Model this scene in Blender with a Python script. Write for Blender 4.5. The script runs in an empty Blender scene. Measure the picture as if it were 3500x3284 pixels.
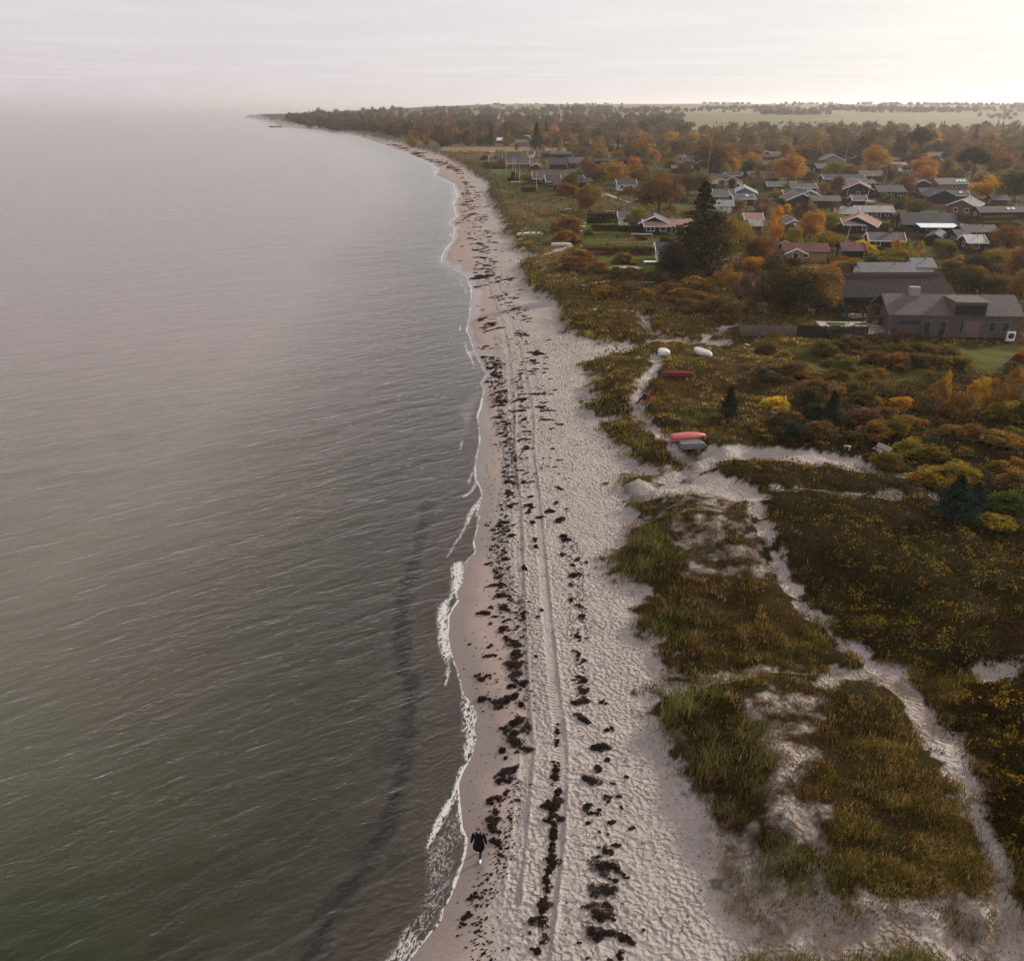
import bpy, math, random
import numpy as np
R = math.radians
rng = np.random.default_rng(7)
random.seed(7)
sc = bpy.context.scene
col = sc.collection
# ------------------------------------------------------------------ camera
CAMH = 30.0; PITCH = R(23.187); FPX = 3000.0
cam = bpy.data.cameras.new("camera"); camo = bpy.data.objects.new("camera", cam); col.objects.link(camo)
camo.location = (0, 0, CAMH); camo.rotation_euler = (R(90) - PITCH, 0, 0)
cam.sensor_width = 36; cam.sensor_fit = 'HORIZONTAL'; cam.lens = 36 * FPX / 3500; cam.clip_start = 0.5; cam.clip_end = 90000
sc.camera = camo
CP, SP = math.cos(PITCH), math.sin(PITCH)
def ray(px, py):
    u = (np.asarray(px, float) - 1750) / FPX; v = (1642 - np.asarray(py, float)) / FPX
    return u, CP + v * SP, -SP + v * CP
def flat(px, py, z=0.0):
    dx, dy, dz = ray(px, py); t = (z - CAMH) / np.minimum(dz, -1e-4)
    return dx * t, dy * t
def ppm(x, y, z=0): return FPX / (y * CP + (CAMH - z) * SP)
def crop(x0, y0, s):
    def f(pts): return [(x0 + a * s, y0 + b * s) for a, b in pts]
    return f
M = crop(0, 0, 1.7606)
C1 = crop(800, 300, .4527); C4 = crop(2600, 800, .4527); C5 = crop(1300, 2484, .429); C6 = crop(1300, 1700, .429)
C8 = crop(1400, 1200, .3521); L5 = crop(1700, 700, .503); K7 = crop(2600, 1100, .4527); D3 = crop(2000, 2484, .429)
B6 = crop(1900, 1100, .4024)
TILE = {1: (1640, 440), 2: (2100, 440), 3: (2560, 440), 4: (3000, 440), 5: (2050, 680), 6: (2550, 680), 7: (3000, 680)}
def T(n, x, y):
    if n == 'K': return K7([(x, y)])[0]
    if n == 'M': return M([(x, y)])[0]
    if n == 'L': return L5([(x, y)])[0]
    if n == 'C': return C4([(x, y)])[0]
    a, b = TILE[n]; return a + x * .2515, b + y * .2515
# ------------------------------------------------------------------ noise
def _h(ix, iy, s):
    n = (ix.astype(np.int64) * 374761393 + iy.astype(np.int64) * 668265263 + s * 974634777) & 0x7fffffff
    n = ((n ^ (n >> 13)) * 1274126177) & 0x7fffffff
    return ((n ^ (n >> 16)) & 0xffff) / 65535.0
def vn(x, y, s=0):
    x = np.asarray(x, float); y = np.asarray(y, float)
    ix = np.floor(x); iy = np.floor(y); fx = x - ix; fy = y - iy
    fx = fx * fx * (3 - 2 * fx); fy = fy * fy * (3 - 2 * fy)
    a = _h(ix, iy, s); b = _h(ix + 1, iy, s); c = _h(ix, iy + 1, s); d = _h(ix + 1, iy + 1, s)
    return (a * (1 - fx) + b * fx) * (1 - fy) + (c * (1 - fx) + d * fx) * fy
def fbm(x, y, o=3, s=0):
    r = 0; a = 1; t = 0
    for i in range(o):
        r = r + a * vn(x * 2 ** i + 17.3 * i, y * 2 ** i - 9.1 * i, s + i); t += a; a *= .55
    return r / t
def ss(a, b, x):
    t = np.clip((x - a) / (b - a), 0, 1); return t * t * (3 - 2 * t)
# ------------------------------------------------------------------ polygons
def dist(px, py, line, cap=60., close=False):
    px = np.asarray(px, float); py = np.asarray(py, float); L = np.array(line, float)
    if close: L = np.vstack([L, L[:1]])
    if px.size < 40:
        A_ = L[:-1]; B_ = L[1:]; v = B_ - A_; q = (v * v).sum(1) + 1e-12; dx = px[..., None] - A_[:, 0]; dy = py[..., None] - A_[:, 1]
        t = np.clip((dx * v[:, 0] + dy * v[:, 1]) / q, 0, 1); return np.minimum(np.hypot(dx - t * v[:, 0], dy - t * v[:, 1]).min(-1), cap)
    out = np.full(px.shape, cap)
    for (ax, ay), (bx, by) in zip(L[:-1], L[1:]):
        m = (px > min(ax, bx) - cap) & (px < max(ax, bx) + cap) & (py > min(ay, by) - cap) & (py < max(ay, by) + cap)
        if not m.any(): continue
        qx = px[m]; qy = py[m]; vx = bx - ax; vy = by - ay; q = vx * vx + vy * vy + 1e-12
        t = np.clip(((qx - ax) * vx + (qy - ay) * vy) / q, 0, 1)
        d = np.hypot(qx - ax - t * vx, qy - ay - t * vy)
        out[m] = np.minimum(out[m], d)
    return out
def inside(px, py, poly):
    px = np.asarray(px, float); py = np.asarray(py, float); r = np.zeros(px.shape, bool); n = len(poly)
    if px.size < 40:
        A_ = np.array(poly, float); B_ = np.roll(A_, -1, 0); ay = A_[:, 1]; by = B_[:, 1]; ax = A_[:, 0]; bx = B_[:, 0]; dn_ = np.where(by == ay, 1, by - ay)
        c = ((ay > py[..., None]) != (by > py[..., None])) & (px[..., None] < (bx - ax) * (py[..., None] - ay) / dn_ + ax); return c.sum(-1) % 2 == 1
    for i in range(n):
        ax, ay = poly[i]; bx, by = poly[(i + 1) % n]
        if ay == by: continue
        c = ((ay > py) != (by > py)) & (px < (bx - ax) * (py - ay) / (by - ay) + ax)
        r ^= c
    return r
def sd(px, py, poly, cap=60.):
    d = dist(px, py, poly, cap, True); return np.where(inside(px, py, poly), d, -d)
def bbox_sd(px, py, poly, cap=4.):
    P = np.array(poly); m = (px > P[:, 0].min() - cap) & (px < P[:, 0].max() + cap) & (py > P[:, 1].min() - cap) & (py < P[:, 1].max() + cap)
    out = np.full(np.shape(px), -cap)
    if m.any(): out[m] = sd(px[m], py[m], poly, cap)
    return out
def smooth(line, n=4):
    P = np.array(line, float); out = []
    P = np.vstack([2 * P[0] - P[1], P, 2 * P[-1] - P[-2]])
    for i in range(1, len(P) - 2):
        for k in range(n):
            t = k / n; a, b, c, d = P[i - 1], P[i], P[i + 1], P[i + 2]
            out.append(.5 * ((2 * b) + (c - a) * t + (2 * a - 5 * b + 4 * c - d) * t * t + (3 * b - a - 3 * c + d) * t ** 3))
    out.append(P[-2]); return np.array(out)
def W0(pts, z=0.): return [tuple(float(v) for v in flat(a, b, z)) for a, b in pts]
# ------------------------------------------------------------------ the coast, read at water level
shore_px = C5([(60, 1980), (235, 1865), (370, 1690), (440, 1610), (500, 1520), (510, 1440), (580, 1350), (605, 1240), (665, 1080), (690, 990), (700, 890), (660, 800), (650, 700), (640, 600),
               (630, 450), (665, 350), (725, 250), (750, 170), (767, 95), (750, 0)]) \
    + C6([(775, 1740), (740, 1650), (670, 1570), (640, 1440), (600, 1310), (570, 1225), (545, 1110), (555, 950), (585, 880), (627, 830), (612, 750), (665, 670), (670, 540), (712, 490), (765, 440), (752, 350), (782, 240), (800, 130)]) \
    + C8([(655, 1600), (690, 1480), (715, 1400), (700, 1330), (650, 1230), (645, 1130), (662, 1000), (690, 900), (688, 780), (668, 640), (700, 540), (735, 370), (700, 310), (755, 220), (720, 170), (690, 110), (655, 40)]) \
    + M([(926, 690), (908, 640), (915, 600), (917, 560), (905, 535), (880, 520), (858, 508), (862, 490), (880, 468)]) \
    + C1([(1670, 1060), (1628, 1020), (1690, 970), (1655, 880), (1690, 820), (1665, 730), (1600, 700), (1512, 660), (1542, 620), (1500, 580), (1420, 540), (1290, 490), (1080, 415), (940, 370), (800, 340), (640, 312), (480, 305), (290, 299), (345, 288), (280, 258), (180, 238), (85, 225)])
shore = W0(shore_px)
tip = shore[-1]
shore = [(shore[0][0] - 14, 8.)] + shore[1:]
back = [(tip[0] + 40, tip[1] + 160), (tip[0] + 260, tip[1] + 420), (tip[0] + 500, tip[1] + 1300), (tip[0] + 500, tip[1] + 2500), (tip[0] + 0, tip[1] + 4500), (tip[0] - 500, 14000)]
land = shore + back + [(16000, 14000), (16000, -40), (shore[0][0] - 30, -40)]
# beach / dune edge
dune_px = M([(1425, 1930), (1450, 1850), (1500, 1808), (1440, 1740), (1400, 1680), (1392, 1640), (1360, 1570), (1340, 1520), (1328, 1450), (1290, 1390), (1272, 1335), (1302, 1300), (1290, 1260), (1252, 1222), (1240, 1190), (1252, 1150), (1215, 1118),
             (1168, 1072), (1200, 1050), (1238, 1010), (1240, 975), (1180, 942), (1210, 917), (1262, 922), (1290, 948), (1330, 925), (1345, 900), (1300, 918), (1240, 900), (1200, 862), (1152, 828), (1190, 812), (1130, 785), (1160, 770), (1130, 752), (1160, 735), (1120, 705),
             (1185, 688), (1225, 682), (1240, 668), (1180, 668), (1140, 655), (1095, 640), (1090, 615), (1086, 598), (1050, 572), (1022, 548), (1008, 512), (1040, 500), (1000, 482), (1002, 465), (975, 450), (985, 438), (962, 402), (945, 375), (952, 355), (930, 344), (900, 322), (880, 311), (855, 300), (810, 288), (770, 275), (700, 262), (640, 249), (575, 243), (530, 237), (505, 229)])
dune_line = [tuple(float(v) for v in flat(a, b, 1.0)) for a, b in dune_px]
dune = [(dune_line[0][0], -40)] + dune_line + [(dune_line[-1][0] + 300, dune_line[-1][1] + 700), (-300, 14000), (16000, 14000), (16000, -40)]
# sand paths: display points, half width in m
paths = [(M([(1180, 667), (1260, 657), (1330, 661), (1410, 662)]), .9), (M([(1270, 690), (1272, 718), (1250, 745), (1238, 785), (1262, 815), (1290, 850), (1340, 880)]), .8),
         (M([(1290, 925), (1340, 903), (1400, 880), (1480, 886), (1560, 896), (1640, 903), (1680, 911)]), 2.7), (M([(1230, 935), (1290, 940), (1360, 930), (1410, 945), (1450, 962)]), 3.4),
         (M([(1450, 962), (1470, 1010), (1500, 1075), (1560, 1170)]), .55), (M([(1560, 1170), (1640, 1240), (1700, 1290)]), .45), (M([(1700, 1290), (1770, 1350), (1830, 1440)]), 1.4),
         (M([(1830, 1440), (1870, 1530), (1905, 1620), (1930, 1700), (1990, 1830), (2060, 1900)]), .6), (M([(1620, 1297), (1540, 1292), (1420, 1297), (1300, 1302)]), .35), (M([(1700, 1300), (1620, 1300), (1600, 1320)]), .6),
         (M([(1900, 1308), (1950, 1303), (2050, 1300)]), .35), (M([(1480, 955), (1600, 958), (1740, 965)]), .3), (M([(1690, 911), (1740, 925), (1790, 948), (1830, 972)]), .4),
         (M([(1150, 598), (1235, 605), (1265, 640), (1330, 657)]), .45), (M([(1370, 658), (1440, 625)]), .5), (M([(1130, 555), (1190, 545)]), .3), (M([(1060, 495), (1110, 480)]), .8), (M([(1780, 1810), (1880, 1830), (1990, 1880)]), .8),
         (M([(1470, 1815), (1600, 1812), (1720, 1815), (1790, 1800)]), .7)]
paths = [(smooth([tuple(float(v) for v in flat(a, b, 2.0)) for a, b in p], 3), w) for p, w in paths]
paths = [(p, w, (p[:, 0].min() - 7, p[:, 0].max() + 7, p[:, 1].min() - 7, p[:, 1].max() + 7)) for p, w in paths]
def Wz(pts, z=2.0): return [tuple(float(v) for v in flat(a, b, z)) for a, b in pts]
blow = [(Wz(M([(1250, 990), (1300, 960), (1380, 950), (1440, 975), (1480, 1030), (1500, 1090), (1540, 1145), (1480, 1130), (1420, 1122), (1340, 1112), (1320, 1060), (1290, 1020)])), .40),
        (Wz(M([(1490, 1330), (1600, 1345), (1580, 1450), (1560, 1560), (1600, 1600), (1560, 1640), (1500, 1600), (1480, 1440), (1440, 1380)])), .45),
        (Wz(M([(1530, 1560), (1600, 1570), (1590, 1640), (1540, 1640)])), .75),
        (Wz(M([(1380, 1560), (1450, 1590), (1520, 1650), (1560, 1690), (1700, 1735), (1850, 1755), (1920, 1730), (2020, 1850), (2020, 1900), (1500, 1900), (1500, 1800), (1420, 1710)])), .6),
        (Wz(M([(1700, 1290), (1790, 1340), (1850, 1440), (1800, 1430), (1720, 1350), (1600, 1310)])), .45)]
lawns = [Wz(L5(p), 2.5) for p in ([(490, 118), (830, 118), (900, 150), (640, 150), (520, 150)], [(560, 180), (960, 170), (960, 214), (570, 222)], [(540, 236), (1090, 246), (1080, 295), (590, 290)], [(650, 345), (1090, 338), (1060, 455), (760, 448), (700, 390)])] + \
        [Wz([T(7, *q) for q in p], 2.5) for p in ([(540, 560), (820, 550), (1220, 560), (1250, 720), (1050, 790), (700, 800), (560, 700)], [(700, 150), (1100, 150), (1000, 290), (720, 250)])] + \
        [Wz(C4(p), 2.5) for p in ([(380, 590), (690, 640), (930, 765), (820, 780), (700, 700), (430, 692)], [(1440, 820), (1960, 830), (1900, 1040), (1600, 1020)], [(180, 850), (460, 860), (520, 1000), (700, 1100), (240, 950)], [(950, 980), (1250, 1010), (1240, 1100), (950, 1100)])] + \
        [Wz([T(1, *q) for q in p], 2.5) for p in ([(130, 545), (410, 550), (390, 575), (190, 580)], [(240, 200), (460, 200), (450, 235), (240, 240)])] + [Wz([T(2, *q) for q in [(830, 1020), (1010, 1020), (1000, 1110), (840, 1120)]], 2.5)]
meadow = Wz([T(1, *q) for q in [(-500, 245), (800, 250), (1270, 265), (1270, 300), (700, 310), (200, 310), (-500, 300)]], 2.5)
wrack_px = C8([(800, -300), (820, 30), (860, 300), (870, 560), (900, 760), (930, 1000), (920, 1200), (890, 1450), (870, 1690)]) + C6([(930, 250), (905, 450), (930, 600), (1000, 750), (1110, 850), (1140, 1000), (1150, 1150), (1150, 1400), (1190, 1600), (1200, 1860)]) + C5([(1160, 200), (1060, 420), (1090, 600), (1070, 760), (990, 930), (930, 1100), (870, 1250), (830, 1450), (830, 1700), (880, 1865), (900, 2000)])
wrack_px = M([(905, 345), (930, 400), (915, 440), (925, 480), (950, 560), (955, 600), (960, 640)]) + wrack_px
wrack = [tuple(float(v) for v in flat(a, b, .5)) for a, b in wrack_px]
dry_poly = wrack + [(wrack[-1][0], -40), (400, -40), (400, wrack[0][1] + 100), (wrack[0][0], wrack[0][1] + 30)]
tracks = []
for w_, line in ((0, C6([(1080, -500), (1105, -200), (1130, 0), (1150, 400), (1165, 900), (1190, 1400), (1225, 1865)])[:] + C5([(1240, 100), (1215, 400), (1190, 700), (1160, 1000), (1130, 1300)])),
                 (1, C6([(1235, -400), (1285, 0), (1335, 500), (1375, 900), (1430, 1400), (1490, 1865)]) + C5([(1500, 100), (1500, 500), (1475, 900), (1430, 1300), (1380, 1700), (1350, 1900)]))):
    tracks.append(smooth([tuple(float(v) for v in flat(a, b, .7)) for a, b in M([(938, 480), (955, 560), (985, 640), (1000, 760)] if w_ == 0 else [(960, 520), (985, 590), (1015, 680), (1037, 790)]) + line], 3))
heath_poly = Wz(M([(1490, 955), (1440, 968), (1470, 1040), (1510, 1110), (1580, 1190), (1660, 1262), (1760, 1290), (1870, 1310), (1860, 1400), (1900, 1520), (1950, 1640), (2000, 1780), (2150, 1900), (2500, 1500), (2300, 700), (1750, 690), (1640, 800), (1500, 840), (1400, 830), (1480, 880), (1640, 895), (1700, 915), (1640, 915), (1400, 905), (1370, 912), (1420, 945)]))
green_px = [Wz(M(p), 1.6) for p in ([(1160, 1065), (1210, 1048), (1270, 1010), (1320, 1050), (1330, 1090), (1290, 1120), (1230, 1120), (1190, 1110)], [(1240, 1190), (1290, 1165), (1350, 1190), (1300, 1260)], [(1270, 1330), (1300, 1300), (1440, 1310), (1400, 1400), (1330, 1440)],
            [(1330, 1440), (1470, 1400), (1520, 1500), (1450, 1580), (1350, 1560)], [(1180, 940), (1220, 915), (1290, 940), (1240, 985)], [(1400, 1640), (1560, 1600), (1640, 1720), (1500, 1790)], [(1440, 1900), (1460, 1830), (1700, 1840), (1850, 1870), (1850, 1900)])]
# ------------------------------------------------------------------ terrain
def masks(x, y, full=True):
    x = np.asarray(x, float); y = np.asarray(y, float)
    ws = np.clip((y - 20) / 150, .12, 3)
    ds = sd(x + (vn(x / 1.3, y / 1.3, 5) - .5) * .4 * ws, y + (vn(x / 1.7, y / 1.7, 6) - .5) * .5 * ws, land, 70.)
    dn = (fbm(x / 1.8, y / 1.8, 3, 11) - .5) * 2.6
    dd = sd(x, y, dune, 70.) + dn
    pd = np.full(x.shape, 9.0)
    for p, w, bb in paths:
        if x.size < 40 and not ((x > bb[0]) & (x < bb[1]) & (y > bb[2]) & (y < bb[3])).any(): continue
        d = dist(x, y, p, 6.) - w * .45; pd = np.minimum(pd, d)
    pd = pd + (fbm(x / 1.1, y / 1.1, 3, 21) - .5) * 1.5
    return ds, dd, pd
def height(x, y, mk=None):
    x = np.asarray(x, float); y = np.asarray(y, float)
    ds, dd, pd = masks(x, y) if mk is None else mk
    h = np.where(ds < 0, np.maximum(ds * .055, -3.0), .09 * np.minimum(ds, 5) + .03 * np.clip(ds - 5, 0, 18))
    veg = ss(-1.2, 3.5, dd)
    bump = fbm(x / 9, y / 9, 3, 31)
    h = h + veg * (.75 + 2.1 * (bump - .35) * ss(150, 90, y) + .75 * (fbm(x / 2.6, y / 2.6, 2, 33) - .3) * ss(190, 110, y))
    h = h - .35 * ss(1.2, -.3, pd) * ss(0, 3, dd)
    fl = ss(110, 170, y) * veg
    h = h * (1 - fl) + 2.2 * fl
    hill = ss(900, 3400, y) * (26 + 10 * (fbm(x / 900, y / 900, 3, 41) - .4)) * ss(-900, 300, x + 200)
    h = h + hill * (ds > 0)
    return h
def at(px, py, dz=0.):
    """photo pixel -> the point of the ground it shows"""
    z = 1.0
    for _ in range(7):
        x, y = flat(px, py, z); zn = float(height(np.array([x]), np.array([y]))[0]) + dz; z = .5 * z + .5 * zn
    return float(x), float(y), z - dz
def hz(x, y): return float(height(np.array([x]), np.array([y]))[0])
# ------------------------------------------------------------------ object helpers
def tag(o, label=None, cat=None, group=None, kind=None):
    if label: o['label'] = label
    if cat: o['category'] = cat
    if group: o['group'] = group
    if kind: o['kind'] = kind
    return o
def empty(name, loc=(0, 0, 0), rz=0., **k):
    o = bpy.data.objects.new(name, None); col.objects.link(o); o.location = loc; o.rotation_euler = (0, 0, rz); return tag(o, **k)
def npmesh(name, V, F, mat=None, colr=None, smooth_=False, parent=None, attrs=None, fattrs=None):
    """V (n,3); F (m,k) int; colr (n,3) point colours"""
    me = bpy.data.meshes.new(name); V = np.asarray(V, np.float32); F = np.asarray(F, np.int32); m, k = F.shape
    me.vertices.add(len(V)); me.vertices.foreach_set('co', V.ravel())
    me.loops.add(m * k); me.loops.foreach_set('vertex_index', F.ravel())
    me.polygons.add(m); me.polygons.foreach_set('loop_start', np.arange(0, m * k, k, dtype=np.int32)); me.polygons.foreach_set('loop_total', np.full(m, k, np.int32))
    me.update(calc_edges=True)
    me.polygons.foreach_set('use_smooth', np.full(m, smooth_, bool))
    if colr is not None:
        a = me.color_attributes.new('Col', 'FLOAT_COLOR', 'POINT'); c = np.ones((len(V), 4), np.float32); c[:, :3] = colr; a.data.foreach_set('color', c.ravel())
    for n, v in (attrs or {}).items():
        a = me.attributes.new(n, 'FLOAT', 'POINT'); a.data.foreach_set('value', np.asarray(v, np.float32))
    if mat: me.materials.append(mat)
    o = bpy.data.objects.new(name, me); col.objects.link(o); o.parent = parent
    return o
class MB:
    def __init__(s): s.v = []; s.f = []
    def poly(s, pts, faces):
        b = len(s.v); s.v += [tuple(p) for p in pts]; s.f += [tuple(b + i for i in f) for f in faces]; return s
    def box(s, x0, x1, y0, y1, z0, z1):
        return s.poly([(x0, y0, z0), (x1, y0, z0), (x1, y1, z0), (x0, y1, z0), (x0, y0, z1), (x1, y0, z1), (x1, y1, z1), (x0, y1, z1)],
                      [(0, 3, 2, 1), (4, 5, 6, 7), (0, 1, 5, 4), (1, 2, 6, 5), (2, 3, 7, 6), (3, 0, 4, 7)])
    def tube(s, a, b, r0, r1=None, n=8):
        a = np.array(a, float); b = np.array(b, float); r1 = r0 if r1 is None else r1
        d = (b - a) / (np.linalg.norm(b - a) + 1e-9); u = np.cross(d, (0, 0, 1) if abs(d[2]) < .9 else (1, 0, 0)); u /= np.linalg.norm(u); w = np.cross(d, u)
        an = [2 * math.pi * i / n for i in range(n)]
        pts = [a + r0 * (math.cos(t) * u + math.sin(t) * w) for t in an] + [b + r1 * (math.cos(t) * u + math.sin(t) * w) for t in an]
        return s.poly(pts, [(i, (i + 1) % n, n + (i + 1) % n, n + i) for i in range(n)] + [tuple(range(n))[::-1], tuple(range(n, 2 * n))])
    def prism(s, prof, y0, y1, axis='y'):
        n = len(prof)
        if axis == 'y': pts = [(a, y0, b) for a, b in prof] + [(a, y1, b) for a, b in prof]
        else: pts = [(y0, a, b) for a, b in prof] + [(y1, a, b) for a, b in prof]
        return s.poly(pts, [(i, (i + 1) % n, n + (i + 1) % n, n + i) for i in range(n)] + [tuple(range(n))[::-1], tuple(range(n, 2 * n))])
    def build(s, name, mat, parent=None, sm=False, bevel=0):
        me = bpy.data.meshes.new(name); me.from_pydata([tuple(float(c) for c in v) for v in s.v], [], s.f); me.update()
        import bmesh
        bm = bmesh.new(); bm.from_mesh(me); bmesh.ops.recalc_face_normals(bm, faces=bm.faces); bm.to_mesh(me); bm.free()
        if sm: me.polygons.foreach_set('use_smooth', [True] * len(me.polygons))
        me.materials.append(mat); o = bpy.data.objects.new(name, me); col.objects.link(o); o.parent = parent
        if bevel:
            b = o.modifiers.new('bevel', 'BEVEL'); b.width = bevel; b.segments = 2
        return o
# ------------------------------------------------------------------ materials
def newmat(name):
    m = bpy.data.materials.new(name); m.use_nodes = True; nt = m.node_tree; nt.nodes.clear()
    out = nt.nodes.new('ShaderNodeOutputMaterial'); return m, nt, out
def N(nt, t, **k):
    n = nt.nodes.new(t)
    for a, b in k.items():
        if a in n.inputs.keys(): n.inputs[a].default_value = b
        else: setattr(n, a, b)
    return n
def lk(nt, a, b): nt.links.new(a, b)
def math_(nt, op, a, b=None, clamp=False):
    n = nt.nodes.new('ShaderNodeMath'); n.operation = op; n.use_clamp = clamp
    for i, v in enumerate((a, b)):
        if v is None: continue
        if isinstance(v, (int, float)): n.inputs[i].default_value = v
        else: nt.links.new(v, n.inputs[i])
    return n.outputs[0]
def ramp(nt, v, a, b, lo=0., hi=1.):
    n = nt.nodes.new('ShaderNodeMapRange'); n.inputs[1].default_value = a; n.inputs[2].default_value = b; n.inputs[3].default_value = lo; n.inputs[4].default_value = hi
    nt.links.new(v, n.inputs[0]); return n.outputs[0]
def mixc(nt, f, a, b, mode='MIX'):
    n = nt.nodes.new('ShaderNodeMix'); n.data_type = 'RGBA'; n.blend_type = mode
    for i, v in ((0, f), (6, a), (7, b)):
        if isinstance(v, (int, float)): n.inputs[i].default_value = v
        elif isinstance(v, tuple): n.inputs[i].default_value = (*v, 1)
        else: nt.links.new(v, n.inputs[i])
    return n.outputs[2]
def noise(nt, vec, scale, detail=3., rough=.55, out=0, w=None):
    n = nt.nodes.new('ShaderNodeTexNoise'); n.inputs['Scale'].default_value = scale; n.inputs['Detail'].default_value = detail; n.inputs['Roughness'].default_value = rough
    if vec is not None: nt.links.new(vec, n.inputs['Vector'])
    return n.outputs[out]
def simple(name, c, rough=.7, var=.25, scale=3., bump=0., metal=0., spec=.08, wave=0., wscale=3., waxis='X'):
    m, nt, out = newmat(name); b = N(nt, 'ShaderNodeBsdfPrincipled'); b.inputs['Roughness'].default_value = rough; b.inputs['Metallic'].default_value = metal; b.inputs['Specular IOR Level'].default_value = spec
    tc = N(nt, 'ShaderNodeTexCoord').outputs['Object']; n = noise(nt, tc, scale, 5, .6)
    f = ramp(nt, n, .3, .7, 1 - var, 1 + var); cc = mixc(nt, 1.0, c, (1, 1, 1), 'MULTIPLY')
    mul = nt.nodes.new('ShaderNodeVectorMath'); mul.operation = 'SCALE'; lk(nt, cc, mul.inputs[0]); lk(nt, f, mul.inputs['Scale']); lk(nt, mul.outputs[0], b.inputs['Base Color'])
    hgt = None
    if wave:
        w = N(nt, 'ShaderNodeTexWave'); w.bands_direction = waxis; w.inputs['Scale'].default_value = wscale; lk(nt, tc, w.inputs['Vector']); hgt = math_(nt, 'MULTIPLY', w.outputs['Fac'], wave)
    if bump:
        n2 = math_(nt, 'MULTIPLY', noise(nt, tc, scale * 6, 4, .6), bump); hgt = n2 if hgt is None else math_(nt, 'ADD', hgt, n2)
    if hgt is not None:
        bp = N(nt, 'ShaderNodeBump'); bp.inputs['Distance'].default_value = 1.0; bp.inputs['Strength'].default_value = 1.0; lk(nt, hgt, bp.inputs['Height']); lk(nt, bp.outputs[0], b.inputs['Normal'])
    lk(nt, b.outputs[0], out.inputs[0]); return m
def foliage(name, objcol=True, trans=.3):
    """leaf material: object colour (or point colour) varied leaf by leaf"""
    m, nt, out = newmat(name)
    at_ = N(nt, 'ShaderNodeAttribute', attribute_name='Col').outputs['Color']
    if objcol:
        oi = N(nt, 'ShaderNodeObjectInfo'); base = mixc(nt, 1.0, oi.outputs['Color'], at_, 'MULTIPLY')
    else: base = at_
    d = N(nt, 'ShaderNodeBsdfDiffuse'); t = N(nt, 'ShaderNodeBsdfTranslucent'); mx = N(nt, 'ShaderNodeMixShader'); mx.inputs[0].default_value = trans
    lk(nt, base, d.inputs[0]); lk(nt, mixc(nt, 1.0, base, (1.25, 1.1, .7), 'MULTIPLY'), t.inputs[0]); lk(nt, d.outputs[0], mx.inputs[1]); lk(nt, t.outputs[0], mx.inputs[2]); lk(nt, mx.outputs[0], out.inputs[0])
    return m
import time as _t; _T0 = _t.time()
# ------------------------------------------------------------------ sand / ground sheet
def grid(t, D):
    tt, DD = np.meshgrid(t, D); zc = DD * CP + CAMH * SP
    return tt * zc, DD
def rowsD(y0, y1, step):
    py = np.arange(y0, y1, -step); _, D = flat(np.full(py.shape, 1750.), py); return D
def cols(lo, hi, step, ext=1.25, n=26):
    c = np.arange(lo, hi, step); a = np.geomspace(step, ext, n); return np.concatenate([lo - a[::-1], c, hi + a])
def keepfaces(nr, nc, keep):
    idx = np.arange(nr * nc).reshape(nr, nc); k = keep.reshape(nr, nc)
    q = np.stack([idx[:-1, :-1], idx[:-1, 1:], idx[1:, 1:], idx[1:, :-1]], -1).reshape(-1, 4)
    kq = k[:-1, :-1] | k[:-1, 1:] | k[1:, 1:] | k[1:, :-1]
    return q[kq.ravel()]
def compact(V, F, *arrs):
    used = np.zeros(len(V), bool); used[F.ravel()] = True; mp = np.cumsum(used) - 1
    return (V[used], mp[F]) + tuple(a[used] for a in arrs)
Dn = rowsD(3290, 470, 4.3)
D = np.concatenate([np.linspace(6, Dn[0] - .5, 26), Dn, np.geomspace(Dn[-1] * 1.02, 14000, 60)])
t = cols(-.60, .62, .00145)
X, Y = grid(t, D); nr, nc = X.shape; x = X.ravel(); y = Y.ravel()
mk = masks(x, y); ds, dd, pd = mk; z = height(x, y, mk)
dw = bbox_sd(x, y, dry_poly, 8.)
sparse = np.zeros(x.shape)
near = (y < 420)
for p, a in blow: sparse = np.maximum(sparse, a * ss(-1.2, 1.0, bbox_sd(x, y, p)))
n1 = fbm(x / .8, y / .8, 4, 51); n2 = fbm(x / 6, y / 6, 3, 52); n3 = fbm(x / 25, y / 25, 3, 53); n4 = fbm(x / 120, y / 120, 3, 54)
veg = ss(.40, .62, ss(-1.6, 1.8, dd) * .8 + (n1 - .5) * 1.1 + .1); veg = np.maximum(veg, ss(2, 3, dd))
path = ss(.38, .62, ss(1.1, -.5, pd) + (n1 - .5) * 1.1) * (pd < 1.4) * ss(-.5, 1.5, dd)
cover = veg * (1 - path); cover = cover * (1 - ss(.25, .6, sparse * 1.0 + (n1 - .5) * .9) * (sparse > .02))
heath = ss(-1, 1, bbox_sd(x, y, heath_poly, 5.))
lawn = np.zeros(x.shape)
for i, p in enumerate(lawns): lawn = np.maximum(lawn, ss(-.4, .3, bbox_sd(x, y, p)) if i < 6 else .75 * ss(-2.5, 2.5, bbox_sd(x, y, p) + (n2 - .5) * 6))
mead = ss(-4, 2, bbox_sd(x, y, meadow, 8.))
def L(a, b, f): return a[None, :] * (1 - f[:, None]) + b[None, :] * f[:, None]
v3 = lambda *a: np.array(a, float)
SAND = v3(.352, .308, .285); sand = L(SAND, SAND * .86, n2) * (1 + .18 * (n1 - .5))[:, None]
wetf = ss(.6, -1.2, dw) * (y < 900)
wet = L(v3(.30, .238, .212), v3(.24, .185, .168), ss(2.2, .3, ds + (n2 - .5) * 2)); sand = sand * (1 - wetf[:, None]) + wet * wetf[:, None]
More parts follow.
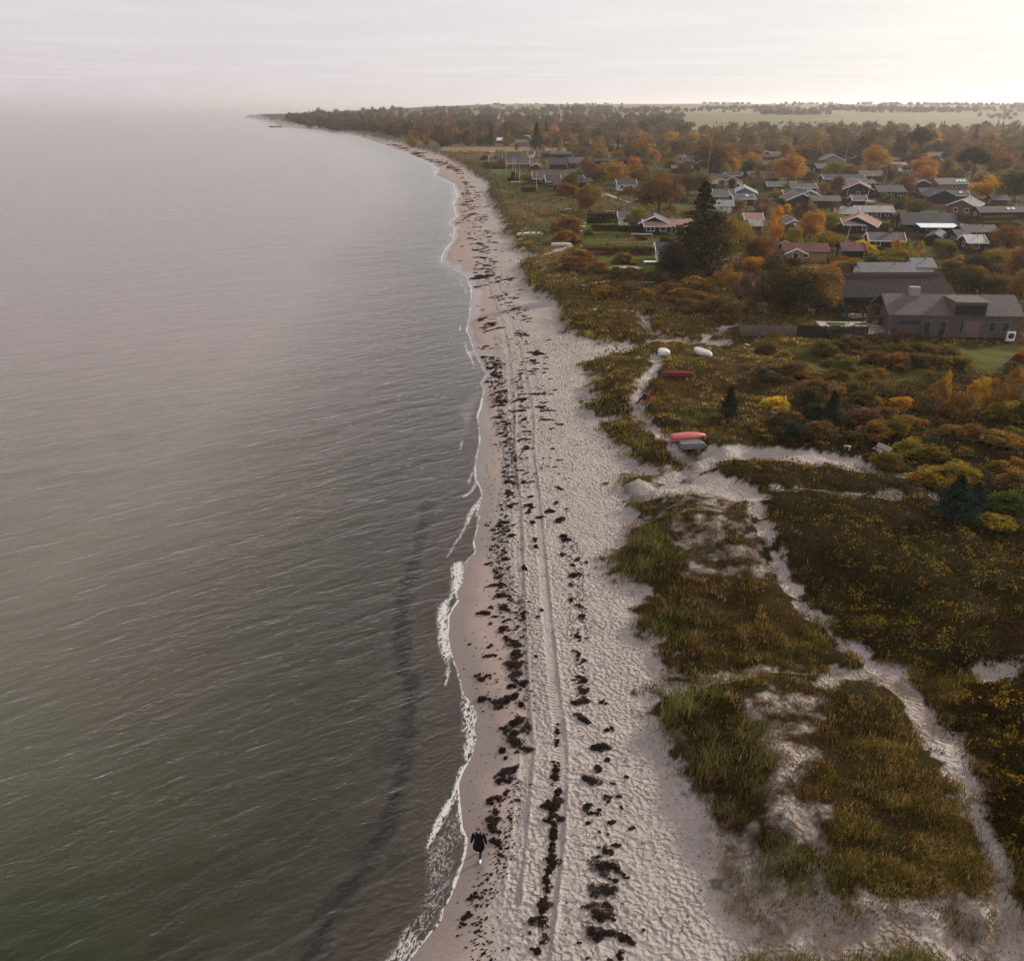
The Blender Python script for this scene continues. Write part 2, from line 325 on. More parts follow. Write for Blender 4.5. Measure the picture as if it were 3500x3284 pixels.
swash = ss(1.6, .9, ds + (fbm(x / 2.5, y / 5, 2, 61) - .5) * 2.4)
sand = sand * (1 - .28 * swash[:, None])
g = L(v3(.032, .020, .007), v3(.025, .022, .006), ss(.35, .65, n2)); g = g * (.6 + .8 * n1)[:, None]
g = g * (1 - .35 * heath[:, None]) + v3(.018, .012, .005) * .35 * heath[:, None]
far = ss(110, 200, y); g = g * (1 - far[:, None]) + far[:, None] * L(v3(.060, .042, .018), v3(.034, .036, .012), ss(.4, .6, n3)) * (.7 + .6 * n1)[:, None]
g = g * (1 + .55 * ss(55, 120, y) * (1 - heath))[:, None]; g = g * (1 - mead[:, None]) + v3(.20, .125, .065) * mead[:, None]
g = g * (1 - lawn[:, None]) + lawn[:, None] * L(v3(.062, .080, .013), v3(.105, .108, .024), ss(.3, .7, n2))
ff = ss(650, 800, y + 60 * (n4 - .5)) * ss(-200, 0, x); fieldn = vn(x / 420 + .3 * n4, y / 300, 71)
fc = L(v3(.16, .155, .08), v3(.22, .19, .12), ss(.4, .55, fieldn)); g = g * (1 - ff[:, None]) + fc * ff[:, None]
tn = (ss(.1, .4, sparse) * ss(.3, .6, fbm(x / .55, y / .55, 4, 56)) * .6)[:, None]; sand = sand * (1 - tn) + v3(.15, .105, .06) * tn
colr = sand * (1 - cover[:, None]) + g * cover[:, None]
# submerged weed band on the sea bed
weed_line = smooth(Wz(M([(830, 980), (812, 1080), (782, 1180), (783, 1290), (800, 1350), (792, 1440), (770, 1560), (735, 1650), (690, 1720), (640, 1800), (600, 1880)]), -.6), 3)
wd = dist(x, y, weed_line, 6.); wm = ss(.75, .0, wd + (n1 - .5) * 1.1) * ss(110, 60, y)
shal = ss(-.5, -9, ds)
bed = L(v3(.145, .102, .074), v3(.07, .058, .030), shal); offb = ss(55, 150, y)[:, None]; bed = bed * (1 - offb) + v3(.30, .25, .215) * offb
patch = ss(.52, .62, fbm(x / 3, y / 3, 4, 81)) * (ds < -.6) * ss(60, 30, y)
bed = bed * (1 - .55 * patch[:, None])
bed = bed * (1 - .97 * wm[:, None])
uw = ss(.05, -.4, ds); colr = colr * (1 - uw[:, None]) + bed * uw[:, None]
# tyre tracks: real ruts
tk = np.zeros(x.shape); tu = np.full(x.shape, 9.); tv = np.zeros(x.shape)
for ti, tr in enumerate(tracks):
    s0 = 0
    for (ax, ay), (bx, by) in zip(tr[:-1], tr[1:]):
        l = math.hypot(bx - ax, by - ay)
        m = (np.abs(x - (ax + bx) / 2) < l / 2 + 2) & (np.abs(y - (ay + by) / 2) < l / 2 + 2)
        if m.any():
            qx = x[m] - ax; qy = y[m] - ay; tt_ = (qx * (bx - ax) + qy * (by - ay)) / l; u = (qx * (by - ay) - qy * (bx - ax)) / l
            ok = (tt_ > -.3) & (tt_ < l + .3) & (np.abs(u) < np.abs(tu[m])); q = np.where(m)[0][ok]; tu[q] = u[ok]; tv[q] = s0 + tt_[ok]; tk[q] = ti
        s0 += l
trk = (np.abs(tu) < 1.2) * ss(260, 160, y) * ss(0, 1, dw + 1)
z = z + trk * (.25 + 1.2 * fbm(x / 1.4, y / 1.4, 2, 95)) * (.055 * np.exp(-((tu - .0) / .08) ** 2) + .03 * np.exp(-((tu - .75) / .08) ** 2) - .05 * ss(.05, .2, tu) * ss(.72, .6, tu))
dry = ss(-.3, 1.2, dw) * (1 - cover) * (ds > 0)
z = z + dry * ss(90, 45, y) * .025 * (fbm(x / .3, y / .3, 2, 91) - .5)
keep = (ds > -34)
F = keepfaces(nr, nc, keep)
V, F, colr_, dry_, wet_, tu_, tv_, cov_ = compact(np.stack([x, y, z], -1), F, np.clip(colr, 0, 1), dry, np.clip(swash * (1 - cover), 0, 1) * (ds < 4), np.where((trk > .01) & (tk > .5), tu, 9.), tv, cover)
m, nt, out = newmat('ground')
b = N(nt, 'ShaderNodeBsdfPrincipled'); geo = N(nt, 'ShaderNodeNewGeometry').outputs['Position']
A = lambda n: N(nt, 'ShaderNodeAttribute', attribute_name=n).outputs['Fac']
cA = N(nt, 'ShaderNodeAttribute', attribute_name='Col').outputs['Color']
fine = noise(nt, geo, 9, 4, .7); fm = ramp(nt, fine, .3, .7, .8, 1.2)
sc_ = nt.nodes.new('ShaderNodeVectorMath'); sc_.operation = 'SCALE'; lk(nt, cA, sc_.inputs[0]); lk(nt, fm, sc_.inputs['Scale'])
fl = ramp(nt, noise(nt, geo, 22, 3, .7), .64, .74); flk = math_(nt, 'MULTIPLY', math_(nt, 'MULTIPLY', fl, math_(nt, 'SUBTRACT', 1.0, A('cov'))), ramp(nt, noise(nt, geo, .5, 3, .6), .45, .7), True)
basec = mixc(nt, math_(nt, 'MULTIPLY', flk, .55), sc_.outputs[0], (.07, .045, .035)); lk(nt, basec, b.inputs['Base Color'])
lk(nt, ramp(nt, A('wet'), 0, 1, .95, .25), b.inputs['Roughness']); lk(nt, ramp(nt, A('wet'), 0, 1, .03, .5), b.inputs['Specular IOR Level'])
vor = N(nt, 'ShaderNodeTexVoronoi'); vor.feature = 'SMOOTH_F1'; vor.inputs['Scale'].default_value = 4.0; vor.inputs['Smoothness'].default_value = .55
dv = nt.nodes.new('ShaderNodeVectorMath'); dv.operation = 'MULTIPLY_ADD'; nn = N(nt, 'ShaderNodeTexNoise'); nn.inputs['Scale'].default_value = 1.7; lk(nt, geo, nn.inputs['Vector']); lk(nt, nn.outputs['Color'], dv.inputs[0]); dv.inputs[1].default_value = (.5, .5, .5); lk(nt, geo, dv.inputs[2]); lk(nt, dv.outputs[0], vor.inputs['Vector'])
dim = math_(nt, 'MULTIPLY', math_(nt, 'ADD', math_(nt, 'MULTIPLY', vor.outputs['Distance'], .20), math_(nt, 'MULTIPLY', noise(nt, geo, 5, 3, .6), .12)), ramp(nt, noise(nt, geo, .35, 3, .6), .35, .6, .45, 1.15))
tw = N(nt, 'ShaderNodeMath', operation='SINE'); chev = math_(nt, 'ADD', math_(nt, 'MULTIPLY', A('tv'), 26.0), math_(nt, 'MULTIPLY', math_(nt, 'ABSOLUTE', math_(nt, 'SUBTRACT', A('tu'), .4)), 14.0)); lk(nt, chev, tw.inputs[0])
intr = math_(nt, 'MULTIPLY', math_(nt, 'GREATER_THAN', A('tu'), .12), math_(nt, 'LESS_THAN', A('tu'), .68))
h = math_(nt, 'ADD', math_(nt, 'MULTIPLY', math_(nt, 'MULTIPLY', dim, A('dry')), math_(nt, 'SUBTRACT', 1.0, math_(nt, 'MULTIPLY', intr, .75))), math_(nt, 'MULTIPLY', math_(nt, 'MULTIPLY', tw.outputs[0], intr), .016))
h = math_(nt, 'ADD', h, math_(nt, 'MULTIPLY', math_(nt, 'MULTIPLY', fine, A('cov')), .12))
bp = N(nt, 'ShaderNodeBump'); bp.inputs['Strength'].default_value = 1.; bp.inputs['Distance'].default_value = 1.; lk(nt, h, bp.inputs['Height']); lk(nt, bp.outputs[0], b.inputs['Normal'])
lk(nt, b.outputs[0], out.inputs[0])
gnd = npmesh('ground', V, F, m, colr_, True, attrs={'dry': dry_, 'wet': wet_, 'tu': tu_, 'tv': tv_, 'cov': cov_}); tag(gnd, kind='structure')
# ------------------------------------------------------------------ sea
Dn = rowsD(3290, 372, 4.3)
D = np.concatenate([np.linspace(6, Dn[0] - .5, 20), Dn, np.geomspace(Dn[-1] * 1.05, 70000, 40)])
t = cols(-.60, .05, .0016)
X, Y = grid(t, D); nr, nc = X.shape; x = X.ravel(); y = Y.ravel()
ws = np.clip((y - 20) / 150, .12, 3)
ds = sd(x, y, land, 70.)
lace = fbm(x / .45, y / .7, 3, 101)
foam = np.zeros(x.shape)
bands = [ # outer edge (sea side) -> the shoreline: foam in between; strength
    (C5([(370, 980), (390, 880), (440, 760), (500, 640), (560, 555), (600, 450), (625, 350), (690, 280), (700, 330), (650, 420), (610, 540), (560, 640), (500, 760), (450, 850)]), 1.0),
    (C5([(350, 1000), (370, 930), (480, 830), (540, 700), (640, 640), (700, 700), (700, 870), (620, 980), (600, 1180), (560, 1330), (450, 1560), (330, 1680), (210, 1620), (320, 1400), (340, 1200)]), .26),
    (C5([(-20, 1880), (100, 1760), (220, 1560), (330, 1680), (420, 1600), (360, 1700), (230, 1870), (100, 1990)]), .4),
    (C5([(670, 300), (650, 200), (670, 80), (680, 0), (750, 0), (767, 95), (745, 190), (720, 260)]), .55),
    (C6([(520, 1330), (480, 1240), (455, 1150), (455, 1060), (445, 950), (455, 880), (500, 820), (560, 760), (560, 560), (600, 515), (675, 520), (670, 660), (615, 745), (560, 830), (560, 900), (545, 1000), (545, 1100), (570, 1220), (550, 1330)]), .68),
    (C6([(690, 180), (715, 100), (800, 0), (825, 0), (745, 100), (720, 150), (700, 200), (670, 270), (600, 370), (545, 460), (535, 470), (600, 350), (660, 260)]), 1.),
    (C6([(640, 1865), (650, 1750), (640, 1640), (700, 1600), (740, 1650), (775, 1740), (750, 1865)]), .55),
    (C6([(515, 1480), (530, 1380), (550, 1340), (545, 1420), (520, 1490)]), 1.), (C6([(632, 1430), (655, 1400), (670, 1560), (650, 1600), (665, 1530)]), 1.),
    (C8([(470, 590), (560, 470), (640, 400), (750, 360), (720, 410), (670, 480), (610, 640), (550, 810), (490, 860), (520, 780), (510, 660)]), .42),
    (C8([(480, 970), (500, 880), (520, 870), (490, 980)]), 1.), (C8([(510, 1410), (600, 1340), (650, 1230), (665, 1240), (620, 1350), (530, 1420)]), 1.), (C8([(560, 1280), (600, 1190), (640, 1130), (650, 1140), (610, 1200), (575, 1285)]), 1.),
    (C8([(535, 1700), (560, 1600), (640, 1500), (700, 1480), (620, 1570), (560, 1700)]), .9), (C8([(600, 170), (590, 90), (530, 0), (640, 0), (600, 100)]), .8),
    ]
for p, a in bands: foam = np.maximum(foam, a * ss(-.25, .35, bbox_sd(x, y, smooth(Wz(p + p[:1], 0), 3))))
edge = np.exp(-((ds + .14 * ws ** .5) / (.08 + .14 * ws)) ** 2) * (.60 + .4 * ss(.4, .6, fbm(x / 4, y / 5, 2, 102))) * ss(1500, 700, y)
edge2 = .8 * np.exp(-((ds + .9 + .9 * vn(x / 8, y / 9, 103)) / (.08 + .08 * ws)) ** 2) * ss(.50, .62, fbm(x / 5, y / 7, 2, 104)) * ss(900, 400, y) * ss(60, 90, y)
foam = foam * (1 - .5 * ss(55, 100, y)); foam = np.maximum(foam, np.maximum(edge * .85, edge2 * .8))
depth = np.clip(-ds * .055, 0, 3) * (y < 3000) + 3 * (y >= 3000)
depth = np.where(ds <= -69, 3.0, depth); dep0 = depth.copy()
wdm = dist(x, y, weed_line, 6.); depth = depth * (1 - .76 * ss(.75, .05, wdm + (fbm(x / .8, y / .8, 3, 51) - .5) * 1.1) * ss(110, 60, y))
ca, sa = math.cos(R(36)), math.sin(R(36))
al = x * ca + y * sa; ac = -x * sa + y * ca
wv = (fbm(al / 4.2, ac / 1.05, 2, 111) - .5) * .16 + (fbm(al / 14, ac / 4.0, 2, 112) - .5) * .2
z = wv * np.clip(depth / .5, 0, 1) * ss(140, 90, y)
keep = ds < .55 + .3 * ws
F = keepfaces(nr, nc, keep)
V, F, foam_, depth_, dep0_ = compact(np.stack([x, y, z], -1), F, foam, depth, dep0)
m, nt, out = newmat('sea_water')
geo = N(nt, 'ShaderNodeNewGeometry').outputs['Position']; A = lambda n: N(nt, 'ShaderNodeAttribute', attribute_name=n).outputs['Fac']
def aniso(rot, sx, sy, sc__, det, ty='FBM'):
    mp = N(nt, 'ShaderNodeMapping'); mp.vector_type = 'TEXTURE'; mp.inputs['Rotation'].default_value = (0, 0, R(rot)); mp.inputs['Scale'].default_value = (sx, sy, 1); lk(nt, geo, mp.inputs['Vector'])
    n = N(nt, 'ShaderNodeTexNoise'); n.inputs['Scale'].default_value = sc__; n.inputs['Detail'].default_value = det; n.inputs['Distortion'].default_value = .25; lk(nt, mp.outputs[0], n.inputs['Vector']); return n.outputs[0]
r1 = aniso(36, 3.0, 1.0, .85, 2); r2 = aniso(14, 1.8, .9, 2.6, 3); r3 = aniso(30, 1.8, .8, 1.5, 3); r4 = aniso(33, 8, 3, .6, 2)
def ridge(v, p): return math_(nt, 'POWER', math_(nt, 'SUBTRACT', 1.0, math_(nt, 'MULTIPLY', math_(nt, 'ABSOLUTE', math_(nt, 'SUBTRACT', v, .5)), 2.6), True), p)
hh = math_(nt, 'ADD', math_(nt, 'ADD', math_(nt, 'MULTIPLY', r1, .45), math_(nt, 'MULTIPLY', ridge(r1, 1.2), .13)), math_(nt, 'MULTIPLY', ridge(r2, 1.0), .10)); hh = math_(nt, 'ADD', hh, math_(nt, 'MULTIPLY', r3, .22)); hh = math_(nt, 'ADD', hh, math_(nt, 'MULTIPLY', r4, .65))
sy_ = N(nt, 'ShaderNodeSeparateXYZ'); lk(nt, geo, sy_.inputs[0]); hh = math_(nt, 'MULTIPLY', hh, ramp(nt, math_(nt, 'LOGARITHM', math_(nt, 'MAXIMUM', sy_.outputs['Y'], 10.0), 10.0), 1.5, 2.35, 1.0, .75))
hh = math_(nt, 'MULTIPLY', hh, ramp(nt, A('dep0'), 0, .15, .55, 1.))
bp = N(nt, 'ShaderNodeBump'); bp.inputs['Strength'].default_value = 1.; bp.inputs['Distance'].default_value = WAVE if 'WAVE' in globals() else .62; lk(nt, hh, bp.inputs['Height'])
gl = N(nt, 'ShaderNodeBsdfGlossy'); lk(nt, ramp(nt, math_(nt, 'LOGARITHM', math_(nt, 'MAXIMUM', sy_.outputs['Y'], 10.0), 10.0), 1.7, 2.8, .17, .30), gl.inputs['Roughness']); lk(nt, bp.outputs[0], gl.inputs['Normal'])
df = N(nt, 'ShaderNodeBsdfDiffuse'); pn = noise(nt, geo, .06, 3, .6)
sky_sheen = ramp(nt, math_(nt, 'LOGARITHM', math_(nt, 'MAXIMUM', math_(nt, 'ADD', sy_.outputs['Y'], math_(nt, 'MULTIPLY', pn, 25.0)), 10.0), 10.0), 1.45, 2.12)
lk(nt, mixc(nt, sky_sheen, mixc(nt, ramp(nt, pn, .35, .65), (.024, .042, .002), (.036, .042, .005)), (.205, .172, .160)), df.inputs[0])  # water colour pales with distance: reflected sky brightness painted into it
tr = N(nt, 'ShaderNodeBsdfTransparent'); lk(nt, mixc(nt, ramp(nt, A('depth'), 0, .8), (1, 1, 1), (.62, .62, .45)), tr.inputs[0])
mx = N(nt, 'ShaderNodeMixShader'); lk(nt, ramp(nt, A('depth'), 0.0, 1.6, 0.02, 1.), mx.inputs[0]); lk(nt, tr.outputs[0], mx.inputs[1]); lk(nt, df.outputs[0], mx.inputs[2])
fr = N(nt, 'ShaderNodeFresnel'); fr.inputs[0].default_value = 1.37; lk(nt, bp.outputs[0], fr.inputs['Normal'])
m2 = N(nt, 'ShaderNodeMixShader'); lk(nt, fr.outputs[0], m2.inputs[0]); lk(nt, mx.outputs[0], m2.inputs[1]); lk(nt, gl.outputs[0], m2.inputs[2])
fd = N(nt, 'ShaderNodeBsdfDiffuse'); fd.inputs[0].default_value = (.64, .62, .60, 1)
fn = math_(nt, 'ADD', math_(nt, 'MULTIPLY', ridge(aniso(75, 1.7, .8, 4.2, 4), 1.5), .55), math_(nt, 'MULTIPLY', noise(nt, geo, 14, 4, .75), .45))
thr = math_(nt, 'SUBTRACT', math_(nt, 'ADD', fn, math_(nt, 'MULTIPLY', A('foam'), .50)), .82); fmask = math_(nt, 'MULTIPLY', ramp(nt, thr, -.03, .22), ramp(nt, A('foam'), .02, .3)); fmask = math_(nt, 'MINIMUM', fmask, .78)
m3 = N(nt, 'ShaderNodeMixShader'); lk(nt, fmask, m3.inputs[0]); lk(nt, m2.outputs[0], m3.inputs[1]); lk(nt, fd.outputs[0], m3.inputs[2]); lk(nt, m3.outputs[0], out.inputs[0])
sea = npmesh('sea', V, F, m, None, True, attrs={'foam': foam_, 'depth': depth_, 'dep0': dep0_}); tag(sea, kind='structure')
# ------------------------------------------------------------------ light, sky, air
w = bpy.data.worlds.new("World"); sc.world = w; w.use_nodes = True; nt = w.node_tree; nt.nodes.clear()
SUN_AZ, SUN_EL = R(55), R(20)
sky = N(nt, 'ShaderNodeTexSky'); sky.sky_type = 'NISHITA'; sky.sun_disc = False; sky.sun_elevation = SUN_EL; sky.sun_rotation = SUN_AZ; sky.air_density = 1.; sky.dust_density = 2.5; sky.ozone_density = 1.
bg = N(nt, 'ShaderNodeBackground'); bg.inputs[1].default_value = .12; wo = N(nt, 'ShaderNodeOutputWorld')
tc = N(nt, 'ShaderNodeTexCoord').outputs['Generated']; sx = N(nt, 'ShaderNodeSeparateXYZ'); lk(nt, tc, sx.inputs[0])
bw = N(nt, 'ShaderNodeRGBToBW'); lk(nt, sky.outputs[0], bw.inputs[0])
# high thin overcast: sits in front of the blue, brightest towards the sun
zz = math_(nt, 'MAXIMUM', sx.outputs['Z'], .02); cx = math_(nt, 'DIVIDE', sx.outputs['X'], zz); cy = math_(nt, 'DIVIDE', sx.outputs['Y'], zz)
cv = N(nt, 'ShaderNodeCombineXYZ'); lk(nt, cx, cv.inputs[0]); lk(nt, math_(nt, 'MULTIPLY', cy, 1.0), cv.inputs[1])
cn = noise(nt, cv.outputs[0], .22, 4, .55); streak = ramp(nt, cn, .44, .72)
dotn = nt.nodes.new('ShaderNodeVectorMath'); dotn.operation = 'DOT_PRODUCT'; lk(nt, tc, dotn.inputs[0]); dotn.inputs[1].default_value = (math.sin(SUN_AZ) * math.cos(SUN_EL), math.cos(SUN_AZ) * math.cos(SUN_EL), math.sin(SUN_EL))
glow = math_(nt, 'POWER', ramp(nt, dotn.outputs['Value'], .1, 1.0), 1.4)
lum = math_(nt, 'ADD', 5.0, math_(nt, 'MULTIPLY', glow, 1.5)); lum = math_(nt, 'ADD', lum, math_(nt, 'MULTIPLY', streak, .6))
tint = mixc(nt, ramp(nt, dotn.outputs['Value'], .3, .85), (1.0, .925, .955), (1.0, .992, .97))
vs = nt.nodes.new('ShaderNodeVectorMath'); vs.operation = 'SCALE'; lk(nt, tint, vs.inputs[0]); lk(nt, lum, vs.inputs['Scale'])
lk(nt, mixc(nt, .94, sky.outputs[0], vs.outputs[0]), bg.inputs[0]); lk(nt, bg.outputs[0], wo.inputs[0])
sl = bpy.data.lights.new('sun', 'SUN'); sl.energy = 4.3; sl.angle = R(2.5); sl.color = (1, .90, .76); so = bpy.data.objects.new('sun', sl); col.objects.link(so)
so.rotation_euler = (R(90) - SUN_EL, 0, math.pi - SUN_AZ); so.location = (200, 200, 200)
hm, nt, out = newmat('haze'); pv = N(nt, 'ShaderNodeVolumePrincipled'); pv.inputs['Density'].default_value = 1 / 9500.; pv.inputs['Color'].default_value = (.96, .925, .93, 1); pv.inputs['Anisotropy'].default_value = .5; lk(nt, pv.outputs[0], out.inputs['Volume'])
hb = MB().box(-75000, 75000, -300, 75000, -4.2, 90).build('haze', hm); tag(hb, kind='stuff')
sc.view_settings.view_transform = 'Standard'; sc.view_settings.look = 'None'; sc.view_settings.exposure = .25; sc.view_settings.gamma = 1
cy_ = sc.cycles; cy_.use_denoising = True; cy_.use_adaptive_sampling = True; cy_.adaptive_threshold = .03; cy_.volume_bounces = 0; cy_.max_bounces = 4; cy_.diffuse_bounces = 2; cy_.glossy_bounces = 2; cy_.transparent_max_bounces = 8; cy_.volume_step_rate = 5; cy_.caustics_reflective = False; cy_.caustics_refractive = False

print('T ground+sea', _t.time() - _T0)
# ------------------------------------------------------------------ ground cover, countless: grass, low scrub, seaweed
def sample(n, y0, y1, lo=-.62, hi=.66, seed=1):
    """points spread evenly over what one sees: dense near, thin far"""
    r = np.random.default_rng(seed); py0 = 1642 + FPX * math.tan(math.atan2(CAMH, y0) - PITCH); py1 = 1642 + FPX * math.tan(math.atan2(CAMH, y1) - PITCH)
    py = r.uniform(py1, py0, n); _, D = flat(np.full(n, 1750.), py); zc = D * CP + CAMH * SP
    return r.uniform(lo, hi, n) * zc, D, r
def cover_at(x, y, ds, dd, pd):
    sp = np.zeros(x.shape)
    for p, a in blow: sp = np.maximum(sp, a * ss(-1.2, 1.0, bbox_sd(x, y, p)))
    c = ss(-.6, .5, dd) * ss(-.15, .35, pd) * (1 - sp * .93)
    lw = np.zeros(x.shape)
    for p in lawns: lw = np.maximum(lw, (bbox_sd(x, y, p) > -.2) * 1.)
    return c * (1 - lw), sp
def tri_blades(P, hgt, wid, lean, ang, bend, C0, C1):
    """curved blades, 5 points and 2 faces as (quad, tri-as-quad)"""
    n = len(P); dx = np.cos(ang); dy = np.sin(ang); sx = -dy * wid / 2; sy = dx * wid / 2
    m = P + np.stack([dx * lean * hgt * .35, dy * lean * hgt * .35, hgt * .62], -1)
    tipp = P + np.stack([dx * lean * hgt, dy * lean * hgt, hgt * (1 - bend)], -1)
    s = np.stack([sx, sy, 0 * sx], -1)
    V = np.stack([P - s, P + s, m + s * .75, m - s * .75, tipp + s * .1, tipp - s * .1], 1).reshape(-1, 3)
    b = np.arange(n)[:, None] * 6
    F = np.concatenate([b + np.array([[0, 1, 2, 3]]), b + np.array([[3, 2, 4, 5]])], 0)
    C = np.stack([C0, C0, .5 * (C0 + C1), .5 * (C0 + C1), C1, C1], 1).reshape(-1, 3)
    return V, F, C
leafmat = foliage('grass_blades', False, .38)
n = 175000; x, y, r = sample(n, 19, 260, seed=3)
mk_ = masks(x, y); cv, sp = cover_at(x, y, *mk_); ht = np.maximum(bbox_sd(x, y, heath_poly, 4.), -4)
patchn = fbm(x / 1.3, y / 1.3, 2, 201)
keep = (r.random(n) < cv ** 1.3 * (.15 + 1.2 * ss(.32, .6, fbm(x / .75, y / .75, 2, 205)))) & (r.random(n) > .8 * ss(-.5, 1.5, ht)) & (mk_[0] > 3)
x = x[keep]; y = y[keep]; zt = height(x, y, tuple(a[keep] for a in mk_)); ddk = mk_[1][keep]; spk = sp[keep]
gr = np.zeros(x.shape)
for p in green_px: gr = np.maximum(gr, ss(-1.2, 1.2, bbox_sd(x, y, p, 4.) + (fbm(x / 2, y / 2, 2, 203) - .5) * 2))
edgeg = ss(4.5, .5, ddk) * .8 * ss(50, 70, y); gr = np.maximum(gr, edgeg) * (.35 + .65 * ss(.42, .58, fbm(x / 1.1, y / 1.1, 2, 207)))
big = fbm(x / 5, y / 5, 3, 202)
nb = 7; rep = np.repeat(np.arange(len(x)), nb); k = len(rep); zc = y * CP + CAMH * SP; px = zc / 877.
tuf = fbm(x / .75, y / .75, 2, 205)
h0 = .78 * (.18 + .26 * gr + .75 * np.maximum(tuf - .42, 0) * (1 + gr)) * (1 - .35 * (spk > .2)) * (1 + .35 * ss(60, 200, y))
spread = (.13 + .10 * gr)[rep] * (1 + ss(60, 220, y))[rep] * 1.5
P = np.stack([x[rep] + r.normal(0, 1, k) * spread, y[rep] + r.normal(0, 1, k) * spread, zt[rep] - .03], -1)
tc0 = r.random(len(x)); c_green = v3(.060, .065, .013); c_olive = v3(.095, .075, .016); c_tan = v3(.20, .145, .066); c_brown = v3(.060, .038, .013); c_rust = v3(.105, .058, .014)
tc_ = L(c_olive, c_brown, ss(.38, .60, big)); tc_ = tc_ * (1 - gr[:, None]) + L(c_green, v3(.15, .155, .06), tc0) * gr[:, None]
tanw = (tc0 > .78) * (1 - .7 * gr); tc_ = tc_ * (1 - tanw[:, None]) + c_tan * tanw[:, None]
rw = ((tc0 > .55) & (tc0 < .66)) * (1 - gr); tc_ = tc_ * (1 - rw[:, None]) + c_rust * rw[:, None]
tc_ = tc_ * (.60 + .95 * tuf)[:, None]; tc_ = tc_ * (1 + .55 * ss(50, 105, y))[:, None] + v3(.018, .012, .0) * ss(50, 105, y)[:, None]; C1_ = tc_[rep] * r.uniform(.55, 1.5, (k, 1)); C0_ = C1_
hg = h0[rep] * r.uniform(.6, 1.3, k)
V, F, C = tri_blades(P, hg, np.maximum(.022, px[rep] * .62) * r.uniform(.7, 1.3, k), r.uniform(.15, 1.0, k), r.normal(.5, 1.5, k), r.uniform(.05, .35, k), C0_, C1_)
tag(npmesh('dune_grass', V, F, leafmat, C, False), kind='stuff', label='olive and tan dune grass on the sand hills')
# low scrub with yellowing leaf tips
def leaves(P, size, nrm_up, r, C):
    n = len(P); a = r.normal(0, 1, (n, 3)); a[:, 2] += nrm_up; a /= np.linalg.norm(a, axis=1)[:, None]
    b = np.cross(a, r.normal(0, 1, (n, 3))); b /= np.linalg.norm(b, axis=1)[:, None]; c = np.cross(a, b); s = np.asarray(size).reshape(-1, 1)
    V = np.stack([P - b * s, P - c * s * .6, P + b * s, P + c * s * .6], 1).reshape(-1, 3)
    return V, np.arange(n)[:, None] * 4 + np.array([[0, 1, 2, 3]]), np.repeat(C, 4, 0)
n = 520000; x, y, r = sample(n, 19, 230, -.3, .68, seed=5)
htp = bbox_sd(x, y, heath_poly, 5.); k = htp + (fbm(x / 2, y / 2, 2, 211) - .5) * 2 > -.3; x = x[k]; y = y[k]
mk_ = masks(x, y); cv, sp = cover_at(x, y, *mk_); dens = fbm(x / 3.2, y / 3.2, 3, 212)
k = (r.random(len(x)) < cv * ss(.10, .30, dens)) & (mk_[2] > .15); x = x[k]; y = y[k]; zt = height(x, y, tuple(a[k] for a in mk_)); dens = dens[k]; pdk = mk_[2][k]
mound = (.10 + 1.1 * fbm(x / 2.6, y / 2.6, 2, 213)) * ss(-.2, 1.6, pdk) * ss(.1, .5, dens)
u = r.random(len(x)) ** .45; P = np.stack([x, y, zt + mound * 1.0 * u], -1); pxs = (y * CP + CAMH * SP) / 877.
t0 = r.random(len(x)); yb = ss(.40, .62, fbm(x / 7, y / 7, 3, 214)); yel = (t0 < (.02 + .85 * yb * ss(.48, .66, fbm(x / .55, y / .55, 2, 218)))) & (u > .55)
C = L(v3(.026, .016, .006), v3(.030, .027, .006), ss(.35, .65, fbm(x / 1.5, y / 1.5, 2, 215))) * r.uniform(.5, 1.6, (len(x), 1))
ycol = L(v3(.27, .17, .016), v3(.15, .14, .014), fbm(x / 4, y / 4, 2, 216)) * r.uniform(.6, 1.3, (len(x), 1)); C[yel] = ycol[yel]
V, F, C = leaves(P, np.maximum(.06, pxs * .75) * r.uniform(.7, 1.5, len(x)), 1.0, r, C)
tag(npmesh('low_scrub', V, F, leafmat, C, False), kind='stuff', label='low rose scrub with yellowing leaf tips')
# far rough ground: knee-high weeds between gardens
n = 210000; x, y, r = sample(n, 85, 620, -.3, .66, seed=6); mk_ = masks(x, y); cv, sp = cover_at(x, y, *mk_); gn = fbm(x / 9, y / 9, 3, 221)
k = (r.random(n) < cv * ss(.35, .55, gn)) & (mk_[0] > 8) & (bbox_sd(x, y, meadow, 3.) < 0); x = x[k]; y = y[k]; gn = gn[k]; zt = height(x, y, tuple(a[k] for a in mk_)); pxs = (y * CP + CAMH * SP) / 877.
P = np.stack([x, y, zt + r.random(len(x)) * ss(.45, .7, gn) * 2.2], -1)
C = L(v3(.10, .068, .028), v3(.065, .058, .020), fbm(x / 14, y / 14, 2, 222)) * r.uniform(.5, 1.6, (len(x), 1)); k2 = r.random(len(x)) < .1; C[k2] = v3(.2, .12, .03) * r.uniform(.6, 1.2, (k2.sum(), 1))
V, F, C = leaves(P, pxs * .9 * r.uniform(.7, 1.6, len(x)), 1.2, r, C)
tag(npmesh('undergrowth', V, F, leafmat, C, False), kind='stuff', label='brown weeds and brambles between the gardens')
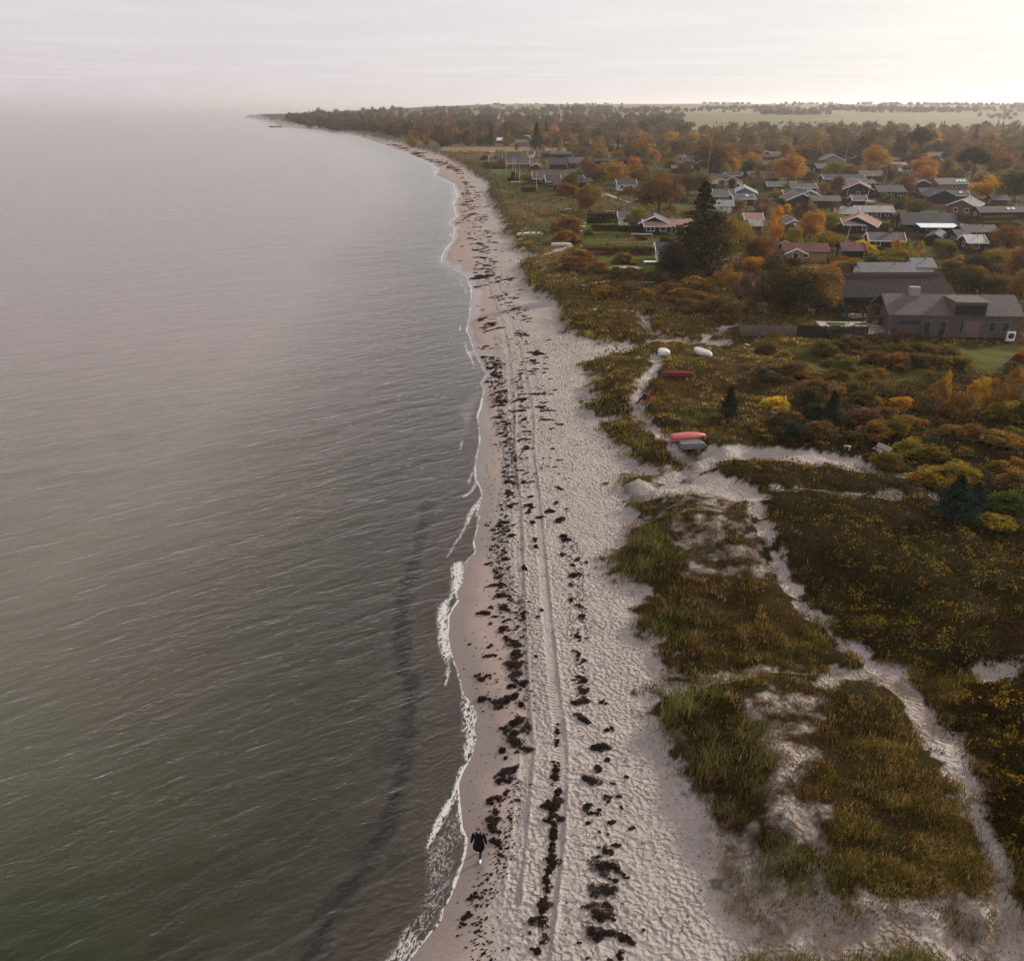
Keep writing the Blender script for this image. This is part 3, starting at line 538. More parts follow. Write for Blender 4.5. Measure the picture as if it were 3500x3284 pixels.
# ---- seaweed
r = np.random.default_rng(11); clumps = []   # x, y, rx, ry, ang, n, h
def clump(px, py, rad, asp=.6, ang=None, f=1.):
    x0, y0 = flat(px, py, .6); q = rad / ppm(x0, y0); clumps.append((float(x0), float(y0), q, q * asp / max(.45, math.sin(math.atan2(CAMH, y0))) * .75, r.normal(0, .35) if ang is None else ang, f))
for (a, b_, q) in [(120, 150, 60), (100, 320, 40), (180, 250, 25), (40, 410, 55), (180, 560, 38), (30, 640, 50), (110, 660, 34), (210, 750, 36), (365, 800, 30), (170, 970, 55), (250, 930, 35), (140, 1090, 88), (220, 1100, 45), (150, 1290, 85), (230, 1210, 35), (290, 1160, 42), (60, 1440, 75), (150, 1500, 60), (180, 1420, 45), (80, 1630, 88), (200, 1630, 66), (330, 1680, 58), (280, 1800, 42), (210, 1860, 40), (465, 1610, 18), (220, 440, 18), (330, 390, 22), (270, 545, 26), (290, 630, 18), (20, 750, 28), (115, 820, 15), (185, 840, 14), (75, 860, 15)]:
    p = D3([(a, b_)])[0]; clump(p[0], p[1], q * .429 * 1.2, .85)
for (a, b_, q) in [(970, 130, 40), (1085, 85, 22), (1085, 150, 22), (1000, 190, 22), (1060, 40, 90), (1160, 130, 45), (1000, 330, 62), (980, 380, 45), (1060, 290, 40), (870, 540, 34), (930, 510, 45), (1000, 475, 30), (1080, 540, 26), (920, 620, 38), (870, 670, 40), (940, 670, 22), (895, 720, 45), (920, 770, 32), (915, 845, 48), (955, 900, 28), (960, 960, 30), (850, 1145, 22), (880, 1110, 20), (800, 1180, 20), (745, 1270, 38), (715, 1300, 25), (700, 1425, 45), (735, 1500, 15), (650, 1500, 28), (625, 1585, 15), (680, 1690, 15), (820, 1750, 25), (830, 1850, 30), (880, 1800, 20), (1240, 1750, 45), (1310, 1660, 40), (1020, 1715, 20), (1250, 1500, 60), (1310, 1560, 45), (1590, 1700, 20), (1650, 1820, 25), (1190, 1600, 18)]:
    p = C5([(a, b_)])[0]; clump(p[0], p[1], q * .429 * 1.2, .85)
for (a, b_, q) in [(795, 1380, 45), (850, 1370, 28), (800, 1545, 52), (880, 1560, 32), (960, 1580, 55), (1020, 1560, 50), (1080, 1530, 40), (1125, 1605, 40), (1060, 1135, 55), (1080, 1220, 60), (1070, 1300, 70), (1080, 1380, 60), (1100, 1450, 55), (1000, 1085, 30), (980, 1015, 45), (875, 1140, 26), (870, 1215, 32), (825, 880, 45), (960, 885, 15), (990, 955, 20), (880, 965, 22), (1100, 1750, 70), (980, 1780, 35), (1080, 1830, 60), (1130, 1720, 40), (710, 1115, 14), (630, 1270, 18), (560, 900, 12), (1540, 1440, 15), (1610, 1435, 42), (1625, 1530, 50), (1600, 1610, 55), (1770, 1620, 35), (1620, 1755, 62), (1400, 1840, 22), (1240, 1245, 22), (1285, 885, 24), (1820, 1840, 40), (1570, 1100, 30), (1565, 1230, 35), (1605, 1290, 32), (1610, 945, 35), (1585, 862, 32), (1520, 812, 30), (1550, 615, 40), (1520, 690, 22), (1565, 490, 28), (1450, 445, 26), (1535, 530, 22), (1640, 515, 18), (1460, 300, 30), (1475, 330, 30), (1430, 170, 38), (1350, 100, 35), (1400, 35, 22), (1215, 180, 22), (1185, 40, 30), (1185, 95, 22), (1235, 320, 28), (1240, 370, 25), (1150, 540, 32), (940, 750, 30), (970, 745, 35), (985, 850, 45), (950, 595, 30), (920, 555, 20), (1140, 900, 28), (1140, 940, 26)]:
    p = C6([(a, b_)])[0]; clump(p[0], p[1], q * .429 * 1.1, .75)
def band(pts, wpx, every, size, asp=.35, f=1., dens=.25, ang0=.15):
    ln = smooth([tuple(float(v) for v in flat(a, b, .6)) for a, b in pts], 4)
    for (ax, ay), (bx, by) in zip(ln[:-1], ln[1:]):
        l = math.hypot(bx - ax, by - ay); nn_ = r.poisson(l / every)
        for _ in range(nn_):
            t = r.random(); cx, cy = ax + (bx - ax) * t, ay + (by - ay) * t
            if vn(np.array([cy / 3.1]), np.array([wpx * 7.]), 9)[0] < dens: continue
            s = size * r.lognormal(0, .45); clumps.append((cx + r.normal(0, wpx), cy, s, s * asp, ang0 + r.normal(0, .3), f))
up = C8([(800, 30), (875, 300), (890, 560), (950, 850), (990, 1000), (970, 1200), (940, 1500), (900, 1690)])
band(M([(1000, 590), (1010, 640), (1030, 690), (1035, 720)]), .9, .6, .32, .5, dens=.35); band(M([(955, 520), (975, 560), (995, 600), (1015, 640), (1040, 720)]), 1.0, .55, .27, .4, dens=.4); band(M([(930, 420), (935, 470), (950, 510), (975, 560), (990, 590)]), 1.2, .8, .36, .4, dens=.4)
band(M([(945, 640), (950, 700), (975, 780)]), .7, .45, .3, .5); band(M([(850, 310), (885, 330), (905, 360), (910, 400), (905, 440), (925, 480), (935, 540), (945, 600), (955, 640)]), 1.2, 1.2, .5, .5, .9, .4)
band(M([(760, 280), (800, 295), (850, 315), (880, 330)]), 2, 5., 1.6, .4); band(M([(900, 350), (925, 380), (935, 430), (955, 480), (975, 530), (990, 580)]), 1.4, 1.6, .5, .4, dens=.4)
band(up, .4, .26, .17, .6); band(up, .9, .3, .10, .5)
band(C6([(960, 150), (940, 450), (960, 650), (1000, 850), (1050, 1050)]), .4, .2, .16, .6)
band(C6([(960, 100), (960, 450), (1010, 650), (1100, 800), (1140, 950), (1150, 1150), (1150, 1500), (1190, 1860)]), .35, .13, .09, .5)
band(C6([(960, 250), (980, 700), (960, 950), (920, 1200), (930, 1450), (980, 1650)]), 1.0, .13, .06, .5)
band(C5([(1140, 250), (1060, 480), (1020, 800), (960, 1020), (870, 1200), (820, 1400), (800, 1600), (850, 1800)]), .3, .09, .07, .5); band(C5([(1000, 300), (930, 600), (900, 900), (800, 1250), (700, 1500)]), .5, .12, .05, .5)
band(C8([(1050, 200), (1080, 450), (1085, 580), (1120, 720), (1150, 1000), (1130, 1200), (1150, 1400), (1160, 1550)]), .35, .5, .24, .5)
band(C8([(1200, 150), (1270, 290), (1290, 450), (1260, 600), (1340, 690), (1400, 900), (1370, 1050), (1420, 1200), (1420, 1300), (1400, 1400), (1430, 1600)]), .55, .6, .24, .45); band(C8([(1200, 0), (1230, 150), (1290, 290), (1300, 450), (1280, 600)]), .7, .6, .3, .4)
band(C5([(1410, -60), (1412, 60), (1405, 140)]), .05, .08, .10, .9, dens=0); band(C5([(1398, 250), (1400, 340), (1372, 440)]), .05, .08, .11, .9, dens=0); band(C5([(1420, 470), (1395, 560), (1370, 650), (1372, 700), (1385, 850), (1358, 950), (1362, 1050), (1340, 1120), (1318, 1180), (1335, 1280), (1300, 1360), (1290, 1450), (1270, 1520), (1300, 1580)]), .06, .05, .115, 1., dens=0)
for off_, sz_ in ((0., .05), (.35, .035), (-.4, .04)):
    for ln_ in (C6([(960, 100), (940, 400), (985, 650), (1080, 850), (1130, 1000), (1120, 1200), (1130, 1500), (1180, 1860)]), up, C6([(1500, 300), (1560, 600), (1580, 900), (1600, 1300), (1610, 1700)]), C5([(1170, 150), (1080, 400), (1040, 700), (960, 1000), (880, 1200), (830, 1400), (820, 1800)])):
        band([(a + off_ * 60, b) for a, b in ln_], .16, .09, sz_, .5, dens=.42)
# scattered crumbs over the whole strand
for _ in range(2600):
    t = r.uniform(24, 120); xx = r.uniform(-3, 14) * 1.; clumps.append((xx * .8, t, r.uniform(.02, .06), r.uniform(.015, .04), r.uniform(0, 3), .5))
Ps = []; S = []; Cc = []
for (cx, cy, rx, ry, an, f) in clumps:
    lod = max(.016, (cy * CP + CAMH * SP) / 877. * .45); area = rx * ry * 3.1
    n = int(np.clip(area / (lod * lod) * 2.2 * f, 6, 2500))
    nl = max(3, int(min(14, 3 + area / .06))); lob = np.cumsum(r.normal(0, .42, (nl, 2)), 0); lob -= lob.mean(0); lob = lob / max(1., np.abs(lob).max() / 1.05); li = r.integers(0, nl, n); lr = r.uniform(.22, .55, nl)
    q = lob[li] + (lambda a_, b_: np.stack([np.cos(a_) * b_, np.sin(a_) * b_], 1))(r.random(n) * 6.283, np.sqrt(r.random(n)) ) * lr[li][:, None]; gx = q[:, 0] * rx; gy = q[:, 1] * ry
    px_ = cx + gx * math.cos(an) - gy * math.sin(an); py_ = cy + gx * math.sin(an) + gy * math.cos(an)
    kk = vn(px_ / .22 + 5, py_ / .13, 77) + .6 * vn(px_ / .06, py_ / .05, 78) > .50; px_ = px_[kk]; py_ = py_[kk]; q = q[kk]; n = len(px_)
    if n == 0: continue
    zz_ = r.random(n) * min(.14, .35 * min(rx, ry)) * np.exp(-(q ** 2).sum(1))
    Ps.append(np.stack([px_, py_, zz_ + .012], -1)); S.append(np.full(n, lod) * r.uniform(.7, 1.8, n))
    base = v3(.026, .017, .012) * (1 - .4 * r.random()) + v3(.016, .004, .002) * (r.random() < .3); Cc.append(base * r.uniform(.5, 1.7, (n, 1)))
P = np.concatenate(Ps); S = np.concatenate(S); Cc = np.concatenate(Cc); mk_ = masks(P[:, 0], P[:, 1]); k = (mk_[0] > .3) & (mk_[1] < .6); P = P[k]; S = S[k]; Cc = Cc[k]; P[:, 2] += height(P[:, 0], P[:, 1], tuple(a[k] for a in mk_))
V, F, C = leaves(P, S, 1.6, r, Cc); sw = simple('seaweed', (1, 1, 1), .6, 0, 1); 
bs = [n_ for n_ in sw.node_tree.nodes if n_.type == 'BSDF_PRINCIPLED'][0]; ca_ = N(sw.node_tree, 'ShaderNodeAttribute', attribute_name='Col'); sw.node_tree.links.new(ca_.outputs['Color'], bs.inputs['Base Color'])
tag(npmesh('seaweed', V, F, sw, C, False), kind='stuff', label='dark brown seaweed washed up along the strand'); print('seaweed', len(V))

print('T cover', _t.time() - _T0)
# ------------------------------------------------------------------ trees
r = np.random.default_rng(21)
crownmat = foliage('leaves', True, .34); needlemat = foliage('needles', True, .05)
barkmat = simple('bark', (.075, .06, .05), .9, .3, 4, .05); palebark = simple('pale_bark', (.30, .27, .24), .85, .5, 5, .02)
def crown_mesh(name, kind, n, size):
    """unit tree: height 1, crown spread about 1 (scaled per tree); leaf clusters on lumpy boughs"""
    if kind == 'con':
        t = r.random(n) ** .72; zc_ = .06 + .94 * t; lay = np.floor(zc_ * 17) / 17 + .028 * r.random(n); zc_ = .5 * zc_ + .5 * lay
        rad = (1 - zc_) ** .85 * .5 * (.6 + .75 * vn(zc_ * 15, zc_ * 3, 5)); a = r.random(n) * 2 * math.pi; bough = .40 + .95 * vn(a * 3.2, zc_ * 17, 8); q = rad * bough * r.random(n) ** .45
        P = np.stack([q * np.cos(a), q * np.sin(a), zc_ - .10 * q * 1.0], -1); up = 2.
    else:
        if kind == 'bush': c0, rr, z0 = 30, .19, .36
        elif kind == 'birch': c0, rr, z0 = 22, .17, .62
        elif kind == 'pine': c0, rr, z0 = 13, .20, .70
        else: c0, rr, z0 = 30, .215, .60
        cs = []
        while len(cs) < c0:
            p = r.uniform(-1, 1, 3)
            if p @ p > 1: continue
            if kind == 'bush': q = np.array([p[0] * .44, p[1] * .44, abs(p[2]) * .50 * (1 - .5 * (p[0] ** 2 + p[1] ** 2)) + .12])
            elif kind == 'birch': q = np.array([p[0] * .34 * (1.1 - .5 * abs(p[2])), p[1] * .34, .56 + p[2] * .36])
            elif kind == 'pine': q = np.array([p[0] * .38, p[1] * .38, .70 + p[2] * .18])
            else: q = np.array([p[0] * .40, p[1] * .40, .53 + p[2] * .34 - .10 * (p[0] ** 2 + p[1] ** 2)])
            cs.append(q)
        cs = np.array(cs); rad = rr * r.uniform(.55, 1.15, len(cs)); w = rad ** 2; ci = r.choice(len(cs), n, p=w / w.sum())
        d = r.normal(0, 1, (n, 3)); d /= np.linalg.norm(d, axis=1)[:, None]; q = r.random(n) ** (.28 if kind != 'birch' else .5)
        P = cs[ci] + d * (rad[ci] * q)[:, None] * np.array([1, 1, .78]); P += (vn(P[:, 0] * 18, P[:, 2] * 18, 4)[:, None] - .5) * .05; P[:, 2] = np.maximum(P[:, 2], .02); up = .9
    cl = .72 + .6 * vn(P[:, 0] * 7 + 3, P[:, 2] * 7 + P[:, 1] * 5, 3); rnd = r.uniform(.65, 1.4, n)
    C = (cl * rnd)[:, None] * np.ones((1, 3))
    hot = ss(.62, .8, vn(P[:, 0] * 3.1 + 7, P[:, 2] * 3 - P[:, 1] * 3, 12)) * (0 if kind == 'con' else 1); C = C * (1 + hot[:, None] * np.array([.40, .12, -.2]))
    V, F, C = leaves(P, size * r.uniform(.7, 1.4, n), up, r, C)
    me_o = npmesh(name, V, F, needlemat if kind == 'con' else crownmat, C, False); return me_o
def trunk_mesh(kind, pale=False):
    b = MB()
    if kind == 'con': b.tube((0, 0, -.02), (0, 0, .9), .018, .004, 7)
    else:
        hh_ = .38 if kind != 'pine' else .6; b.tube((0, 0, -.02), (.01, 0, hh_), .024 if kind != 'birch' else .014, .016 if kind != 'birch' else .01, 8)
        for i in range(7):
            a = i * 2.4 + r.random(); e = r.uniform(.12, .27); p0 = (.01, 0, hh_ * r.uniform(.55, 1)); p1 = (e * math.cos(a), e * math.sin(a), hh_ + r.uniform(.05, .3)); b.tube(p0, p1, .011, .004, 5)
            b.tube(p1, (p1[0] * 1.35 + r.normal(0, .03), p1[1] * 1.35 + r.normal(0, .03), p1[2] + r.uniform(.04, .16)), .004, .0015, 4)
    return b.build('trunk', palebark if pale else barkmat, None, True)
protos = {}
def proto(kind, variants, n, size, pale=False):
    for i in range(variants):
        c = crown_mesh('crown', kind, n, size); t_ = trunk_mesh(kind, pale) if kind != 'bush' else None
        for lod, m_, s_ in (('lo', n // 6, size * 2.1),): cl = crown_mesh('crown', kind, m_, s_)
        protos.setdefault(kind, []).append((c, t_, cl))
proto('dec', 5, 6500, .021); proto('birch', 3, 4200, .0175, True); proto('con', 2, 6000, .022); proto('pine', 2, 5000, .024); proto('bush', 4, 3200, .033)
hidden = [o for v in protos.values() for p in v for o in p if o]
COL = {'rust': (0.14, 0.08, 0.034), 'orange': (0.3, 0.165, 0.036), 'yellow': (0.42, 0.28, 0.03), 'yelloworange': (0.34, 0.205, 0.03), 'olive': (0.105, 0.092, 0.024), 'olyel': (0.19, 0.155, 0.028), 'brown': (0.105, 0.075, 0.04), 'dkgreen': (.034, .040, .022),
       'dk': (0.042, 0.037, 0.026), 'dkolive': (0.06, 0.054, 0.02), 'mauve': (0.115, 0.078, 0.058), 'ob': (0.18, 0.115, 0.034), 'red': (.18, .035, .018), 'green': (.060, .080, .016), 'faint': (.16, .115, .075), 'spruce': (.022, .032, .022), 'ol2': (0.14, 0.12, 0.034)}
CW = {'rust': 'rust-brown', 'orange': 'orange', 'yellow': 'bright yellow', 'yelloworange': 'yellow-orange', 'olive': 'olive', 'olyel': 'olive-yellow', 'brown': 'dull brown', 'dkgreen': 'dark green', 'dk': 'very dark', 'dkolive': 'dark olive', 'mauve': 'mauve-brown twiggy', 'ob': 'orange-brown', 'red': 'red', 'green': 'green', 'faint': 'pale hazy brown', 'spruce': 'blue-black', 'ol2': 'light olive'}
KW = {'dec': 'broadleaf tree', 'birch': 'slender birch', 'con': 'spruce', 'pine': 'broad pine', 'bush': 'rounded shrub'}
NM = {'dec': 'broadleaf_tree', 'birch': 'birch_tree', 'con': 'spruce_tree', 'pine': 'pine_tree', 'bush': 'garden_shrub'}
landmarks = []      # (x, y, phrase) filled by the houses and boats
treelist = []       # everything planted; labelled at the end
def plant(kind, px, py, ptop, wpx, c, lo=False, xyz=None, hw=None):
    if xyz is None:
        x, y, z = at(px, py); s = ppm(x, y, z); dep = math.atan2(CAMH, y); hgt = (py - ptop) / s / math.cos(dep) ; hgt = (py - ptop) / s * 1.0; wid = wpx / s
        if kind == 'bush': wid *= 1.15; hgt = 1.15 * max(.55 * wid, (py - ptop) / s - .3 * wid * math.sin(dep))
        if kind in ('dec', 'pine'): wid *= 1.28
        if kind == 'con': wid *= 1.2
        hgt = max(hgt, .5)
    else: x, y, z = xyz; hgt, wid = hw
    c_, t_, l_ = random.choice(protos[kind]); far_ = lo or y > 430
    rz = random.uniform(0, 6.28); colr = tuple(v * 1.12 * random.uniform(.88, 1.12) for v in COL[c])
    if kind == 'bush':
        o = bpy.data.objects.new(NM[kind], (l_ if far_ else c_).data); col.objects.link(o); o.color = (*colr, 1); o.location = (x, y, z - .05); o.rotation_euler = (0, 0, rz); uu_ = random.uniform(.82, 1.22); o.scale = (wid * uu_, wid / uu_, hgt)
    else:
        o = empty(NM[kind], (x, y, z - .05), rz); o.scale = (wid, wid, hgt) if kind != 'con' else (wid, wid, hgt)
        a = bpy.data.objects.new('crown', (l_ if far_ else c_).data); col.objects.link(a); a.parent = o; a.color = (*colr, 1)
        b = bpy.data.objects.new('trunk', t_.data); col.objects.link(b); b.parent = o
    treelist.append((o, kind, c, x, y, hgt, wid))
    return o
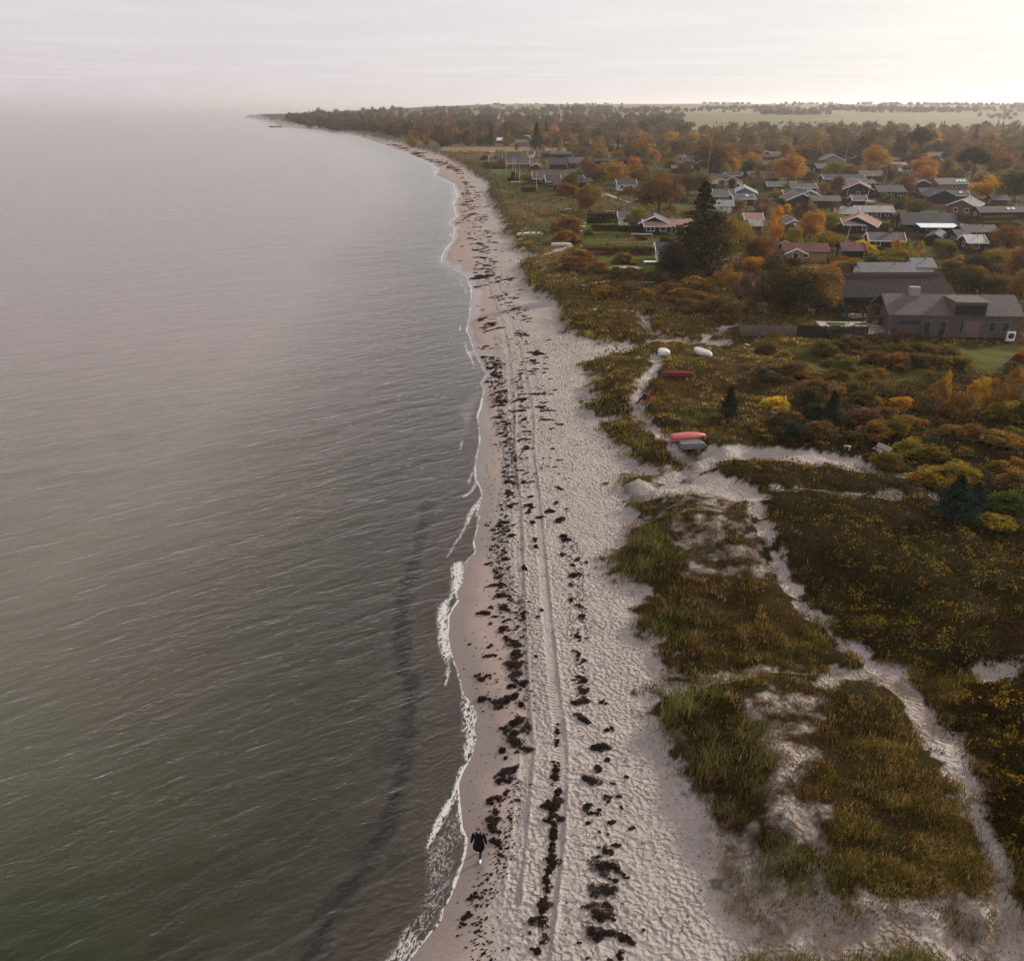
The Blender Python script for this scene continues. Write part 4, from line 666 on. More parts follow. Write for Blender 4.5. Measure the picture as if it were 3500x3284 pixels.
# (tile, base x, base y, top y, width, colour, kind)
TR = [
 (1, 150, 243, -30, 150, 'dk', 'con'), (1, 768, 312, -60, 250, 'dk', 'con'), (1, 505, 325, 195, 110, 'mauve', 'birch'), (1, 1495, 1140, 720, 330, 'ob', 'dec'), (1, 640, 752, 605, 190, 'ob', 'dec'), (1, 1240, 850, 585, 190, 'olive', 'dec'), (1, 1200, 900, 730, 330, 'rust', 'bush'), (1, 1370, 940, 790, 200, 'rust', 'bush'),
 (1, 1165, 560, 468, 85, 'dkgreen', 'bush'), (1, 1268, 545, 468, 80, 'dkgreen', 'bush'), (1, 1390, 420, 205, 230, 'brown', 'dec'), (1, 1630, 425, 255, 200, 'olyel', 'dec'), (1, 1560, 650, 450, 220, 'brown', 'dec'), (1, 1440, 610, 400, 200, 'rust', 'dec'), (1, 1850, 760, 430, 290, 'orange', 'dec'), (1, 1690, 720, 520, 240, 'olive', 'dec'), (1, 1350, 720, 560, 160, 'dkolive', 'dec'),
 (1, 1060, 700, 590, 100, 'rust', 'birch'), (1, 700, 490, 425, 90, 'orange', 'bush'), (1, 860, 520, 370, 110, 'brown', 'birch'), (1, 1190, 385, 330, 130, 'orange', 'bush'), (1, 470, 700, 540, 120, 'dk', 'bush'), (1, 60, 430, 340, 110, 'dkgreen', 'bush'), (1, 210, 420, 350, 80, 'dkgreen', 'bush'), (1, 1075, 190, 60, 200, 'brown', 'dec'), (1, 1330, 200, 80, 150, 'olyel', 'dec'), (1, 1200, 200, 90, 120, 'ob', 'dec'), (1, 1780, 260, 160, 100, 'ob', 'dec'), (1, 1710, 240, 120, 100, 'dkolive', 'dec'), (1, 1870, 390, 90, 0 + 90, 'dk', 'con'), (1, 1870, 385, 335, 160, 'dkgreen', 'bush'),
 (1, 480, 170, 85, 100, 'dkgreen', 'bush'), (1, 280, 500, 440, 170, 'rust', 'bush'), (1, 100, 530, 480, 150, 'dkolive', 'bush'), (1, 1820, 700, 560, 160, 'olive', 'dec'),
 (2, 600, 1130, 560, 520, 'rust', 'dec'), (2, 830, 1140, 620, 170, 'rust', 'birch'), (2, 320, 760, 520, 260, 'brown', 'dec'), (2, 770, 590, 365, 210, 'ob', 'dec'), (2, 870, 400, 125, 330, 'brown', 'dec'), (2, 1300, 640, 120, 430, 'brown', 'dec'), (2, 1380, 650, 430, 260, 'brown', 'dec'), (2, 1580, 570, 295, 210, 'olyel', 'dec'), (2, 1830, 590, 305, 240, 'orange', 'dec'), (2, 1960, 610, 470, 170, 'olive', 'dec'), (2, 1180, 900, 580, 260, 'ol2', 'dec'), (2, 1230, 890, 680, 130, 'orange', 'birch'),
 (2, 350, 430, 40, 220, 'ob', 'dec'), (2, 140, 210, 60, 200, 'orange', 'dec'), (2, 170, 430, 220, 180, 'rust', 'dec'), (2, 340, 480, 220, 200, 'brown', 'dec'), (2, 465, 390, 210, 100, 'orange', 'dec'), (2, 900, 170, -40, 190, 'dk', 'dec'), (2, 1050, 230, 10, 170, 'orange', 'dec'), (2, 1200, 350, 60, 200, 'ob', 'dec'), (2, 620, 440, 300, 170, 'brown', 'dec'), (2, 430, 520, 390, 230, 'ol2', 'dec'), (2, 590, 460, 390, 110, 'olyel', 'dec'), (2, 1550, 300, 20, 180, 'brown', 'dec'), (2, 1830, 290, 20, 260, 'ol2', 'dec'), (2, 1900, 240, 60, 120, 'orange', 'dec'), (2, 240, 560, 470, 140, 'orange', 'bush'), (2, 960, 520, 430, 90, 'orange', 'bush'), (2, 1110, 580, 520, 120, 'dk', 'bush'), (2, 120, 480, 400, 150, 'dkgreen', 'bush'),
 (2, 1530, 840, 760, 130, 'orange', 'bush'), (2, 1820, 820, 700, 150, 'ob', 'dec'), (2, 1270, 920, 860, 120, 'green', 'bush'), (2, 760, 1100, 1050, 130, 'olyel', 'bush'), (2, 1680, 1130, 950, 230, 'ob', 'dec'), (2, 1930, 1130, 930, 150, 'mauve', 'birch'), (2, 700, 900, 640, 250, 'rust', 'dec'), (2, 430, 1000, 900, 200, 'dkolive', 'bush'), (2, 900, 1000, 860, 200, 'mauve', 'bush'), (2, 990, 900, 600, 200, 'brown', 'dec'), (2, 200, 860, 780, 160, 'rust', 'bush'),
 (3, 530, 745, 335, 400, 'orange', 'dec'), (3, 880, 410, 205, 290, 'orange', 'dec'), (3, 860, 245, 15, 240, 'ol2', 'dec'), (3, 850, 550, 425, 190, 'olive', 'dec'), (3, 130, 610, 445, 220, 'olive', 'dec'), (3, 40, 460, 325, 160, 'orange', 'dec'), (3, 830, 740, 555, 190, 'olive', 'dec'), (3, 1180, 625, 420, 250, 'olyel', 'dec'), (3, 1040, 630, 515, 110, 'orange', 'dec'), (3, 1400, 640, 475, 230, 'ob', 'dec'), (3, 1700, 600, 215, 300, 'orange', 'dec'), (3, 1580, 420, -50, 400, 'brown', 'dec'), (3, 1060, 380, 155, 150, 'brown', 'dec'), (3, 610, 320, 105, 120, 'dk', 'con'), (3, 450, 310, 60, 190, 'ob', 'dec'), (3, 690, 200, 0, 150, 'faint', 'dec'),
 (3, 150, 850, 670, 150, 'olive', 'dec'), (3, 1000, 880, 715, 130, 'orange', 'dec'), (3, 1160, 850, 745, 100, 'green', 'dec'), (3, 1240, 910, 785, 140, 'ob', 'bush'), (3, 350, 980, 805, 170, 'olyel', 'dec'), (3, 170, 1190, 940, 270, 'mauve', 'birch'), (3, 720, 1230, 975, 130, 'dkolive', 'dec'), (3, 820, 1230, 950, 160, 'ob', 'dec'), (3, 1150, 1260, 975, 180, 'mauve', 'birch'), (3, 510, 1150, 1010, 90, 'yellow', 'dec'), (3, 1380, 1070, 990, 85, 'dkgreen', 'bush'), (3, 1100, 960, 860, 220, 'dkolive', 'bush'), (3, 1400, 980, 900, 170, 'dkolive', 'bush'), (3, 240, 240, 105, 60, 'dk', 'con'), (3, 1390, 250, 160, 130, 'red', 'dec'), (3, 360, 720, 640, 60, 'dkgreen', 'bush'), (3, 1280, 830, 785, 70, 'yelloworange', 'bush'), (3, 1390, 470, 380, 110, 'dkgreen', 'bush'), (3, 1720, 780, 740, 80, 'olyel', 'bush'), (3, 1640, 1100, 980, 120, 'brown', 'bush'),
 (4, 600, 650, 345, 280, 'orange', 'dec'), (4, 610, 800, 475, 250, 'orange', 'dec'), (4, 800, 710, 535, 180, 'ob', 'dec'), (4, 330, 490, 215, 115, 'dk', 'con'), (4, 385, 770, 620, 95, 'dk', 'con'), (4, 530, 440, 0, 330, 'dkolive', 'pine'), (4, 280, 420, 40, 180, 'dkolive', 'dec'), (4, 760, 310, 40, 150, 'yelloworange', 'dec'), (4, 930, 660, 375, 170, 'ob', 'dec'), (4, 1280, 690, 255, 380, 'dkgreen', 'pine'), (4, 1600, 690, 200, 290, 'ob', 'dec'), (4, 1400, 360, 190, 160, 'orange', 'dec'), (4, 1300, 270, -40, 120, 'dk', 'con'), (4, 1480, 960, 645, 390, 'yelloworange', 'dec'), (4, 1850, 1010, 535, 400, 'dkolive', 'dec'), (4, 1620, 230, 30, 300, 'brown', 'dec'), (4, 1000, 210, -10, 320, 'faint', 'dec'), (4, 1900, 320, 200, 160, 'ob', 'dec'), (4, 100, 230, 0, 190, 'dkolive', 'dec'), (4, 870, 330, 235, 130, 'olyel', 'dec'), (4, 1050, 690, 540, 200, 'olive', 'dec'), (4, 1930, 560, 330, 150, 'dkgreen', 'con'), (4, 230, 330, 270, 130, 'olyel', 'dec'), (4, 960, 830, 750, 110, 'brown', 'bush'), (4, 440, 950, 820, 180, 'brown', 'dec'), (4, 400, 560, 490, 70, 'dkgreen', 'bush'), (4, 290, 1090, 950, 200, 'dkolive', 'bush'), (4, 560, 1170, 950, 330, 'brown', 'dec'), (4, 120, 1000, 940, 230, 'green', 'bush'), (4, 330, 1010, 945, 180, 'green', 'bush'), (4, 1790, 1080, 980, 120, 'olive', 'bush'),
 (5, 495, 440, 85, 240, 'olyel', 'dec'), (5, 1340, 1010, -190, 950, 'dkolive', 'con'), (5, 1180, 1000, 420, 420, 'dk', 'con'), (5, 1280, 1040, 520, 420, 'dk', 'dec'), (5, 1560, 980, 350, 380, 'dkolive', 'dec'), (5, 1240, 930, 330, 360, 'dkgreen', 'dec'), (5, 1420, 900, 260, 330, 'dkolive', 'dec'), (5, 1480, 930, 160, 420, 'dk', 'pine'), (5, 1700, 800, 190, 420, 'ob', 'dec'), (5, 1000, 1100, 560, 420, 'dk', 'dec'), (5, 900, 590, 480, 170, 'dkolive', 'bush'), (5, 570, 560, 480, 130, 'dkolive', 'bush'), (5, 1280, 1060, 900, 170, 'yelloworange', 'bush'), (5, 1480, 1080, 930, 240, 'dk', 'bush'), (5, 1900, 640, 260, 300, 'olyel', 'dec'), (5, 770, 530, 490, 70, 'olyel', 'bush'), (5, 960, 170, 110, 100, 'olyel', 'bush'), (5, 750, 1120, 960, 260, 'dkolive', 'bush'), (5, 420, 1060, 960, 300, 'ob', 'bush'), (5, 100, 660, 580, 70, 'mauve', 'birch'), (5, 260, 1080, 1000, 200, 'rust', 'bush'), (5, 1650, 700, 480, 260, 'mauve', 'dec'), (5, 1150, 1120, 880, 420, 'dk', 'bush'),
 (6, 390, 650, 105, 310, 'yelloworange', 'birch'), (6, 620, 710, 350, 210, 'olyel', 'dec'), (6, 540, 200, 60, 80, 'yellow', 'dec'), (6, 860, 560, 130, 310, 'orange', 'dec'), (6, 1180, 440, 155, 320, 'olyel', 'dec'), (6, 1110, 720, 425, 390, 'olyel', 'dec'), (6, 1560, 750, 570, 350, 'yellow', 'bush'), (6, 1710, 910, 710, 290, 'dkolive', 'bush'), (6, 180, 890, 450, 400, 'rust', 'dec'), (6, 100, 970, 750, 270, 'yelloworange', 'dec'), (6, 380, 1030, 800, 340, 'dkgreen', 'dec'), (6, 230, 1500, 950, 420, 'mauve', 'birch'), (6, -90, 1480, 960, 380, 'mauve', 'birch'), (6, 60, 1540, 1150, 380, 'mauve', 'birch'), (6, 560, 1570, 820, 700, 'dkolive', 'dec'), (6, 950, 1560, 850, 520, 'ob', 'dec'), (6, 1420, 1060, 790, 330, 'olyel', 'dec'), (6, 1230, 1010, 820, 260, 'orange', 'dec'), (6, 270, 790, 640, 150, 'green', 'dec'), (6, 1470, 560, 460, 150, 'dkolive', 'bush'), (6, 1790, 250, 175, 105, 'dkgreen', 'bush'), (6, 1905, 250, 170, 95, 'dkgreen', 'bush'), (6, 1415, 110, 35, 90, 'dkgreen', 'bush'), (6, 1650, 180, 100, 160, 'brown', 'bush'), (6, 1890, 420, 320, 180, 'green', 'bush'), (6, 700, 280, 60, 150, 'ob', 'dec'), (6, 1300, 880, 760, 260, 'ob', 'dec'), (6, 640, 900, 780, 200, 'dkolive', 'dec'), (6, 150, 270, 120, 240, 'dkolive', 'dec'), (6, 1600, 1010, 850, 130, 'olyel', 'dec'), (6, -250, 1260, 880, 320, 'ob', 'dec'), (6, -420, 1500, 1230, 300, 'rust', 'bush'), (6, -560, 1420, 1250, 260, 'ob', 'bush'), (6, -250, 1650, 1350, 330, 'rust', 'bush'),
 (7, 200, 890, 490, 190, 'orange', 'birch'), (7, 390, 910, 515, 180, 'olyel', 'birch'), (7, 530, 860, 550, 160, 'orange', 'birch'), (7, 250, 930, 650, 480, 'olyel', 'dec'), (7, 1485, 700, 455, 190, 'dkgreen', 'dec'), (7, 1750, 740, 350, 390, 'rust', 'dec'), (7, 1930, 1180, 550, 360, 'rust', 'dec'), (7, 1600, 940, 640, 340, 'olyel', 'dec'), (7, 1340, 1020, 725, 290, 'dkgreen', 'dec'), (7, 1300, 1170, 870, 260, 'ob', 'dec'), (7, 1000, 1060, 830, 270, 'dkolive', 'dec'), (7, 1130, 1230, 900, 420, 'dkolive', 'dec'), (7, 1320, 1330, 1000, 360, 'dkgreen', 'dec'), (7, 1650, 1330, 970, 420, 'olive', 'dec'), (7, 1900, 1500, 880, 270, 'ob', 'dec'), (7, 110, 240, 170, 95, 'dkgreen', 'bush'), (7, 640, 560, 430, 170, 'brown', 'bush'), (7, 880, 820, 730, 180, 'brown', 'bush'), (7, 1110, 470, 400, 80, 'olyel', 'bush'), (7, 110, 440, 330, 170, 'green', 'bush'), (7, 560, 950, 800, 260, 'olive', 'dec'), (7, 1250, 750, 620, 150, 'rust', 'dec'), (7, 300, 1060, 940, 220, 'olyel', 'dec'), (7, 1120, 830, 740, 90, 'yelloworange', 'bush'), (7, 1850, 420, 300, 260, 'brown', 'bush'), (7, 380, 300, 210, 170, 'dkolive', 'bush'), (7, 1800, 1000, 800, 300, 'ob', 'dec'),
 # the scrub in front of the wooden house
 ('K', 110, 650, 505, 200, 'yellow', 'bush'), ('K', 530, 740, 500, 170, 'spruce', 'con'), ('K', -405 + 60, 0, -80, 100, 'ob', 'bush'), ('M', 1414, 812, 745, 52, 'spruce', 'con'), ('K', 510, 330, 245, 110, 'olive', 'bush'), ('K', 610, 320, 228, 130, 'dkolive', 'bush'), ('K', 680, 318, 268, 105, 'rust', 'bush'), ('K', 640, 372, 305, 195, 'olive', 'bush'), ('K', 805, 415, 335, 100, 'ob', 'bush'), ('K', 905, 415, 318, 105, 'ob', 'bush'), ('K', 600, 430, 358, 145, 'rust', 'bush'), ('K', 685, 505, 410, 115, 'olive', 'bush'), ('K', 850, 490, 412, 105, 'rust', 'bush'), ('K', 605, 545, 465, 85, 'orange', 'bush'), ('K', 1090, 500, 412, 110, 'dkolive', 'bush'), ('K', 1205, 495, 420, 75, 'olive', 'bush'), ('K', 925, 580, 470, 140, 'dkolive', 'bush'), ('K', 1010, 640, 520, 120, 'yellow', 'bush'),
 ('K', 1090, 660, 500, 200, 'yelloworange', 'bush'), ('K', 1330, 690, 385, 190, 'ob', 'birch'), ('K', 1380, 640, 360, 120, 'yelloworange', 'birch'), ('K', 1240, 700, 470, 200, 'brown', 'bush'), ('K', 1590, 690, 400, 170, 'yelloworange', 'birch'), ('K', 1650, 720, 375, 130, 'yellow', 'birch'), ('K', 1480, 720, 450, 240, 'ob', 'bush'), ('K', 1740, 720, 400, 220, 'ob', 'birch'), ('K', 1870, 690, 320, 190, 'ob', 'birch'), ('K', 1960, 640, 300, 150, 'orange', 'birch'), ('K', 1820, 740, 480, 260, 'olyel', 'bush'), ('K', 1960, 740, 500, 200, 'dkolive', 'bush'), ('K', 1275, 395, 338, 70, 'orange', 'bush'), ('K', 1940, 295, 195, 110, 'red', 'bush'), ('K', 1890, 360, 290, 130, 'brown', 'bush'),
 ('K', 1450, 1510, 1120, 430, 'spruce', 'con'), ('K', 1600, 1460, 1180, 260, 'spruce', 'con'), ('K', 1300, 1240, 1040, 330, 'olyel', 'bush'), ('K', 1480, 1200, 1030, 300, 'olyel', 'bush'), ('K', 1870, 1420, 1280, 300, 'green', 'bush'), ('K', 1760, 1560, 1400, 260, 'olyel', 'bush'), ('K', 960, 1110, 1000, 260, 'olive', 'bush'), ('K', 1110, 1000, 810, 230, 'olyel', 'bush'), ('K', 1290, 1040, 960, 250, 'olive', 'bush'), ('K', 1530, 1000, 905, 130, 'ob', 'bush'), ('K', 1820, 1120, 1010, 180, 'ob', 'bush'), ('K', 1930, 1110, 1000, 170, 'ob', 'bush'), ('K', 1450, 860, 780, 190, 'ob', 'bush'), ('K', 1590, 880, 740, 230, 'rust', 'bush'), ('K', 1780, 930, 800, 260, 'ob', 'bush'), ('K', 1930, 900, 790, 220, 'olive', 'bush'), ('K', 1900, 1250, 1160, 280, 'ob', 'bush'),
 ('K', 850, 880, 720, 260, 'rust', 'bush'), ('K', 700, 930, 770, 230, 'dkolive', 'bush'), ('K', 1000, 830, 690, 240, 'olive', 'bush'), ('K', 780, 760, 640, 260, 'brown', 'bush'), ('K', 940, 740, 640, 200, 'brown', 'bush'), ('K', 350, 620, 400, 250, 'dkolive', 'bush'), ('K', 380, 720, 560, 200, 'spruce', 'bush'), ('K', 250, 420, 320, 250, 'brown', 'bush'), ('K', 60, 440, 300, 260, 'brown', 'bush'), ('K', 190, 450, 365, 120, 'yelloworange', 'bush'), ('K', 440, 520, 430, 190, 'brown', 'bush'), ('K', 270, 730, 660, 120, 'yelloworange', 'bush'), ('K', 180, 760, 650, 200, 'brown', 'bush'), ('K', 420, 860, 760, 260, 'brown', 'bush'), ('K', 230, 880, 800, 260, 'dk', 'bush'), ('K', 770, 620, 530, 220, 'dkolive', 'bush'), ('K', 850, 620, 560, 130, 'olyel', 'bush'), ('K', 1130, 790, 700, 200, 'ob', 'bush'),
 ('K', 30, 240, 150, 170, 'dkolive', 'bush'), ('K', 160, 275, 190, 140, 'olyel', 'bush'), ('K', 470, 235, 140, 200, 'olive', 'bush'), ('K', 570, 230, 135, 170, 'dkolive', 'bush'), ('K', 690, 200, 120, 220, 'brown', 'bush'), ('K', 730, 270, 200, 130, 'rust', 'bush'), ('K', 830, 250, 165, 170, 'brown', 'bush'), ('K', 960, 240, 160, 160, 'olive', 'bush'), ('K', 1090, 250, 150, 220, 'olive', 'bush'), ('K', 1250, 260, 150, 240, 'olive', 'bush'), ('K', 1400, 280, 180, 230, 'ol2', 'bush'), ('K', 1500, 340, 220, 200, 'ol2', 'bush'), ('K', 1370, 350, 240, 230, 'olive', 'bush'), ('K', 1200, 330, 240, 230, 'brown', 'bush'), ('K', 1020, 330, 240, 230, 'rust', 'bush'), ('K', 870, 310, 240, 180, 'brown', 'bush'), ('K', 880, 150, 110, 160, 'brown', 'bush'), ('K', 1050, 150, 110, 200, 'brown', 'bush'), ('K', 10, 830, 780, 40, 'yellow', 'bush'), ('K', 0, 900, 830, 90, 'spruce', 'bush'),
 ('L', 230, 1330, 1270, 90, 'olive', 'bush'), ('L', 870, 400, 340, 170, 'ob', 'bush') , ('L', 470, 180, 130, 230, 'ob', 'bush'), ('L', 480, 260, 200, 190, 'ob', 'bush'), ('L', 560, 400, 340, 220, 'ob', 'bush'), ('L', 690, 460, 390, 150, 'ob', 'bush'), ('L', 520, 440, 370, 180, 'rust', 'bush'), ('L', 1050, 740, 680, 80, 'dk', 'bush'), ('L', 620, 205, 165, 60, 'dkolive', 'bush'), ('L', 1270, 660, 520, 220, 'rust', 'bush'), ('L', 1180, 620, 520, 200, 'brown', 'bush'), ('L', 1350, 580, 430, 200, 'ob', 'bush'), ('L', 1000, 640, 560, 150, 'ob', 'bush'), ('L', 720, 620, 570, 170, 'ob', 'bush'), ('L', 900, 620, 570, 200, 'brown', 'bush'), ('L', 1310, 720, 630, 200, 'brown', 'bush'), ('L', 820, 470, 440, 110, 'dkolive', 'bush')]
TR = [t for t in TR if not (t[0] == 'L' and t[2] > 1200) and not (t[0] == 'K' and t[1] < -300)]
TR += [('L', 590 + 72 * i, 300 + (i % 2) * 3, 292, 78, ['rust', 'ob', 'olive'][i % 3], 'bush') for i in range(0)]
for (tl, a, b_, tp, w, c, k) in TR:
    s = .2515 if isinstance(tl, int) else {'K': .4527, 'M': 1.7606, 'L': .503, 'C': .4527}[tl]
    p = T(tl, a, b_); q = T(tl, a, tp); plant(k, p[0], p[1], q[1], w * s, c)
print('manual trees', len(treelist))
def finish_trees():
    """procedural infill: individuals between the houses, one mass beyond"""
    taken = [(t_[3], t_[4], t_[6] * .42) for t_ in treelist] + [(hx, hy, 8.) for hx, hy, _ in landmarks]
    tx = np.array([t_[0] for t_ in taken]); ty = np.array([t_[1] for t_ in taken]); tr_ = np.array([t_[2] for t_ in taken])
    cand = 0
    while cand < 150:
        px = r.uniform(1880, 3560); py = r.uniform(500, 700); x, y, z = at(px, py)
        if np.any(np.hypot(tx - x, ty - y) < tr_ + 3.5): continue
        if any(bbox_sd(np.array([x]), np.array([y]), p)[0] > -2 for p in lawns + [meadow]): continue
        if px < 1900 + (py - 500) * .3 or (px < 2300 and py > 640): continue
        k = 'dec' if r.random() < .62 else ('birch' if r.random() < .4 else 'bush'); c = r.choice(['brown', 'ob', 'orange', 'olive', 'olyel', 'dkolive', 'rust', 'ol2', 'brown', 'brown', 'faint'])
        hg = r.uniform(4, 8.5) if k != 'bush' else r.uniform(1.5, 3); plant(k, 0, 0, 0, 0, str(c), xyz=(x, y, z), hw=(hg, hg * r.uniform(.7, 1.0))); cand += 1
        tx = np.append(tx, x); ty = np.append(ty, y); tr_ = np.append(tr_, hg * .4)
    # the woods beyond, one mass
    los = {k: [(np.array([v.co for v in p[2].data.vertices]), ) for p in protos[k]] for k in ('dec', 'con', 'birch')}
    cols_ = {k: [np.array([c.color[:3] for c in p[2].data.color_attributes['Col'].data]) for p in protos[k]] for k in ('dec', 'con', 'birch')}
    spots = []
    def scatter(n, region, hr, pal, pcon, ok=None):
        c = 0; tries = 0
        while c < n and tries < n * 60:
            tries += 1; x, y = region()
            if ok is not None and not ok(x, y): continue
            hg = r.uniform(*hr); spots.append((x, y, hg, 'con' if r.random() < pcon else 'dec', pal[r.integers(len(pal))])); c += 1
    def pxreg(x0, x1, y0, y1):
        def f():
            px = r.uniform(x0, x1); py = r.uniform(y0, y1); return flat(px, py, 2.5)
        return f
    head_front = [flat(*p, 2.) for p in C1([(405, 262), (600, 300), (800, 320), (1000, 335), (1150, 350), (1240, 378), (1640, 420), (1900, 440)])]
    poly = [(float(a), float(b)) for a, b in head_front] + [(150, 760), (250, 1500), (200, 2300), (-300, 2300), (-430, 2150), (float(head_front[0][0]) + 5, float(head_front[0][1]) + 120)]
    ins = lambda x, y: bool(inside(np.array([x]), np.array([y]), poly)[0]) and bool(inside(np.array([x]), np.array([y]), land)[0])
    scatter(620, lambda: (r.uniform(-800, 250), r.uniform(800, 2500) if r.random() < .5 else r.uniform(780, 1500)), (10, 17), ['dk', 'brown', 'dkolive', 'mauve', 'brown', 'dk'], .25, ins)
    for (a, b), (c, d_) in zip(head_front[:-1], head_front[1:]):
        nseg = int(math.hypot(c - a, d_ - b) / 7)
        for i in range(nseg): t_ = i / nseg; spots.append((float(a + (c - a) * t_) + r.normal(0, 3), float(b + (d_ - b) * t_) + r.uniform(0, 14), r.uniform(8, 15), 'dec' if r.random() < .8 else 'con', str(r.choice(['dk', 'brown', 'dkolive', 'mauve'] + (['orange', 'ob'] if a > -60 else [])))))
    bld = lambda x, y: not np.any(np.hypot(tx - x, ty - y) < 9) and bbox_sd(np.array([x]), np.array([y]), meadow, 5.)[0] < -3
    scatter(330, pxreg(1400, 3600, 462, 500), (8, 14), ['brown', 'ob', 'dkolive', 'faint', 'brown', 'rust', 'olive', 'orange'], .12, bld)
    scatter(300, pxreg(1560, 3600, 495, 560), (6, 11), ['brown', 'ob', 'dkolive', 'faint', 'brown', 'rust', 'olive'], .1, lambda x, y: bld(x, y) and ((x / y) > .12 or y > 600))
    scatter(330, pxreg(1450, 2330, 412, 470), (8, 12), ['brown', 'ob', 'dkolive', 'faint', 'brown', 'rust'], .12, bld)
    scatter(90, pxreg(2330, 3600, 445, 468), (8, 14), ['brown', 'dk', 'dkolive', 'faint'], .3, bld)
    # hedgerows and copses on the far fields
    for (x0, yy, x1, n, hr) in [(2120, 385, 2260, 26, (12, 20)), (2200, 403, 2330, 20, (10, 18)), (2390, 372, 3330, 190, (8, 14)), (2600, 392, 2830, 50, (10, 18)), (2950, 385, 3250, 40, (10, 18)), (1550, 372, 2100, 70, (9, 15)), (2450, 424, 2900, 26, (3, 6)), (2830, 372, 3520, 90, (12, 20)), (3350, 400, 3480, 8, (8, 14)), (3390, 408, 3430, 5, (8, 12)), (2000, 384, 3500, 60, (8, 14)), (2330, 434, 2370, 4, (8, 12)), (1800, 378, 2500, 60, (10, 16)), (2400, 362, 3500, 260, (9, 17)), (1500, 365, 2400, 160, (7, 12)), (2920, 436, 3500, 30, (3, 7))]:
        for _ in range(n):
            px = r.uniform(x0, x1); x = 0; z_ = 2.
            for _i in range(12):
                x, y = flat(px, yy, z_) if z_ < 29.5 else (x, y)
                if y > 4200: x *= 4200 / y; y = 4200
                z_ = .6 * z_ + .4 * hz(x, y)
            y += r.normal(0, 6 + y * .006); spots.append((float(x), float(y), r.uniform(*hr) * .75, 'dec', str(r.choice(['brown', 'dk', 'faint', 'dkolive']))))
    Vs = []; Fs = []; Cs = []; o_ = 0
    xs = np.array([s[0] for s in spots]); ys = np.array([s[1] for s in spots]); zs = height(xs, ys)
    for (x, y, hg, k, c), z in zip(spots, zs):
        if z < .4: continue
        i = r.integers(len(los[k])); v = los[k][i][0]; cc = cols_[k][i]
        q = v.reshape(-1, 4, 3); q4 = cc.reshape(-1, 4, 3); step = 1 if y < 650 else (2 if y < 1300 else 3); q = q[::step]; q4 = q4[::step]
        if step > 1: ctr = q.mean(1, keepdims=True); q = ctr + (q - ctr) * (1.35 if step == 2 else 1.7)
        a = r.uniform(0, 6.28); w = hg * r.uniform(.75, 1.1) * (.5 if k == 'con' else 1.); X_ = q[..., 0] * w; Y_ = q[..., 1] * w
        vv = np.stack([x + X_ * math.cos(a) - Y_ * math.sin(a), y + X_ * math.sin(a) + Y_ * math.cos(a), z - .1 * hg + q[..., 2] * hg], -1).reshape(-1, 3)
        Vs.append(vv); Fs.append(np.arange(len(vv)).reshape(-1, 4) + o_); o_ += len(vv); Cs.append(q4.reshape(-1, 3) * np.array(COL[c]) * r.uniform(.8, 1.2))
    o = npmesh('distant_woods', np.concatenate(Vs), np.concatenate(Fs), leafmat, np.concatenate(Cs), False); tag(o, kind='stuff', label='hazy autumn woods, copses and hedgerows beyond the village'); print('woods', o_, len(spots))
    for h_ in hidden: bpy.data.objects.remove(h_)
    # labels: colour + size + kind + where it stands
    used = {}
    for (o, k, c, x, y, hg, wd) in sorted(treelist, key=lambda t_: t_[4]):
        lx, ly, ph = min(landmarks, key=lambda q: (q[0] - x) ** 2 + ((q[1] - y) * .6) ** 2)
        rel = ('behind' if y > ly + abs(x - lx) * .8 else 'in front of' if y < ly - abs(x - lx) * .8 else 'left of' if x < lx else 'right of')
        size = {'bush': ('low', 'big'), 'dec': ('small', 'tall'), 'birch': ('small', 'tall'), 'con': ('small', 'tall'), 'pine': ('small', 'tall')}[k][hg > (1.6 if k == 'bush' else 7)]
        near2 = sorted(landmarks, key=lambda q: (q[0] - x) ** 2 + ((q[1] - y) * .6) ** 2)[1:4]; sh_ = 'spreading ' if wd > hg else 'upright '
        for cand_ in [f"{size} {CW[c]} {KW[k]} {rel} {ph}", f"{sh_}{size} {CW[c]} {KW[k]} {rel} {ph}"] + [f"{size} {CW[c]} {KW[k]} {rel} {ph}, near {q_[2].replace('the ', '', 1)}" for q_ in near2] + [f"{sh_}{CW[c]} {KW[k]} between {ph} and {q_[2]}" for q_ in near2] + [f"{sh_}{CW[c]} {KW[k]} {rel} {ph}, looking toward {q_[2].replace('the ', '', 1)}" for q_ in near2]:
            lb = cand_
            if lb not in used and len(lb.split()) <= 16: break
        used[lb] = used.get(lb, 0) + 1
        o['label'] = ' '.join(lb.split()[:16]); o['category'] = 'shrub' if k == 'bush' else 'tree'; o['group'] = {'dec': 'autumn broadleaf trees around the houses', 'birch': 'slender birches', 'con': 'dark spruces', 'pine': 'broad dark pines', 'bush': 'shrubs on the heath and in the gardens'}[k]
